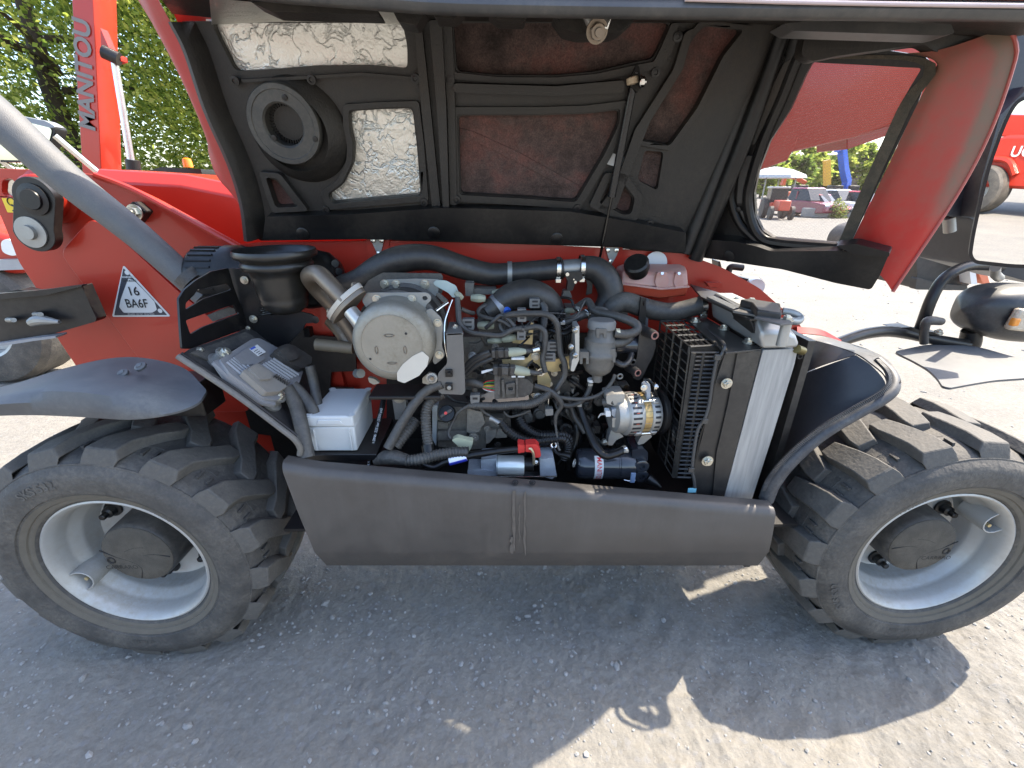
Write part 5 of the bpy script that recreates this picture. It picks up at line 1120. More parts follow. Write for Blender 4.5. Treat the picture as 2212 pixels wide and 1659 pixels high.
for fr, a, b, r, Y in (('A', (455, 676), (545, 674), 20, .28), ('A', (555, 668), (640, 650), 26, .27), ('L', (660, 470), (840, 480), 60, .34), ('L', (950, 400), (1095, 380), 45, .40), ('L', (750, 850), (960, 850), 62, .30), ('M', (270, 650), (410, 645), 40, .42), ('M', (830, 640), (905, 650), 35, .42), ('L', (440, 400), (520, 470), 50, .30)):
    k = FR[fr][2]; s = S(*z(fr, a), Y)*k
    MB().tube([P(*z(fr, a), Y), P(*z(fr, ((a[0]+b[0])/2, (a[1]+b[1])/2)), Y-.005), P(*z(fr, b), Y)], [r*s*.75, r*s, r*s*.8], 8, 3).build('sensor_plug', silkp, TH, smooth=20)
for (x, y, w, h, Y) in ((682, 505, 58, 85, .245), (678, 630, 56, 80, .24), (892, 712, 95, 62, .245), (862, 785, 90, 58, .24), (322, 565, 80, 70, .25), (768, 425, 70, 60, .31)):
    c = BX('A', ((x-w/2, y-h/2), (x+w/2, y-h/2), (x+w/2, y+h/2), (x-w/2, y+h/2)), Y, .02, 'loom_clip', M('clip_grey', (.12, .12, .118), .5, dust=.35), bevel=.002)
    for q in (-.22, .22): BX('A', ((x-w*.25, y+h*q-6), (x+w*.3, y+h*q-6), (x+w*.3, y+h*q+6), (x-w*.25, y+h*q+6)), Y-.001, .003, 'clip_slot', inkb, c, bevel=0, r=.001)
c = BX('A', ((335, 1040), (400, 1036), (398, 1085), (385, 1130), (352, 1130), (338, 1085)), .20, .02, 'loom_clip', M('clip_grey', (.12, .12, .118), .5), bevel=.002)
BX('A', ((352, 1055), (385, 1055), (385, 1068), (352, 1068)), .199, .003, 'clip_slot', inkb, c, bevel=0, r=.001)
BX('A', ((838, 1132), (890, 1130), (892, 1172), (842, 1178)), .20, .02, 'loom_clip', MATS['clip_grey'], bevel=.002)
# hoses and looms
for args in (
    ('A', [(560, 520, .26), (600, 500, .25), (720, 492, .24), (850, 500, .24), (915, 560, .24), (932, 690, .24), (940, 760, .235), (968, 830, .23), (965, 910, .225), (925, 980, .22), (895, 1015, .22)], 21),
    ('A', [(700, 592, .245), (790, 582, .24), (838, 625, .235), (832, 730, .23), (820, 800, .225), (838, 885, .22)], 19),
    ('A', [(250, 385, .28), (256, 470, .26), (268, 560, .24), (330, 615, .23), (430, 632, .225), (540, 638, .225), (620, 600, .23), (680, 592, .235)], [18, 20, 20, 18, 18, 18, 18, 18]),
    ('A', [(440, 435, .33), (395, 465, .31), (400, 505, .29), (470, 525, .27), (545, 540, .26), (610, 580, .25)], 14),
    ('A', [(440, 590, .27), (490, 545, .26), (540, 505, .26), (590, 530, .25), (635, 580, .24)], 14),
    ('A', [(560, 520, .28), (535, 570, .27), (560, 610, .26), (620, 600, .25)], 13),
    ('A', [(275, 460, .27), (320, 480, .28), (360, 490, .30)], 14),
    ('A', [(815, 420, .31), (835, 460, .30), (830, 560, .28), (820, 600, .27), (815, 680, .26)], [18, 24, 22, 20, 18]),
    ('A', [(880, 1040, .21), (1000, 1062, .21), (1110, 1062, .215), (1210, 1030, .22), (1280, 955, .23), (1305, 900, .24)], 13),
    ('A', [(1140, 940, .25), (1128, 1010, .245), (1080, 1080, .24), (1000, 1108, .24), (950, 1100, .24)], 18),
    ('A', [(770, 975, .21), (860, 1005, .20), (925, 1060, .20), (945, 1110, .20), (912, 1170, .20), (905, 1230, .20)], [18, 20, 20, 18, 13, 11]),
    ('A', [(905, 1230, .2), (915, 1300, .19), (920, 1370, .18), (935, 1410, .17)], 9),
    ('A', [(330, 1105, .20), (260, 1150, .20), (225, 1210, .20), (190, 1290, .19), (205, 1330, .18)], 11),
    ('A', [(400, 1125, .21), (440, 1160, .21), (470, 1175, .21)], 10),
    ('A', [(560, 1150, .22), (600, 1182, .22), (680, 1165, .22), (740, 1140, .22)], 9),
    ('A', [(430, 1060, .23), (360, 1085, .25), (250, 1080, .27), (180, 1040, .28)], 10),
    ('A', [(410, 640, .23), (430, 680, .24), (450, 700, .25)], 12)):
    HO(args[0], args[1], args[2], 'wiring_loom', rub, n=10)
for (o_, i_) in (((298, 880), (440, 758)), ((305, 905), (450, 790)), ((300, 850), (430, 745))):
    HO('A', [(o_[0], o_[1], .24), ((o_[0]+i_[0])/2, (o_[1]+i_[1])/2-8, .23), (i_[0]+40, i_[1], .22)], 18, 'wire_bundle', rub, n=10)
HO('A', [(880, 1010, .2), (820, 1060, .20), (740, 1098, .195), (620, 1105, .195), (520, 1112, .195), (390, 1108, .20), (320, 1112, .205)], [24, 29, 30, 29, 29, 24, 20], 'ribbed_loom', rub, n=18, corr=(.0055, .08))
HO('A', [(540, 1215, .2), (590, 1275, .19), (660, 1320, .185), (760, 1345, .185), (870, 1335, .19), (960, 1330, .195), (990, 1380, .20), (960, 1460, .20)], [28, 32, 32, 32, 32, 32, 32, 32], 'ribbed_hose', rubc, n=18, corr=(.0082, .12))
HO('A', [(665, 1190, .23), (700, 1250, .215), (780, 1300, .205), (870, 1305, .20), (960, 1305, .205), (1000, 1340, .21), (985, 1440, .21)], 34, 'ribbed_hose', rubc, n=18, corr=(.0082, .12))
HO('A', [(470, 1190, .215), (500, 1205, .21), (540, 1230, .205)], [20, 16, 22], 'sensor_body', alu, n=12)
BX('A', ((210, 1340), (250, 1320), (300, 1335), (358, 1345), (340, 1400), (310, 1435), (270, 1400), (240, 1365)), .165, .02, 'sensor_cover', M('pale_sage', (.45, .45, .30), .55, dust=.3), bevel=.005, r=.006)
HO('A', [(20, 1500, .10), (90, 1520, .10), (160, 1488, .11), (240, 1465, .115), (330, 1442, .12), (500, 1415, .125), (665, 1396, .13)], [18, 20, 22, 24, 26, 23, 20], 'starter_cable', rubc, n=14)
lbq = HO('A', [(196, 1478, .1105), (310, 1447, .1165)], 26.5, 'cable_label', M('label_white_blue', (.72, .74, .82), .45), n=14)
HO('A', [(196, 1488, .1085), (312, 1457, .1145)], 23, 'cable_label_edge', M('label_deep_blue', (.02, .03, .30), .4), lbq, n=14)
redb = M('red_boot', (.55, .035, .03), .4, var=.1)
BX('A', ((655, 1368), (702, 1372), (700, 1422), (656, 1428)), .12, .03, 'terminal_boot', redb, bevel=.006)
BX('A', ((706, 1370), (775, 1366), (800, 1390), (810, 1440), (800, 1456), (755, 1455), (745, 1420), (706, 1418)), .118, .03, 'terminal_boot', redb, bevel=.006)
# starter motor
def cylX(fr, xa, xb, yc, r, Y, name, mat, parent=None, prof=None, n=32, tilt=0.):
    k = FR[fr][2]; a = P(*z(fr, (xa, yc)), Y); b = P(*z(fr, (xb, yc+tilt)), Y); s = S(*z(fr, ((xa+xb)/2, yc)), Y)*k; L = (b-a).length
    pr = prof or [(.93, 0), (1, .03), (1, .97), (.93, 1)]
    return MB().lathe(a, b-a, [(r*s*q, L*t) for q, t in pr], n).build(name, mat, parent or TH, smooth=35)
blueal = M('bluish_cast_alu', (.36, .39, .43), .5, .35, var=.2, dust=.15, ns=40, bump=.2, bs=220)
st = cylX('A', 512, 695, 1508, 68, .15, 'starter_motor', M('solenoid_zinc', (.55, .58, .56), .32, .5, var=.12, ns=12), prof=[(.90, 0), (.9, .03), (1, .05), (1, .95), (.92, 1)]); st['label'] = 'zinc starter solenoid lying low in the bay'
cylX('A', 320, 900, 1575, 75, .24, 'motor_body', rubc, st)
BX('A', ((408, 1470), (515, 1462), (515, 1545), (440, 1552), (410, 1530)), .14, .06, 'starter_nose', blueal, st, bevel=.008)
BX('A', ((318, 1540), (440, 1540), (520, 1550), (520, 1590), (318, 1578)), .135, .06, 'starter_foot', blueal, st, bevel=.006)
BX('A', ((800, 1462), (895, 1458), (905, 1520), (915, 1575), (885, 1600), (805, 1580)), .14, .06, 'starter_end', blueal, st, bevel=.006)
cylX('A', 695, 760, 1500, 45, .15, 'terminal_cap', rubc, st)
HO('A', [(390, 1582, .115), (650, 1585, .115), (915, 1582, .115)], 5, 'through_bolt', steelb, st, n=8)
HO('A', [(730, 1395, .112), (742, 1398, .11), (758, 1425, .11), (762, 1470, .115), (762, 1500, .12)], [8, 9, 9, 9, 9], 'terminal_strap', M('brass_strap', (.6, .5, .33), .35, .8), st, n=8)
BOLT(st, *z('A', (775, 1490)), .125, 5, mat=steelb)
# fuel filter
filtm = M('filter_gloss_grey', (.028, .030, .036), .18, var=.1, coat=.4)
ff = cylX('A', 1040, 1420, 1495, 103, .20, 'fuel_filter', filtm, prof=[(.6, 0), (.84, .015), (.95, .05), (1, .12), (1, .70), (1.02, .705), (1.02, .72), (.985, .725), (.985, .735), (1.02, .74), (1.03, .76), (1.03, .98), (1, 1)], n=48); ff['label'] = 'glossy dark fuel filter with a white brand band'
def arcband(xa, xb, yc, r, Y, a0, a1, name, mat, parent, n=16):
    k = FR['A'][2]; a = P(*z('A', (xa, yc)), Y); b = P(*z('A', (xb, yc)), Y); s = S(*z('A', (xa, yc)), Y)*k
    rows = [[Vector((q.x, q.y-math.cos(R_(a0+(a1-a0)*i/n))*r*s, q.z+math.sin(R_(a0+(a1-a0)*i/n))*r*s)) for q in (a, b)] for i in range(n+1)]
    return MB().grid(rows).build(name, mat, parent)
arcband(1150, 1206, 1495, 103.6, .20, 62, -42, 'brand_band', whitel, ff)
def arctext(body, xm, yc, r, Y, acen, size, mat, parent):
    k = FR['A'][2]; c = P(*z('A', (xm, yc)), Y); s = S(*z('A', (xm, yc)), Y)*k; rr = r*s
    cu = bpy.data.curves.new('t', 'FONT'); cu.body = body; cu.align_x = 'CENTER'; cu.align_y = 'CENTER'; cu.offset = .015; cu.resolution_u = 3
    ob = bpy.data.objects.new('t', cu); COL.objects.link(ob); me = bpy.data.meshes.new_from_object(ob.evaluated_get(bpy.context.evaluated_depsgraph_get())); bpy.data.objects.remove(ob); bpy.data.curves.remove(cu)
    mb = MB(); mb.f = [tuple(p.vertices) for p in me.polygons]
    for v in me.vertices:
        an = R_(acen)-v.co.x*size*.92/rr
        mb.v.append(Vector((c.x+v.co.y*size, c.y-math.cos(an)*rr, c.z+math.sin(an)*rr)))
    bpy.data.meshes.remove(me); return mb.build('lettering', mat, parent, smooth=0)
arctext('MANITOU', 1178, 1495, 104.2, .20, 4, .0215, inkr, ff)
BX('A', ((1420, 1405), (1500, 1395), (1525, 1420), (1525, 1480), (1420, 1480)), .17, .08, 'filter_head', filtm, ff, bevel=.008)
for yy in (1518, 1585):
    c = P(*z('A', (1485, yy)), .155); MB().lathe(c, (0, -1, 0), [(.022, -.02), (.022, 0), (.016, .003), (.009, .002), (.008, -.008), (.0001, -.008)], 28).build('filter_lug', filtm, ff)
BX('A', ((1420, 1490), (1480, 1495), (1480, 1600), (1420, 1590)), .165, .03, 'filter_arm', filtm, ff, bevel=.006)
HO('A', [(1365, 1605, .13), (1400, 1612, .125), (1440, 1608, .125)], 4, 'drain_wire', steelb, ff, n=6)
MB().box(P(*z('A', (1424, 1590)), .125), (.014, .006, .034)).build('drain_tab', M('blue_grey_tab', (.16, .22, .33), .5), ff, bevel=.001)
HO('A', [(1062, 1095, .25), (1095, 1190, .22), (1135, 1290, .18), (1180, 1385, .14), (1235, 1440, .12), (1300, 1432, .12), (1375, 1400, .13)], [24, 26, 27, 28, 28, 27, 25], 'fuel_hose', rubc, n=18)
HO('A', [(1010, 1110, .27), (1035, 1180, .26), (1080, 1250, .24), (1105, 1290, .23)], 20, 'fuel_hose', rub, n=14)
HO('A', [(1045, 1230, .27), (1050, 1290, .26), (1035, 1370, .25), (1005, 1440, .24), (990, 1530, .24)], [22, 24, 24, 25, 26], 'fuel_hose', rubc, n=14)
# dipstick ring and sensor
HO('A', [(890, 1380, .18), (920, 1425, .165), (980, 1440, .15), (1005, 1450, .145)], [9, 12, 16, 18], 'dipstick_handle', rubc, n=12)
MB().torus(P(*z('A', (1032, 1492)), .14), (.9, -.45, 0), .011, .0022, 24, 8).build('dipstick_ring', steel, TH)
MB().torus(P(*z('A', (895, 1372)), .18), (0, -1, .5), .008, .003, 20, 8).build('sensor_ring', steelb, TH)
# ---------------------------------------------------------------- alternator
def alternator():
    c = P(1362, 893, .21); s = S(1362, 893, .21); X = Vector((1, .18, -.03)).normalized(); R0 = 47*s
    def pt(px): return c+X*((px-1362)*s)
    prof = [(.55, 1318), (.80, 1321), (.84, 1326), (.86, 1340), (.97, 1344), (1.0, 1350), (1.0, 1369), (.97, 1374), (.94, 1375), (.94, 1391), (.97, 1392), (1.0, 1396), (1.0, 1408), (.96, 1413), (.80, 1416), (.4, 1417)]
    a = MB().lathe(pt(1362), X, [(R0*r, (x-1362)*s) for r, x in prof], 56).build('alternator', alu, TH, smooth=35, label='cast aluminium alternator with copper core')
    MB().lathe(pt(1375), X, [(R0*.945, .0), (R0*.955, .001), (R0*.955, 15.5*s), (R0*.945, 16*s)], 48, caps=False).build('stator_core', M('copper_lamination', (.50, .34, .14), .42, .6, var=.45, ns=60), a, smooth=0)
    u = X.orthogonal().normalized(); u = Vector((0, -1, 0)); u = (u-X*u.dot(X)).normalized(); w = X.cross(u)
    for x0, x1, n in ((1345, 1368, 26), (1395, 1409, 26)):
        for k in range(n):
            an = 2*math.pi*k/n; d = u*math.cos(an)+w*math.sin(an)
            if d.y > .35: continue
            m = Matrix((X, d.cross(X), d)).transposed(); mid_ = pt((x0+x1)/2)
            MB().box(mid_+d*(R0*.998), ((x1-x0)*s*.86, R0*.105, R0*.03), m).build('vent_slot', inkb, a, bevel=.0012, seg=2)
            if k % 2 == 0 and x0 < 1390: MB().box(mid_+d*(R0*1.0), ((x1-x0)*s*.3, R0*.03, R0*.032), m).build('winding', M('winding_copper', (.40, .06, .03), .4), a)
    for k in range(9):
        an = R_(-62+k*16); d = u*math.cos(an)+w*math.sin(an)
        MB().box(pt(1383)+d*(R0*.955), (15.5*s, R0*.012, R0*.02), Matrix((X, d.cross(X), d)).transposed()).build('core_rib', alu if k % 4 == 0 else inkb, a)
    for an in (38, -58):
        d = u*math.cos(R_(an))+w*math.sin(R_(an)); MB().cyl(pt(1366)+d*R0*1.02, pt(1400)+d*R0*1.02, .0042).build('tie_rod', steelb, a)
        for px in (1366, 1400): MB().box(pt(px)+d*R0*1.0, (14*s, R0*.3, R0*.16), Matrix((X, d.cross(X), d)).transposed()).build('tie_lug', alu, a, bevel=.003)
    PL('regulator', blueal, .175, z('O', (1120, 560), (1210, 540), (1220, 480), (1320, 490), (1320, 670), (1180, 680), (1120, 640)), thick=.04, parent=a, bevel=.004)
    PL('regulator', alu, .17, z('O', (1130, 680), (1310, 680), (1310, 830), (1130, 820)), thick=.04, parent=a, bevel=.004)
    PL('housing_cover', alu, .18, z('O', (1040, 360), (1150, 330), (1320, 330), (1300, 480), (1150, 500), (1050, 470)), thick=.06, parent=a, bevel=.006)
    MB().cyl(P(*z('O', (1000, 460)), .20), P(*z('O', (1150, 430)), .19), .013).build('output_post', rub, a)
    PL('plug', whitel, .165, z('O', (1030, 575), (1105, 580), (1110, 660), (1035, 665)), thick=.02, parent=a, bevel=.002)
    for k in (0, 1): HO('O', [(1030, 610+20*k, .17), (960, 620+18*k, .18), (925, 670+10*k, .19)], 6, 'plug_wire', whitel, a, n=6)
    PL('mount_foot', alu, .19, z('O', (1080, 960), (1120, 850), (1200, 860), (1300, 960), (1190, 1010), (1130, 1090), (1060, 1085)), thick=.03, parent=a, bevel=.004)
    PL('mount_foot', alu, .19, z('O', (1500, 1060), (1560, 950), (1690, 900), (1720, 960), (1600, 1060), (1520, 1085)), thick=.03, parent=a, bevel=.004)
    PL('adjuster_arm', blueal, .19, z('O', (1590, 200), (1640, 165), (1690, 180), (1700, 250), (1690, 460), (1640, 460), (1640, 300), (1590, 250)), thick=.02, parent=a, bevel=.004)
    HO('O', [(1600, 110, .22), (1680, 120, .21), (1750, 220, .20), (1790, 360, .20)], [24, 20, 22, 26], 'adjuster_link', rubc, a, n=10)
    BOLT(a, *z('O', (1600, 230)), .185, 5, mat=steelb); BOLT(a, *z('O', (1755, 215)), .19, 6, mat=steelb, ax=(1, -.3, 0)); BOLT(a, *z('O', (1020, 1035)), .19, 5.5, ax=(-1, -.6, 0))
    MB().lathe(pt(1418), X, [(R0*.9, 0), (R0*1.05, 4*s), (R0*1.05, 12*s), (R0*.9, 14*s)], 40).build('pulley', blk, a)
alternator()
MB().lathe(P(1425, 930, .27), (1, .1, 0), [(.085, 0), (.09, .006), (.09, .02), (.075, .024), (.05, .022)], 48).build('fan_pulley', blk, TH)
for pts in (((1180, 200), (1215, 175), (1250, 195), (1310, 190), (1350, 170), (1385, 200), (1375, 245), (1330, 260), (1290, 235), (1240, 240), (1210, 265), (1180, 245)),):
    tq = PL('thermo_lug', castg, .30, z('O', *pts), thick=.03, bevel=.004)
    for c in ((1222, 222), (1338, 222)): MB().lathe(P(*z('O', c), .299), (0, -1, 0), [(.008, 0), (.008, .003), (.005, .003), (.0045, .001), (.0001, .001)], 16).build('lug_bore', blk, tq)
MB().torus(P(*z('O', (1245, 65)), .28), (0, -1, 0), .0075, .003, 20, 8).build('eyelet', alu, TH)
# ---------------------------------------------------------------- breather separator
sepm = M('separator_grey', (.085, .082, .076), .42, var=.12, dust=.3, top=.35, ns=14)
def separator():
    c = P(*z('A', (1218, 545)), .24); s = S(*z('A', (1218, 560)), .24)*FR['A'][2]; ax = Vector((-.01, -.05, -1)).normalized()
    def d(y): return (y-545)*s*1.02
    o = MB().lathe(c, ax, [(.001, d(545)-.002), (86*s, d(545)), (92*s, d(552)), (92*s, d(590)), (84*s, d(595)), (84*s, d(610)), (88*s, d(620)), (92*s, d(650)), (108*s, d(665)), (108*s, d(740)), (112*s, d(745)), (118*s, d(760)), (118*s, d(775)), (108*s, d(790)), (106*s, d(840)), (88*s, d(880)), (60*s, d(905)), (36*s, d(915)), (36*s, d(960)), (30*s, d(965))], 40).build('oil_separator', sepm, TH, smooth=40, label='grey plastic oil separator can')
    MB().lathe(c, ax, [(.001, d(540)-.004), (84*s, d(540)-.003), (93*s, d(548)), (93*s, d(588)), (85*s, d(592))], 40).build('can_cap', M('can_cap_grey', (.14, .138, .132), .5, dust=.25, var=.1), o, smooth=40)
    for x, y, w, h in ((1215, 625, 70, 60), (1100, 790, 60, 80), (1275, 775, 66, 90)):
        PL('can_lug', sepm, .24-115*s*.9, z('A', (x-w/2, y-h/2), (x+w/2, y-h/2), (x+w/2, y+h/2), (x+w*.2, y+h/2), (x+w*.2, y), (x-w*.2, y), (x-w*.2, y+h/2), (x-w/2, y+h/2)), thick=.03, parent=o, bevel=.002, r=.002)
    pl = PL('can_bracket', M('satin_alu_plate', (.42, .43, .42), .4, .7, dust=.15), .20, z('A', (1035, 580), (1066, 572), (1066, 800), (1030, 880), (1008, 876), (1018, 800), (1040, 780)), thick=.05, parent=o, bevel=.002)
    for y in (603, 715, 770): BOLT(pl, *z('A', (1038 if y != 715 else 1012, y)), .195, 5, mat=steelb, ax=(-.8, -.6, 0))
    for x, y, h in ((1322, 620, 56), (1292, 688, 36)): MB().cyl(P(*z('A', (x-12, y)), .22), P(*z('A', (x+12, y)), .22), h*.5*s).build('white_clamp', M('pale_clamp', (.7, .62, .42), .4, .3), o)
    MB().cyl(P(*z('A', (1148, 928)), .238), P(*z('A', (1148, 944)), .238), 30*s).build('white_clamp', whitel, o)
separator()
HO('A', [(1300, 622, .22), (1380, 630, .22), (1445, 610, .225), (1450, 570, .235), (1390, 535, .25), (1290, 505, .28), (1210, 488, .31), (1160, 465, .33), (1125, 410, .36), (1080, 430, .38), (1045, 455, .39)], [30, 30, 30, 30, 29, 28, 28, 27, 24, 24, 24], 'breather_hose', rub, n=18)
HO('A', [(1285, 692, .22), (1340, 690, .225), (1390, 670, .24), (1410, 640, .26)], 28, 'breather_hose', rub, n=16)
HO('A', [(940, 560, .30), (1010, 535, .31), (1080, 505, .33), (1125, 490, .35)], [26, 29, 29, 26], 'water_hose', rub, n=16)
HO('A', [(1140, 480, .33), (1180, 455, .32), (1240, 465, .31), (1262, 500, .31)], 12, 'hose_tie', rub, n=10)
# exhaust gas cooler and thermostat housing
cylX('A', 1300, 1475, 700, 62, .33, 'gas_cooler', filtm, n=36)
thm = M('housing_black_gloss', (.022, .023, .026), .3, var=.15, dust=.12)
th = BX('A', ((1470, 600), (1530, 590), (1570, 640), (1580, 700), (1560, 780), (1530, 830), (1500, 900), (1470, 940), (1430, 930), (1410, 870), (1450, 800), (1460, 700)), .30, .07, 'thermostat_housing', thm, bevel=.010, r=.012)
for (x, y, r_) in ((1572, 640, 30), (1458, 890, 26)):
    c = P(*z('A', (x, y)), .25); s = S(*z('A', (x, y)), .25)*FR['A'][2]
    o_ = MB().lathe(c, (.25, -1, .05), [(r_*1.2*s, -.06), (r_*1.15*s, -.01), (r_*s, 0), (r_*.55*s, 0), (r_*.5*s, -.012), (.0001, -.012)], 28).build('port', thm, th)
    MB().lathe(c, (.25, -1, .05), [(r_*.95*s, .0005), (r_*.6*s, .001), (r_*.55*s, -.01)], 28, caps=False).build('port_seal', M('rose_rubber', (.35, .16, .12), .6), th)
MB().lathe(P(*z('A', (1425, 815)), .26), (0, -1, 0), [(24*.32*.0013, 0), (24*.32*.0013, .004), (14*.32*.0013, .005), (12*.32*.0013, 0), (.0001, 0)], 22).build('port_plug', thm, th)
HO('A', [(1310, 815, .24), (1360, 835, .23), (1400, 810, .24), (1415, 760, .26)], 20, 'cooler_pipe', thm, n=14)
BX('A', ((1275, 480), (1390, 470), (1390, 530), (1290, 520)), .42, .05, 'relay_box', blkp, bevel=.003)
BX('A', ((960, 340), (1000, 335), (1020, 385), (950, 390)), .47, .03, 'solenoid_box', castg, bevel=.003)
HO('A', [(905, 470, .42), (915, 400, .42), (960, 385, .43), (1010, 400, .43), (1030, 450, .42)], 9, 'vacuum_line', rubc, n=8)
# ---------------------------------------------------------------- cooling pack
shm = M('shroud_satin_black', (0.016, 0.0152, 0.0152), .38, var=.1, dust=.12, top=.12, ns=6)
YF = .10
sh = PL('radiator_shroud', shm, YF, z('B', (815, 685), (1036, 668), (800, 1596), (640, 1580), (610, 1440), (700, 1090), (760, 850)), thick=.006, r=.002, bevel=.001, label='black satin radiator shroud with two bolts')
PL('shroud_fold', shm, YF-.006, z('B', (888, 690), (1032, 676), (800, 1590), (735, 1580), (760, 1300), (830, 1000)), thick=.004, r=.002, bevel=.001, parent=sh)
for c in ((820, 874), (703, 1346)): BOLT(sh, *z('B', c), YF-.012, 8.5, mat=bolt)
# top of the shroud going back
za = P(*z('B', (1030, 664)), YF).z
def zt(fr, p, Z): return PZ(*z(fr, p), Z)
tshroud = [zt('B', p, za) for p in ((818, 686), (1036, 664), (690, 470), (560, 468))]
MB().hexa(tshroud, [p-Vector((0, 0, .006)) for p in tshroud]).build('shroud_top', shm, sh, bevel=.001)
for c in ((630, 500), (803, 545), (955, 628)): hexbolt('bolt', sh, zt('B', c, za+.001), (0, 0, 1), .011)
# upright black panel behind, then top frame
up0 = [P(*z('B', p), Y) for p, Y in (((1030, 662), YF+.01), ((965, 485), YF+.02), ((690, 350), .50), ((690, 465), .50))]
MB().hexa(up0, [p+Vector((.006, .004, 0)) for p in up0]).build('pack_panel', shm, sh, bevel=.001)
zb = P(*z('B', (965, 480)), YF+.02).z
tf = [zt('B', p, zb) for p in ((965, 482), (1130, 470), (1090, 435), (760, 315), (600, 268), (665, 345))]
MB().slab(tf, [], Vector((0, 0, -.006))).build('pack_frame', shm, sh, bevel=.001)
for pts in (((700, 345), (860, 420), (900, 410), (740, 338)), ((860, 430), (1120, 480), (1130, 470), (900, 418)), ((780, 342), (900, 385), (1000, 380), (1160, 430), (1130, 440), (960, 400), (880, 405))):
    q = [zt('B', p, zb+.008) for p in pts]; MB().slab(q, [], Vector((0, 0, -.006))).build('frame_strap', M('strap_dark_grey', (.07, .07, .07), .45, dust=.2), sh, bevel=.001)
hexbolt('bolt', sh, zt('B', (970, 392), zb+.008), (0, 0, 1), .013); hexbolt('bolt', sh, zt('B', (880, 370), zb+.004), (0, 0, 1), .008); hexbolt('bolt', sh, zt('B', (1190, 490), zb+.012), (0, 0, 1), .010)
cv = [zt('B', p, zb+.03) for p in ((905, 362), (960, 356), (1150, 385), (1160, 445), (1010, 425), (975, 380))]
MB().slab(cv, [], Vector((0, 0, -.02))).build('sensor_cover_plate', shm, sh, bevel=.004)
st_ = [zt('B', p, zb+.015) for p in ((1030, 450), (1210, 490), (1225, 505), (1150, 512), (990, 470))]
MB().slab(st_, [], Vector((0, 0, -.005))).build('tank_strap', M('strap_dark_grey', (.07, .07, .07), .45), sh, bevel=.001)
MB().cyl(zt('B', (1190, 500), zb+.012), zt('B', (1190, 500), zb+.012)-Vector((0, 0, .06)), .012).build('strap_post', alu, sh)
# radiator tank (brushed aluminium) with cast top
brm = bpy.data.materials.new('brushed_aluminium'); brm.use_nodes = True
_n = brm.node_tree.nodes; _l = brm.node_tree.links; _b = _n['Principled BSDF']; _b.inputs['Metallic'].default_value = .3; _b.inputs['Roughness'].default_value = .5
_tc = _n.new('ShaderNodeTexCoord'); _mp = _n.new('ShaderNodeMapping'); _mp.inputs['Scale'].default_value = (120, 120, 9); _l.new(_tc.outputs['Object'], _mp.inputs[0])
_no = _n.new('ShaderNodeTexNoise'); _no.inputs['Scale'].default_value = 1; _no.inputs['Detail'].default_value = 8; _l.new(_mp.outputs[0], _no.inputs['Vector'])
_rp = _n.new('ShaderNodeValToRGB'); _rp.color_ramp.elements[0].position = .3; _rp.color_ramp.elements[0].color = (.27, .27, .262, 1); _rp.color_ramp.elements[1].position = .7; _rp.color_ramp.elements[1].color = (.38, .375, .36, 1)
_l.new(_no.outputs[0], _rp.inputs[0]); _l.new(_rp.outputs[0], _b.inputs['Base Color'])
rad = PL('radiator', brm, YF-.004, z('B', (1044, 672), (1256, 664), (1235, 760), (1100, 1200), (968, 1606), (800, 1594)), thick=.10, r=.004, bevel=.004, label='pale brushed aluminium radiator end tank')
capm = M('cast_tank_top', (0.375, 0.375, 0.36), .45, .6, var=.08, dust=.12, ns=20)
def rcap():
    f = [P(*z('B', p), YF-.012) for p in ((1040, 664), (1258, 660), (1266, 630), (1250, 590), (1180, 560), (1040, 560), (1025, 600))]
    b = [p+Vector((0, .30, 0)) for p in f]; m = [p+Vector((0, .05, .0)) for p in f]
    for q in (b, m):
        for i in (4, 5): q[i].z += .035
        for i in (3, 6): q[i].z += .015
    return MB().rings([f, m, b]).build('tank_top', capm, rad, bevel=.008, seg=3)
rcap()
TB([(1690, 672, .34), (1712, 676, .33), (1728, 686, .32), (1722, 694, .30), (1700, 692, .28)], 8, 'cooler_pipe', M('pipe_pale_grey', (.30, .31, .30), .4, .3), TH, n=16)
MB().cyl(P(*z('B', (1250, 665)), .09), P(*z('B', (1285, 677)), .10), .011).build('drain_tap', M('olive_brass', (.16, .13, .05), .4, .6), rad)
MB().torus(P(*z('B', (1270, 712)), .095), (0, -1, 0), .006, .0015, 16, 6).build('drain_clip', blk, rad)
MB().box((.72, .34, .62), (.02, .42, .80)).build('pack_core', shm, sh)
# fan guard cage
gm = M('guard_black', (0.0128, 0.0128, 0.0128), .35, var=.1, dust=.15, top=.1)
cage = empty('fan_guard', (0, 0, 0), TH); cage['label'] = 'black slatted plastic fan guard'
def bar(a, b, w, name='guard_bar'):
    a = Vector(a); b = Vector(b); t = (b-a).normalized(); u = t.orthogonal().normalized(); v = t.cross(u)
    return MB().box((a+b)/2, ((b-a).length, w, w), Matrix((t, u, v)).transposed()).build(name, gm, cage)
GL0, GR0, GL1, GR1 = z('B', (606, 688)), z('B', (775, 688)), z('B', (492, 1446)), z('B', (606, 1450))
N_ = 30
for i in range(N_+1):
    t = i/N_; a = (GL0[0]+(GL1[0]-GL0[0])*t, GL0[1]+(GL1[1]-GL0[1])*t); b = (GR0[0]+(GR1[0]-GR0[0])*t, GR0[1]+(GR1[1]-GR0[1])*t)
    k = .035 if t > .0 else 0
    bar(P(*a, .125), P(*b, .105), .0045, 'guard_slat')
bar(P(GL0[0]+6, GL0[1], .12), P(GL1[0]+6, GL1[1], .12), .010); bar(P(GL0[0]+28, GL0[1], .115), P(GL1[0]+26, GL1[1], .115), .006)
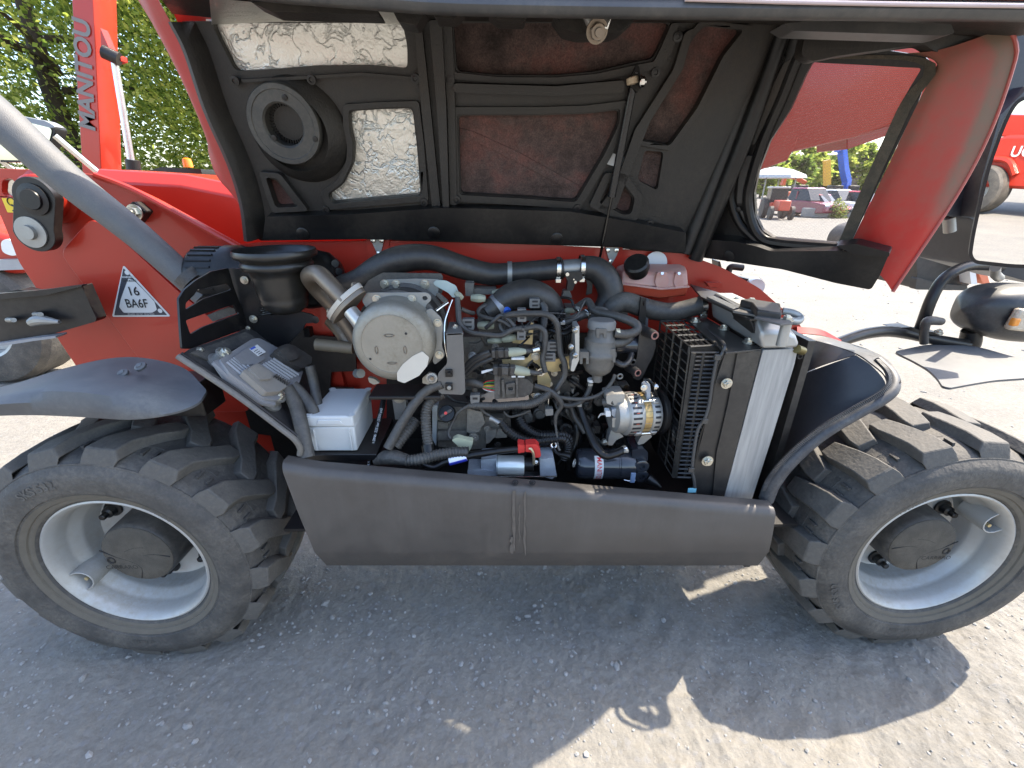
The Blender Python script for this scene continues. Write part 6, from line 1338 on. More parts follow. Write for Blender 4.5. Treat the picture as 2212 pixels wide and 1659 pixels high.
# left face and top face of the cage
TLb, TRb = z('B', (418, 497)), z('B', (615, 492))
A0 = P(*GL0, .125); Zt = A0.z+.012
Bk = PZ(*TLb, Zt); Fr = PZ(*z('B', (600, 652)), Zt); Fr2 = PZ(*z('B', (790, 640)), Zt); Bk2 = PZ(*TRb, Zt)
for i in range(7):
    t = i/6; bar(Bk.lerp(Bk2, t), Fr.lerp(Fr2, t), .004)
for i in range(6):
    t = i/5; bar(Bk.lerp(Fr, t), Bk2.lerp(Fr2, t), .0045)
MB().box((Fr+Fr2)/2-Vector((0, -.004, .012)), ((Fr2-Fr).length, .008, .026), Matrix.Rotation(0, 3, 'Z')).build('guard_corner', gm, cage, bevel=.003)
Fb = P(*GL1, .125); Bb = Vector((Bk.x+(Fb.x-Fr.x)*.9, Bk.y, Fb.z))
for i in range(17):
    t = i/16; bar(Fr.lerp(Fb, t), Bk.lerp(Bb, t), .0035)
for i in range(5):
    t = i/4; bar(Fr.lerp(Bk, t), Fb.lerp(Bb, t), .0045)
MB().hexa([Bk+Vector((.05, -.02, 0)), Fr+Vector((.06, .03, -.02)), Fb+Vector((.06, .03, 0)), Bb+Vector((.05, -.02, 0))], [Bk+Vector((.06, -.02, 0)), Fr+Vector((.07, .03, -.02)), Fb+Vector((.07, .03, 0)), Bb+Vector((.06, -.02, 0))]).build('fan_backing', shm, cage)
# cable down the guard with ties
HO('B', [(690, 540, .30), (760, 590, .20), (808, 640, .10), (795, 690, .088), (760, 740, .088), (735, 860, .088), (715, 1000, .088), (690, 1085, .085), (645, 1160, .088), (620, 1300, .088), (612, 1400, .088), (625, 1480, .088), (626, 1580, .09)], 10, 'guard_cable', M('cable_grey_black', (.05, .05, .05), .4), n=10)
HO('B', [(800, 700, .089), (765, 770, .089), (748, 860, .089), (727, 1000, .089), (695, 1100, .086), (665, 1180, .089), (640, 1290, .089), (618, 1395, .089)], 6, 'guard_cable', rubc, n=8)
for c in ((765, 715), (688, 1105), (605, 1402)): MB().box(P(*z('B', c), .083), (.016, .008, .014)).build('cable_tie', blkp, TH, bevel=.001)
MB().box(P(*z('B', (610, 1527)), .085), (.024, .003, .014)).build('cable_tag', M('tag_pale_blue', (.25, .60, .70), .5), TH)
HO('B', [(340, 1450, .14), (380, 1480, .13), (420, 1510, .12)], [30, 26, 10], 'coolant_hose', rubc, n=14)

# more wiring, lines and hose ends filling the middle of the bay
rg = random.Random(77)
for i in range(44):
    x0, y0 = rg.uniform(300, 1000), rg.uniform(480, 1080); L_ = rg.uniform(60, 240); a_ = rg.uniform(-.9, .9); Y0 = rg.uniform(.255, .33)
    x1, y1 = x0+L_*math.cos(a_), y0+L_*math.sin(a_)
    xm, ym = (x0+x1)/2+rg.uniform(-40, 40), (y0+y1)/2+rg.uniform(-10, 50)
    kind = i % 4
    HO('A', [(x0, y0, Y0+.03), (x0*.7+xm*.3, y0*.7+ym*.3, Y0), (xm, ym, Y0-.01), (x1, y1, Y0+.02)], rg.uniform(6, 11) if kind else rg.uniform(12, 17), 'engine_wire', (rubc, rub, rub, rubc)[kind], n=8, corr=(.006, .1) if kind == 0 else None)
for i in range(26):
    x0, y0 = rg.uniform(1000, 1420), rg.uniform(1000, 1380); Y0 = rg.uniform(.27, .36)
    HO('A', [(x0, y0, Y0+.03), (x0+rg.uniform(-60, 60), y0+rg.uniform(20, 70), Y0), (x0+rg.uniform(-90, 90), y0+rg.uniform(80, 160), Y0+.02)], rg.uniform(7, 16), 'engine_wire', rubc if i % 2 else blkp, n=8)
def clampat(fr, p0, p1, Y0, Y1, r):
    a = P(*z(fr, p0), Y0); b = P(*z(fr, p1), Y1); s = S(*z(fr, p0), Y0)*FR[fr][2]; ax = (b-a).normalized()
    o = MB().lathe(a-ax*.005, ax, [(r*s*.98, 0), (r*s*1.06, .0006), (r*s*1.06, .0094), (r*s*.98, .010)], 24, caps=False).build('hose_clamp', steelb, TH)
    MB().box(a+Vector((0, -r*s*1.1, .004)), (.014, .008, .009)).build('clamp_screw', steel, o, bevel=.001)
clampat('A', (1370, 1402), (1300, 1432), .13, .12, 27); clampat('A', (1062, 1100), (1095, 1190), .25, .22, 27); clampat('A', (1050, 455), (1080, 430), .39, .38, 26); clampat('A', (950, 556), (1010, 535), .30, .31, 30); clampat('A', (1110, 495), (1080, 505), .345, .33, 30)
clampat('A', (1135, 965), (1128, 1010), .25, .245, 20)
# ================================================================== front end of the machine, right of the engine
navy = M('boom_head_black', (.014, .016, .024), .4, var=.15, dust=.2, dcol=(.12, .12, .12), ns=5)
bh = PL('boom_head', navy, .86, [(2140, 60), (2260, 40), (2260, 620), (2105, 575), (2112, 500), (2100, 470), (2045, 468), (2060, 420), (2110, 330), (2150, 240), (2178, 130)], thick=.28, r=.02, bevel=.01)
PL('boom_head_web', navy, .80, [(2160, 250), (2230, 180), (2230, 230), (2170, 300), (2130, 400), (2118, 470), (2105, 470), (2120, 390)], thick=.07, r=.01, bevel=.004, parent=bh)
TB([(2050, 470, .88), (2052, 500, .88)], 11, 'boom_head_pin', steel, bh, n=18)
lampb = TB([(*z('K', p), Y) for p, Y in (((420, 1100), .62), ((600, 1030), .66), ((760, 985), .70), ((950, 968), .74), ((1150, 995), .76), ((1350, 1040), .76), ((1650, 1090), .76))], [11, 11.5, 12, 12, 12, 11.5, 11], 'lamp_bracket', blk, TH, n=20, label='bent black tube bracket carrying the front lamp')
TB([(*z('K', p), Y) for p, Y in (((1225, 960), .76), ((1262, 860), .76), ((1320, 700), .76), ((1400, 545), .77), ((1500, 450), .78), ((1640, 385), .80), ((1780, 375), .82), ((1960, 390), .84))], [11, 11, 11, 11, 11, 11, 10.5, 10], 'mirror_arm', blk, TH, n=20)
PL('arm_plate', blk, .74, z('K', (985, 938), (1150, 930), (1230, 960), (1420, 985), (1400, 1003), (1150, 985), (1010, 950)), thick=.06, r=.004, parent=lampb)
BOLT(lampb, *z('K', (1392, 980)), .73, 6, ax=(0, -.3, 1))
TB([(*z('K', p), Y) for p, Y in (((1265, 1075), .70), ((1262, 1000), .70), ((1280, 900), .70), ((1320, 872), .70), ((1420, 880), .71))], [8, 8, 9, 10, 8], 'indicator_arm', blkp, TH, n=16)
def lamp():
    c = P(2150, 678, .78); mb = MB(); rs = []
    for i in range(25):
        t = -1+2*i/24; ring = []
        for k in range(32):
            a = 2*math.pi*k/32; e = .62
            w = (1-abs(t)**2.6)**.5 if abs(t) < 1 else 0
            cx, sx = math.cos(a), math.sin(a); sq = lambda v: math.copysign(abs(v)**e, v)
            ring.append(c+Vector((t*.235+.08, sq(cx)*.125*w, sq(sx)*.112*w-.012*t+.008)))
        rs.append(ring)
    o = mb.rings(rs).build('headlamp', M('lamp_black_shell', (.018, .018, .02), .35, var=.15, dust=.18, top=.35, dcol=(.22, .22, .21)), TH, smooth=50, label='rounded black headlamp housing on its stalk')
    lm = M('lens_clear_amber', (.65, .55, .42), .12, var=.3, ns=40, bump=.8, bs=160, trans=.3)
    MB().box(P(*z('K', (2095, 865)), .655)+Vector((.02, .0, 0)), (.085, .03, .085), Matrix.Rotation(.12, 3, 'Y')).build('indicator_lens', lm, o, bevel=.01)
    MB().box(P(*z('K', (2072, 885)), .64)+Vector((.006, .002, 0)), (.026, .02, .030)).build('amber_bulb', M('amber', (.7, .25, .03), .4), o, bevel=.005)
    TB([(*z('K', (1690, 960)), .78), (*z('K', (1680, 1060)), .78), (*z('K', (1665, 1130)), .78)], [17, 19, 16], 'lamp_stalk', rubc, o, n=18)
    return o
lamp()
fp_ = [PZ(*z('K', p), .80) for p in ((988, 1150), (1270, 1090), (1500, 1078), (1760, 1108), (2240, 1245), (2240, 1385), (1900, 1408), (1700, 1440), (1500, 1478), (1430, 1462), (1380, 1385), (1300, 1310), (1150, 1225))]
MB().slab(rnd(fp_, .03), [], Vector((0, 0, -.008))).build('mudguard', greyp, TH, bevel=.003, label='flat grey mudguard sheet below the headlamp')
# wing mirror
mp = [(2240, 205), (2200, 217), (2183, 242), (2165, 282), (2137, 361), (2120, 430), (2103, 509), (2097, 550), (2106, 565), (2190, 574), (2240, 575)]
mn = Vector((-.66, -.74, -.04)).normalized(); mpl = (P(2160, 400, .62), mn)
mir = plate('wing_mirror', blk, TH, mpl, expand(mp, 5), thick=.05, r=.03, bevel=.006, label='black framed wing mirror reflecting the yard')
plate('mirror_glass', M('mirror_silver', (.92, .93, .94), .01, 1., var=0), mir, mpl, expand(mp, -3), off=.002, thick=.002, r=.03)
_mm = MATS['mirror_silver'].node_tree; _mb = _mm.nodes['Principled BSDF']
for _lk in list(_mb.inputs['Roughness'].links): _mm.links.remove(_lk)
_mb.inputs['Roughness'].default_value = 0.
TB([(2150, 578, .66), (2150, 592, .7), (2158, 600, .78)], 9, 'mirror_knuckle', steel, mir, n=12)
# small black fittings behind the radiator
fb_ = PL('work_lamp_bracket', blk, .80, z('B', (770, 130), (782, 130), (800, 200), (900, 225), (1028, 255), (1012, 305), (930, 270), (840, 215), (775, 200)), thick=.06, bevel=.002)
TB([(*z('B', (830, 200)), .82), (*z('B', (850, 165)), .82), (*z('B', (920, 170)), .82)], 7, 'work_lamp_arm', blk, fb_, n=12)
MB().lathe(P(*z('B', (985, 285)), .80), (-.3, -1, .2), [(.03, .05), (.038, .02), (.036, 0), (.001, .004)], 24).build('work_lamp', M('lamp_glass', (.6, .6, .56), .1), fb_)
PL('red_clamp', red, .56, z('B', (700, 262), (795, 262), (798, 295), (720, 290)), thick=.03, bevel=.003)
# ================================================================== background machines, cars, trees
def leaf_material(name, a, b, c):
    m = bpy.data.materials.new(name); m.use_nodes = True; nt = m.node_tree; N = nt.nodes; L = nt.links; pb = N['Principled BSDF']
    g = N.new('ShaderNodeNewGeometry'); r = N.new('ShaderNodeValToRGB'); e = r.color_ramp.elements
    e[0].color = a+(1,); e[1].color = c+(1,); x = e.new(.5); x.color = b+(1,)
    L.new(g.outputs['Random Per Island'], r.inputs[0]); L.new(r.outputs[0], pb.inputs['Base Color']); pb.inputs['Roughness'].default_value = .6
    tr = N.new('ShaderNodeBsdfTranslucent'); L.new(r.outputs[0], tr.inputs[0]); mx = N.new('ShaderNodeMixShader'); mx.inputs[0].default_value = .62
    L.new(pb.outputs[0], mx.inputs[1]); L.new(tr.outputs[0], mx.inputs[2]); L.new(mx.outputs[0], N['Material Output'].inputs['Surface'])
    return m
leafA = leaf_material('leaf_yellow_green', (.10, .17, .03), (.34, .41, .07), (.55, .56, .15))
leafB = leaf_material('leaf_mid_green', (.05, .09, .02), (.14, .21, .04), (.26, .32, .07))
bark = M('bark', (.06, .045, .035), .9, var=.3, ns=20, bump=.6)
def tree(name, label, base, h, rx, rz, n, ls, leafm, seed, crown_lo=.15, group=None, droop=.0):
    rg = random.Random(seed); T = empty(name, base); tag(T, label, 'tree', group)
    tr = MB(); tr.tube([Vector((0, 0, 0)), Vector((rg.uniform(-.1, .1)*rx, 0, h*.4)), Vector((rg.uniform(-.1, .1)*rx, 0, h*.9))], [h*.022, h*.016, h*.004], 10, 5); 
    limbs = []
    for i in range(16):
        t = rg.uniform(crown_lo*.8, .85); a = rg.uniform(0, 6.28); ln = rx*rg.uniform(.5, .95)*(1-abs(t-.45)*.8)
        p0 = Vector((0, 0, h*t)); p1 = p0+Vector((math.cos(a)*ln*.5, math.sin(a)*ln*.5, ln*.12)); p2 = p0+Vector((math.cos(a)*ln, math.sin(a)*ln, ln*.15))
        tr.tube([p0, p1, p2], [h*.008, h*.005, h*.002], 6, 3)
    tr.build('trunk', bark, T)
    mb = MB(); cz = h*(crown_lo+1)/2; rz_ = h*(1-crown_lo)/2
    clumps = []
    for i in range(max(30, n//110)):
        while True:
            v = Vector((rg.uniform(-1, 1), rg.uniform(-1, 1), rg.uniform(-1, 1)))
            if .35 < v.length < 1: break
        w = 1-.45*max(0, v.z)
        clumps.append((Vector((v.x*rx*w, v.y*rx*w, cz+v.z*rz_)), rg.uniform(.10, .24)*rx))
    V = mb.v; F = mb.f
    for i in range(n):
        c, cr = clumps[i % len(clumps)]
        d = Vector((rg.gauss(0, .5), rg.gauss(0, .5), rg.gauss(0, .38)))*cr; p = c+d
        u = Vector((rg.uniform(-1, 1), rg.uniform(-1, 1), rg.uniform(-.6, .3)-droop)).normalized(); nn = (Vector((rg.uniform(-1, 1), rg.uniform(-1, 1), rg.uniform(-1, 1)))+SUN*1.1).normalized(); u = (u-nn*u.dot(nn)).normalized(); w = u.cross(nn)
        s = ls*rg.uniform(.6, 1.4); k = len(V)
        V += [p, p+u*s*.5+w*s*.30, p+u*s, p+u*s*.5-w*s*.30]; F.append((k, k+1, k+2, k+3))
    me = bpy.data.meshes.new('crown'); me.from_pydata([tuple(v) for v in V], [], F); me.update(); me.materials.append(leafm); link('crown', me, T)
    return T
tree('evergreen_tree', 'tall yellow green tree left of the raised boom', (-7.9, 8.6, 0), 8.2, 3.2, 4, 52000, .09, leafA, 1, .06, 'trees behind the left machines', .35)
tree('evergreen_tree', 'tall yellow green tree right of the raised boom', (-4.2, 9.4, 0), 8.4, 3.0, 4, 52000, .09, leafA, 2, .06, 'trees behind the left machines', .35)
tree('evergreen_tree', 'darker tree filling in behind the two yellow green ones', (-8.0, 13.5, 0), 9.5, 4.2, 4, 40000, .13, leafB, 3, .04, 'trees behind the left machines', .3)

def tyre_wheel(parent, c, r, w, ax=(0, 1, 0), lug=True, rimr=.55):
    W = empty('wheel', (0, 0, 0), parent); c = Vector(c); ax = Vector(ax)
    MB().lathe(c-ax*(w/2), ax, [(r*rimr, .02*w), (r*.75, -.02*w), (r*.94, .03*w), (r, .16*w), (r, .84*w), (r*.94, .97*w), (r*.75, 1.02*w), (r*rimr, .98*w)], 40, caps=False).build('tyre', tyrem, W, smooth=30)
    MB().lathe(c-ax*(w/2), ax, [(r*rimr, .02*w), (r*rimr*.92, .05*w), (r*rimr*.86, .3*w), (r*.2, .34*w), (r*.16, .2*w), (.0005, .2*w)], 32, caps=False).build('rim', rimm, W, smooth=40)
    return W
# ---- telehandler behind with raised boom
TA = empty('telehandler', (-2.9, 4.4, 0)); tag(TA, 'red telehandler parked behind with its boom raised almost upright', 'telehandler')
TA.location = (0, 0, 0)
Ya = 4.0
b0 = [P(*z('H', p), Ya) for p in ((462, -60), (600, -60), (660, 1180), (538, 1180))]; b1 = [P(*z('H', p), Ya+.22) for p in ((716, -60), (757, 1180))]
mb = MB(); q0 = b0[0]+Vector((0, .25, 0)); q3 = b0[3]+Vector((0, .25, 0))
def ext(a, b, k): return a+(a-b)*k
tops = [ext(b0[0], b0[3], .35), ext(b0[1], b0[2], .35), ext(b1[0], b1[1], .35), ext(b1[0], b1[1], .35)+Vector((-.1, .2, 0)), ext(b0[0], b0[3], .35)+Vector((0, .25, 0))]
bots = [ext(b0[3], b0[0], .25), ext(b0[2], b0[1], .25), ext(b1[1], b1[0], .25), ext(b1[1], b1[0], .25)+Vector((-.1, .2, 0)), ext(b0[3], b0[0], .25)+Vector((0, .25, 0))]
ab = mb.hexa(bots, tops).build('boom', red, TA, bevel=.006)
bm_, tp_ = P(*z('H', (572, 800)), Ya-.004), P(*z('H', (535, 170)), Ya-.004)
xd = (tp_-bm_).normalized(); yd = Vector((0, -1, 0)).cross(xd)
text('MANITOU', M('grey_decal', (.17, .165, .15), .5), ab, (bm_+tp_)/2+Vector((0, -.004, 0)), xd, yd, .20, bold=.03, wid=.97, ext=.002)
lug_ = PL('boom_lug', red, Ya-.02, z('H', (650, 180), (715, 330), (780, 360), (785, 395), (745, 405), (670, 370), (655, 330)), thick=.08, parent=ab, bevel=.004)
MB().cyl(P(*z('H', (670, 335)), Ya-.05), P(*z('H', (775, 385)), Ya-.03), .055).build('lug_pin', blk, ab)
rod = TB([(*z('H', (742, 400)), Ya), (*z('H', (852, 1060)), Ya)], 7, 'cylinder_rod', M('chrome_rod', (.62, .62, .66), .25, .9), TA, n=20)
TB([(*z('H', (858, 1035)), Ya), (*z('H', (890, 1250)), Ya)], 13.5, 'cylinder_barrel', blk, TA, n=20)
ch = MB().box((-3.6, 5.0, .95), (3.4, 1.3, .55)).build('chassis', red, TA, bevel=.05)
PL('cab_roof', blk, 5.0, z('H', (960, 1110), (1040, 1082), (1300, 1095), (1310, 1130), (960, 1130)), thick=.5, parent=TA, bevel=.01)
MB().lathe(P(*z('H', (1222, 1085)), 4.9), (0, 0, 1), [(.05, 0), (.05, .06), (.042, .09), (.02, .1)], 20).build('beacon', M('amber_beacon', (.75, .22, .01), .25), TA)
MB().box((-3.0, 5.2, 1.15), (1.0, 1.0, .5)).build('engine_cover', red, TA, bevel=.06)
for x in (-4.7, -2.5): tyre_wheel(TA, (x, 4.3, .45), .45, .34)
# ---- machine at the far left edge: wheel, red nose, headlight, mirror
TB_ = empty('telehandler', (0, 0, 0)); tag(TB_, 'red machine at the left edge with headlight, mirror and dusty wheel', 'telehandler')
wc = P(8, 715, 2.35); wc.z = .47
tyre_wheel(TB_, wc, .47, .36)
body = MB().hexa([P(*p, 2.25) for p in ((-160, 470), (62, 520), (50, 592), (-160, 600))], [P(*p, 2.25)+Vector((0, 1.2, 0)) for p in ((-160, 470), (62, 520), (50, 592), (-160, 600))]).build('bonnet', red, TB_, bevel=.04)
PL('bumper', M('bumper_grey', (.3, .3, .3), .5), 2.2, [(-160, 566), (48, 560), (56, 582), (-160, 590)], thick=.2, parent=TB_, bevel=.02)
MB().box((-4.6, 2.9, .75), (1.5, 1.0, .35)).build('chassis', blk, TB_, bevel=.02)
PL('headlight', M('headlight_glass', (.72, .72, .68), .1, var=.1, ns=30), 2.18, z('G', (2, 480), (45, 465), (85, 500), (100, 555), (60, 560), (10, 540)), thick=.06, parent=TB_, bevel=.02, r=.05)
mh = PL('mirror_housing', blk, 2.0, z('H', (-60, 760), (60, 740), (300, 790), (362, 830), (330, 940), (180, 1050), (-60, 1050)), thick=.08, r=.04, bevel=.01, parent=TB_)
PL('mirror_pane', M('mirror_sky', (.55, .53, .46), .05, .9, var=.1), 1.995, z('H', (-60, 790), (120, 775), (340, 830), (315, 930), (170, 1040), (-60, 1035)), thick=.004, r=.03, bevel=0, parent=mh)
PL('mirror_brow', M('brow_grey', (.22, .24, .26), .5), 1.98, z('H', (-60, 740), (60, 738), (300, 785), (360, 822), (330, 830), (130, 780), (-60, 770)), thick=.06, r=.02, bevel=.004, parent=mh)
TB([(*z('H', (355, 880)), 2.0), (*z('H', (660, 1140)), 2.1)], 6.5, 'mirror_rod', steelb, TB_, n=12)
TB([(*z('H', (-20, 1020)), 2.0), (*z('H', (80, 1095)), 2.05)], 6, 'mirror_rod', steelb, TB_, n=12)
# ---- black bucket and white post beyond the nose, right
bk = plate('loader_bucket', M('bucket_black', (.022, .021, .020), .5, var=.2, dust=.35, dcol=(.13, .11, .09), ns=3), None, plane_y(2.0), z('K', (1240, 190), (1330, 110), (1480, 60), (1640, 60), (1700, 540), (1560, 600), (1180, 590), (1205, 480), (1192, 300)), thick=.9, r=.06, bevel=.02)
tag(bk, 'scuffed black loader bucket behind the bonnet nose', 'bucket')
PL('bucket_edge', M('edge_pale', (.42, .40, .36), .5), 1.97, z('K', (1335, 170), (1375, 105), (1640, 320), (1640, 350), (1590, 365)), [z('K', (1352, 165), (1375, 140), (1610, 335), (1592, 350))], thick=.03, r=.01, bevel=.004, parent=bk)
PL('bucket_shelf', bk.data.materials[0], 1.95, z('K', (1200, 480), (1400, 540), (1660, 555), (1650, 600), (1180, 592)), thick=.05, r=.02, bevel=.006, parent=bk)
po = plate('marker_post', M('post_white', (.72, .70, .66), .5, dust=.15), None, plane_y(1.9), z('K', (1618, -40), (1668, -40), (1745, 545), (1690, 545)), thick=.08, r=.005, bevel=.004); tag(po, 'white and orange upright post beside the mirror arm', 'post')
PL('post_stripe', M('post_orange', (.70, .20, .10), .5), 1.895, z('K', (1656, -40), (1690, -40), (1860, 545), (1800, 545), (1738, 400)), thick=.08, r=.005, bevel=.004, parent=po)

# ---- yard seen through the mesh
def gp_(x, y): return PZ(x, y, 0.)
def car(name, label, base, yaw, col, L=4.6, W=1.85, H=1.7, kind='suv', cat='car'):
    T = empty(name, base); T.rotation_euler = (0, 0, yaw); T.scale = (.8, .8, .8); tag(T, label, cat, 'vehicles parked across the yard')
    m = M('paint_'+label[:14].replace(' ', '_'), col, .25, var=.04, coat=.5); dark = M('car_glass', (.02, .025, .03), .06, var=.05)
    hb = H*.56
    def sec(x, w, z0, z1): return [Vector((x, -w/2, z0)), Vector((x, w/2, z0)), Vector((x, w/2*.96, z1)), Vector((x, -w/2*.96, z1))]
    MB().rings([sec(-L/2, W*.86, .42, hb*.92), sec(-L/2+.15, W*.97, .28, hb), sec(L*.18, W, .25, hb), sec(L*.34, W*.98, .26, hb*.93), sec(L/2-.08, W*.93, .30, hb*.80), sec(L/2, W*.84, .40, hb*.66)]).build('body', m, T, bevel=.05)
    x0, x1 = (-L*.47, L*.20) if kind == 'suv' else ((-L*.06, L*.24) if kind == 'pickup' else (-L*.36, L*.2))
    MB().rings([[Vector((x0, -W*.46, hb-.01)), Vector((x0, W*.46, hb-.01)), Vector((x1+.28, W*.46, hb-.01)), Vector((x1+.28, -W*.46, hb-.01))], [Vector((x0+.14, -W*.40, H*.95)), Vector((x0+.14, W*.40, H*.95)), Vector((x1-.30, W*.40, H*.95)), Vector((x1-.30, -W*.40, H*.95))]]).build('cabin_glass', dark, T, bevel=.03)
    MB().rings([[Vector((x0+.12, -W*.415, H*.945)), Vector((x0+.12, W*.415, H*.945)), Vector((x1-.26, W*.415, H*.945)), Vector((x1-.26, -W*.415, H*.945))], [Vector((x0+.2, -W*.36, H)), Vector((x0+.2, W*.36, H)), Vector((x1-.42, W*.36, H)), Vector((x1-.42, -W*.36, H))]]).build('roof', m, T, bevel=.02)
    for s in (-1, 1):
        MB().box(((x0+x1)/2-.1, s*W*.44, hb+.22), (.09, .05, H-hb-.1)).build('pillar', m, T)
        MB().box((L/2-.07, s*W*.34, hb*.72), (.12, .36, .14)).build('headlight', M('car_lamp', (.6, .6, .58), .15), T, bevel=.02)
        for x in (-L*.31, L*.31): 
            MB().lathe((x, s*W*.42-.1, .34), (0, 1, 0), [(.2, 0), (.33, .01), (.34, .06), (.34, .16), (.33, .2), (.2, .2), (.18, .1), (.01, .1)], 24).build('wheel', M('car_tyre', (.02, .02, .02), .8), T)
    MB().box((L/2+.01, 0, hb*.55), (.06, W*.5, .16)).build('grille', dark, T)
    return T
car('pickup_truck', 'maroon pickup truck beside the orange tractor', gp_(1722, 466), R_(-75), (.22, .03, .06), 5.6, 2.0, 1.85, 'pickup', 'pickup')
car('parked_car', 'bright red car parked before the white one', gp_(1752, 467), R_(-60), (.50, .03, .04), 4.5, 1.8, 1.45, 'sedan')
car('parked_car', 'white sport utility car behind the red car', gp_(1792, 462), R_(-70), (.75, .76, .77), 4.7, 1.9, 1.75)
car('parked_car', 'white roofed red car nearest the screen edge', gp_(1842, 463), R_(-65), (.55, .06, .08), 4.6, 1.85, 1.65)
# tractor
tg = gp_(1672, 472); tr_ = empty('tractor', tg); tr_.rotation_euler = (0, 0, R_(-105)); tr_.scale = (.62, .62, .62); tag(tr_, 'orange red tractor with black cab at the mesh window edge', 'tractor')
om = M('tractor_orange', (.60, .09, .05), .4)
MB().box((1.2, 0, 1.05), (1.9, .8, .75)).build('hood', om, tr_, bevel=.08); MB().box((-.5, 0, .95), (1.6, 1.1, .6)).build('chassis', om, tr_, bevel=.05)
MB().box((-.6, 0, 1.75), (1.3, 1.25, 1.1)).build('cab', M('car_glass', (.02, .025, .03), .06), tr_, bevel=.03); MB().box((-.6, 0, 2.35), (1.5, 1.4, .14)).build('cab_roof', whitep, tr_, bevel=.04)
for x, r, w in ((-.8, .75, .45), (1.5, .5, .32)):
    for s in (-1, 1): MB().lathe((x, s*.75-w/2, r), (0, 1, 0), [(r*.55, 0), (r, .03), (r, w-.03), (r*.55, w), (r*.5, w*.5), (.01, w*.5)], 28).build('wheel', tyrem, tr_)
# blue lift, yellow boom, excavator, tent
def upright(name, label, cat, base, pts, w, mat, base_mat):
    T = empty(name, base); tag(T, label, cat); d = base.y+1
    mb = MB(); p = [P(*z('Q', q), base.y) for q in pts]; p = [v-base for v in p]
    mb.tube(p, w, 4, 1).build('boom', mat, T, smooth=20)
    MB().box((0, 0, .75), (2.6, 2., .9)).build('carrier', base_mat, T, bevel=.1)
    for s in (-1, 1): MB().lathe((s*1.0, -1.1, .45), (0, 1, 0), [(.2, 0), (.45, .03), (.45, .3), (.2, .32), (.01, .2)], 20).build('wheel', tyrem, T)
    MB().box((.2, 0, 1.4), (.9, .9, .6)).build('cab', blk, T, bevel=.06)
    return T
gb = gp_(1822, 446); upright('boom_lift', 'blue boom lift standing upright beyond the parked cars', 'boom lift', gb, ((1110, 225), (1185, 215), (1215, 500), (1250, 650), (1225, 790)), .36, M('lift_blue', (.01, .11, .55), .4), M('lift_blue', (.01, .11, .55), .4))
gb = gp_(1788, 446); upright('crane', 'yellow crane with its boom straight up', 'crane', gb, ((985, 370), (990, 700)), .30, M('crane_yellow', (.65, .36, .03), .4), blk)
gb = gp_(1712, 448); upright('excavator', 'orange excavator with a bent arm behind the pickup', 'excavator', gb, ((400, 700), (440, 590), (560, 590), (700, 670)), .22, M('excavator_orange', (.55, .10, .03), .45), M('excavator_orange', (.55, .10, .03), .45))
tb_ = gp_(1655, 452); te = empty('canopy_tent', tb_); tag(te, 'white canopy tent above the tractor', 'tent')
MB().lathe((0, 0, 2.1), (0, 0, 1), [(2.2, 0), (2.1, .2), (1.2, .55), (.1, .75)], 8).build('tent_roof', whitep, te)
for a in range(4): MB().cyl((1.5*math.cos(a*1.57+.78), 1.5*math.sin(a*1.57+.78), 0), (1.5*math.cos(a*1.57+.78), 1.5*math.sin(a*1.57+.78), 2.15), .05).build('pole', steel, te)
conc = M('concrete', (.30, .29, .27), .9, var=.15, bump=.4)
for (x, y, w, lab) in ((1760, 470, 1.3, 'long grey concrete block left of the weedy bush'), (1822, 470, 1.2, 'grey concrete block right of the weedy bush')):
    b = gp_(x, y); o = MB().box((0, 0, .24), (w, .5, .48)).build('concrete_block', conc, bevel=.06); o.location = b; o.rotation_euler = (0, 0, R_(-20)); tag(o, lab, 'concrete block', 'concrete blocks across the yard')
bb = gp_(1802, 471)
def bush(base, h, r, n, ls, seed, label):
    rg = random.Random(seed); T = empty('bush', base); tag(T, label, 'bush'); mb = MB()
    for i in range(n):
        a = rg.uniform(0, 6.28); rr = r*rg.random()**.6; zz = h*rg.random()*(1-.5*rr/r); p = Vector((rr*math.cos(a), rr*math.sin(a), zz)); u = Vector((rg.uniform(-1, 1), rg.uniform(-1, 1), rg.uniform(0, 1))).normalized(); w = u.orthogonal().normalized(); s = ls*rg.uniform(.6, 1.3); k = len(mb.v)
        mb.v += [p, p+u*s*.5+w*s*.3, p+u*s, p+u*s*.5-w*s*.3]; mb.f.append((k, k+1, k+2, k+3))
    me = bpy.data.meshes.new('foliage'); me.from_pydata([tuple(v) for v in mb.v], [], mb.f); me.materials.append(leafA); link('foliage', me, T)
bush(bb, 1.05, .5, 1200, .12, 5, 'weedy yellow green bush between the concrete blocks')
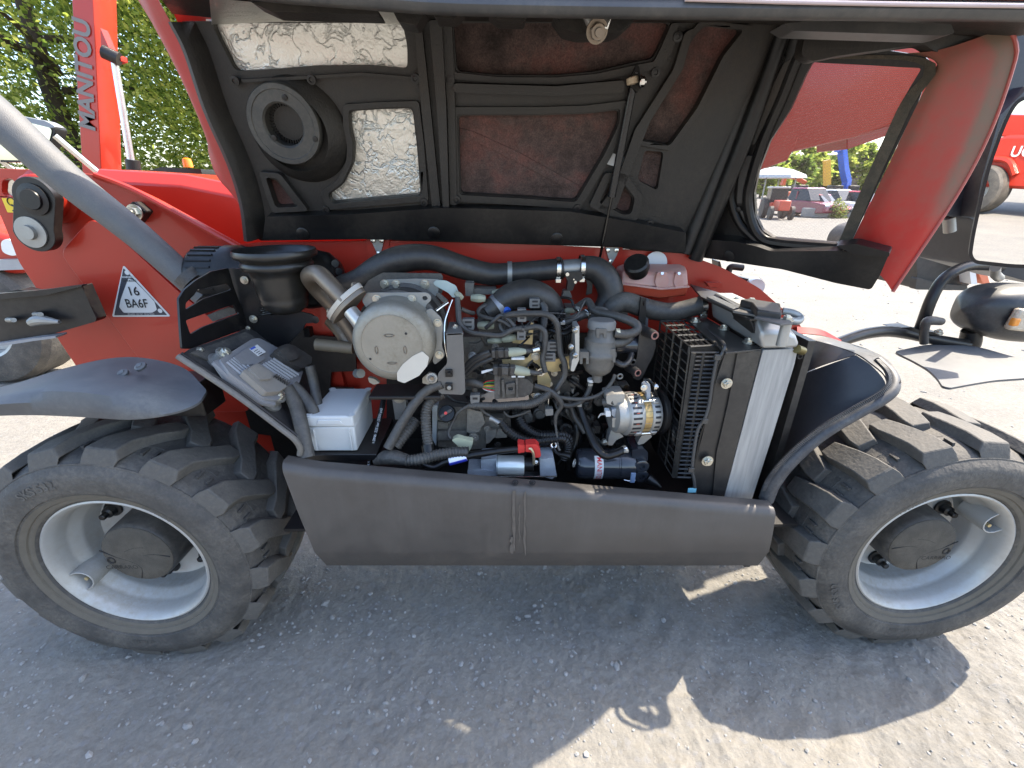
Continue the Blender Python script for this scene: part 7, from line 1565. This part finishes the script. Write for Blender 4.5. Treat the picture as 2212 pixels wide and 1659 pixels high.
# far trees and building
ft = [(1640, 428, 8.5, 4.2), (1680, 427, 8, 4.6), (1722, 426, 9, 4.6), (1765, 425, 8.5, 4.2), (1800, 425, 13, 5), (1850, 425, 10, 4.8), (1890, 426, 8.5, 4.6)]
FTL = ['rounded tree left above the tent', 'low tree above the tractor', 'tree behind the orange excavator', 'tree behind the yellow crane', 'tallest tree rising behind the blue lift', 'tree right of the blue lift', 'tree at the right mesh edge']
for i, (x, y, h, r) in enumerate(ft):
    b = gp_(x, y); d = b.length
    tree('broadleaf_tree', FTL[i], b, h, r, 4, 2600, .75, leafB if i % 2 else leafA, 20+i, .02, 'trees beyond the yard')
b = gp_(1870, 422); bd = empty('warehouse', b); bd.rotation_euler = (0, 0, R_(-35)); tag(bd, 'long low brown warehouse behind the trees', 'building')
wm = M('brown_cladding', (.20, .15, .10), .8, var=.1, ns=1.)
MB().box((0, 0, 4.5), (60, 14, 9)).build('wall', wm, bd); MB().box((0, 0, 9.2), (61, 15, .5)).build('roof', M('roof_tan', (.34, .27, .18), .7), bd)
for i in range(9): MB().box((-26+i*6.4, -7.05, 3.2), (3.2, .12, 2.4)).build('window', M('car_glass', (.02, .025, .03), .06), bd)

# ---- machine seen only in the wing mirror, standing behind the viewer
TC = empty('telehandler', (-4.5, -9.2, 0)); tag(TC, 'red telehandler reflected in the wing mirror', 'telehandler')
MB().rings([[Vector((x, y, zz)) for y, zz in ((-.6, b), (.6, b), (.6, t), (-.6, t))] for x, b, t in ((-2., .6, 1.2), (-1.2, .5, 1.45), (.6, .5, 1.4), (1.8, .55, 1.0))]).build('chassis', red, TC, bevel=.06)
MB().box((-.2, -.4, 1.75), (1.1, .8, 1.0)).build('cab', M('car_glass', (.02, .025, .03), .06), TC, bevel=.05); MB().box((-.2, -.4, 2.28), (1.25, .95, .12)).build('cab_roof', blk, TC, bevel=.03)
MB().rings([[Vector((x, y, zz)) for y, zz in ((.1, b), (.4, b), (.4, t), (.1, t))] for x, b, t in ((-1.9, 1.45, 1.85), (.5, 1.3, 1.62), (2.6, .7, .98))]).build('boom', red, TC, bevel=.02)
text('MANITOU', whitel, TC, (-.4, .615, 1.15), (-1, 0, 0), (0, 0, 1), .26, bold=.02, ext=.004)
for x in (-1.25, 1.25):
    tyre_wheel(TC, (x, .62, .46), .46, .34)
    MB().tube([Vector((x-.5, .62, .75)), Vector((x-.3, .62, .98)), Vector((x, .62, 1.03)), Vector((x+.3, .62, .98)), Vector((x+.5, .62, .75))], .06, 8, 5).build('mudguard', red, TC)
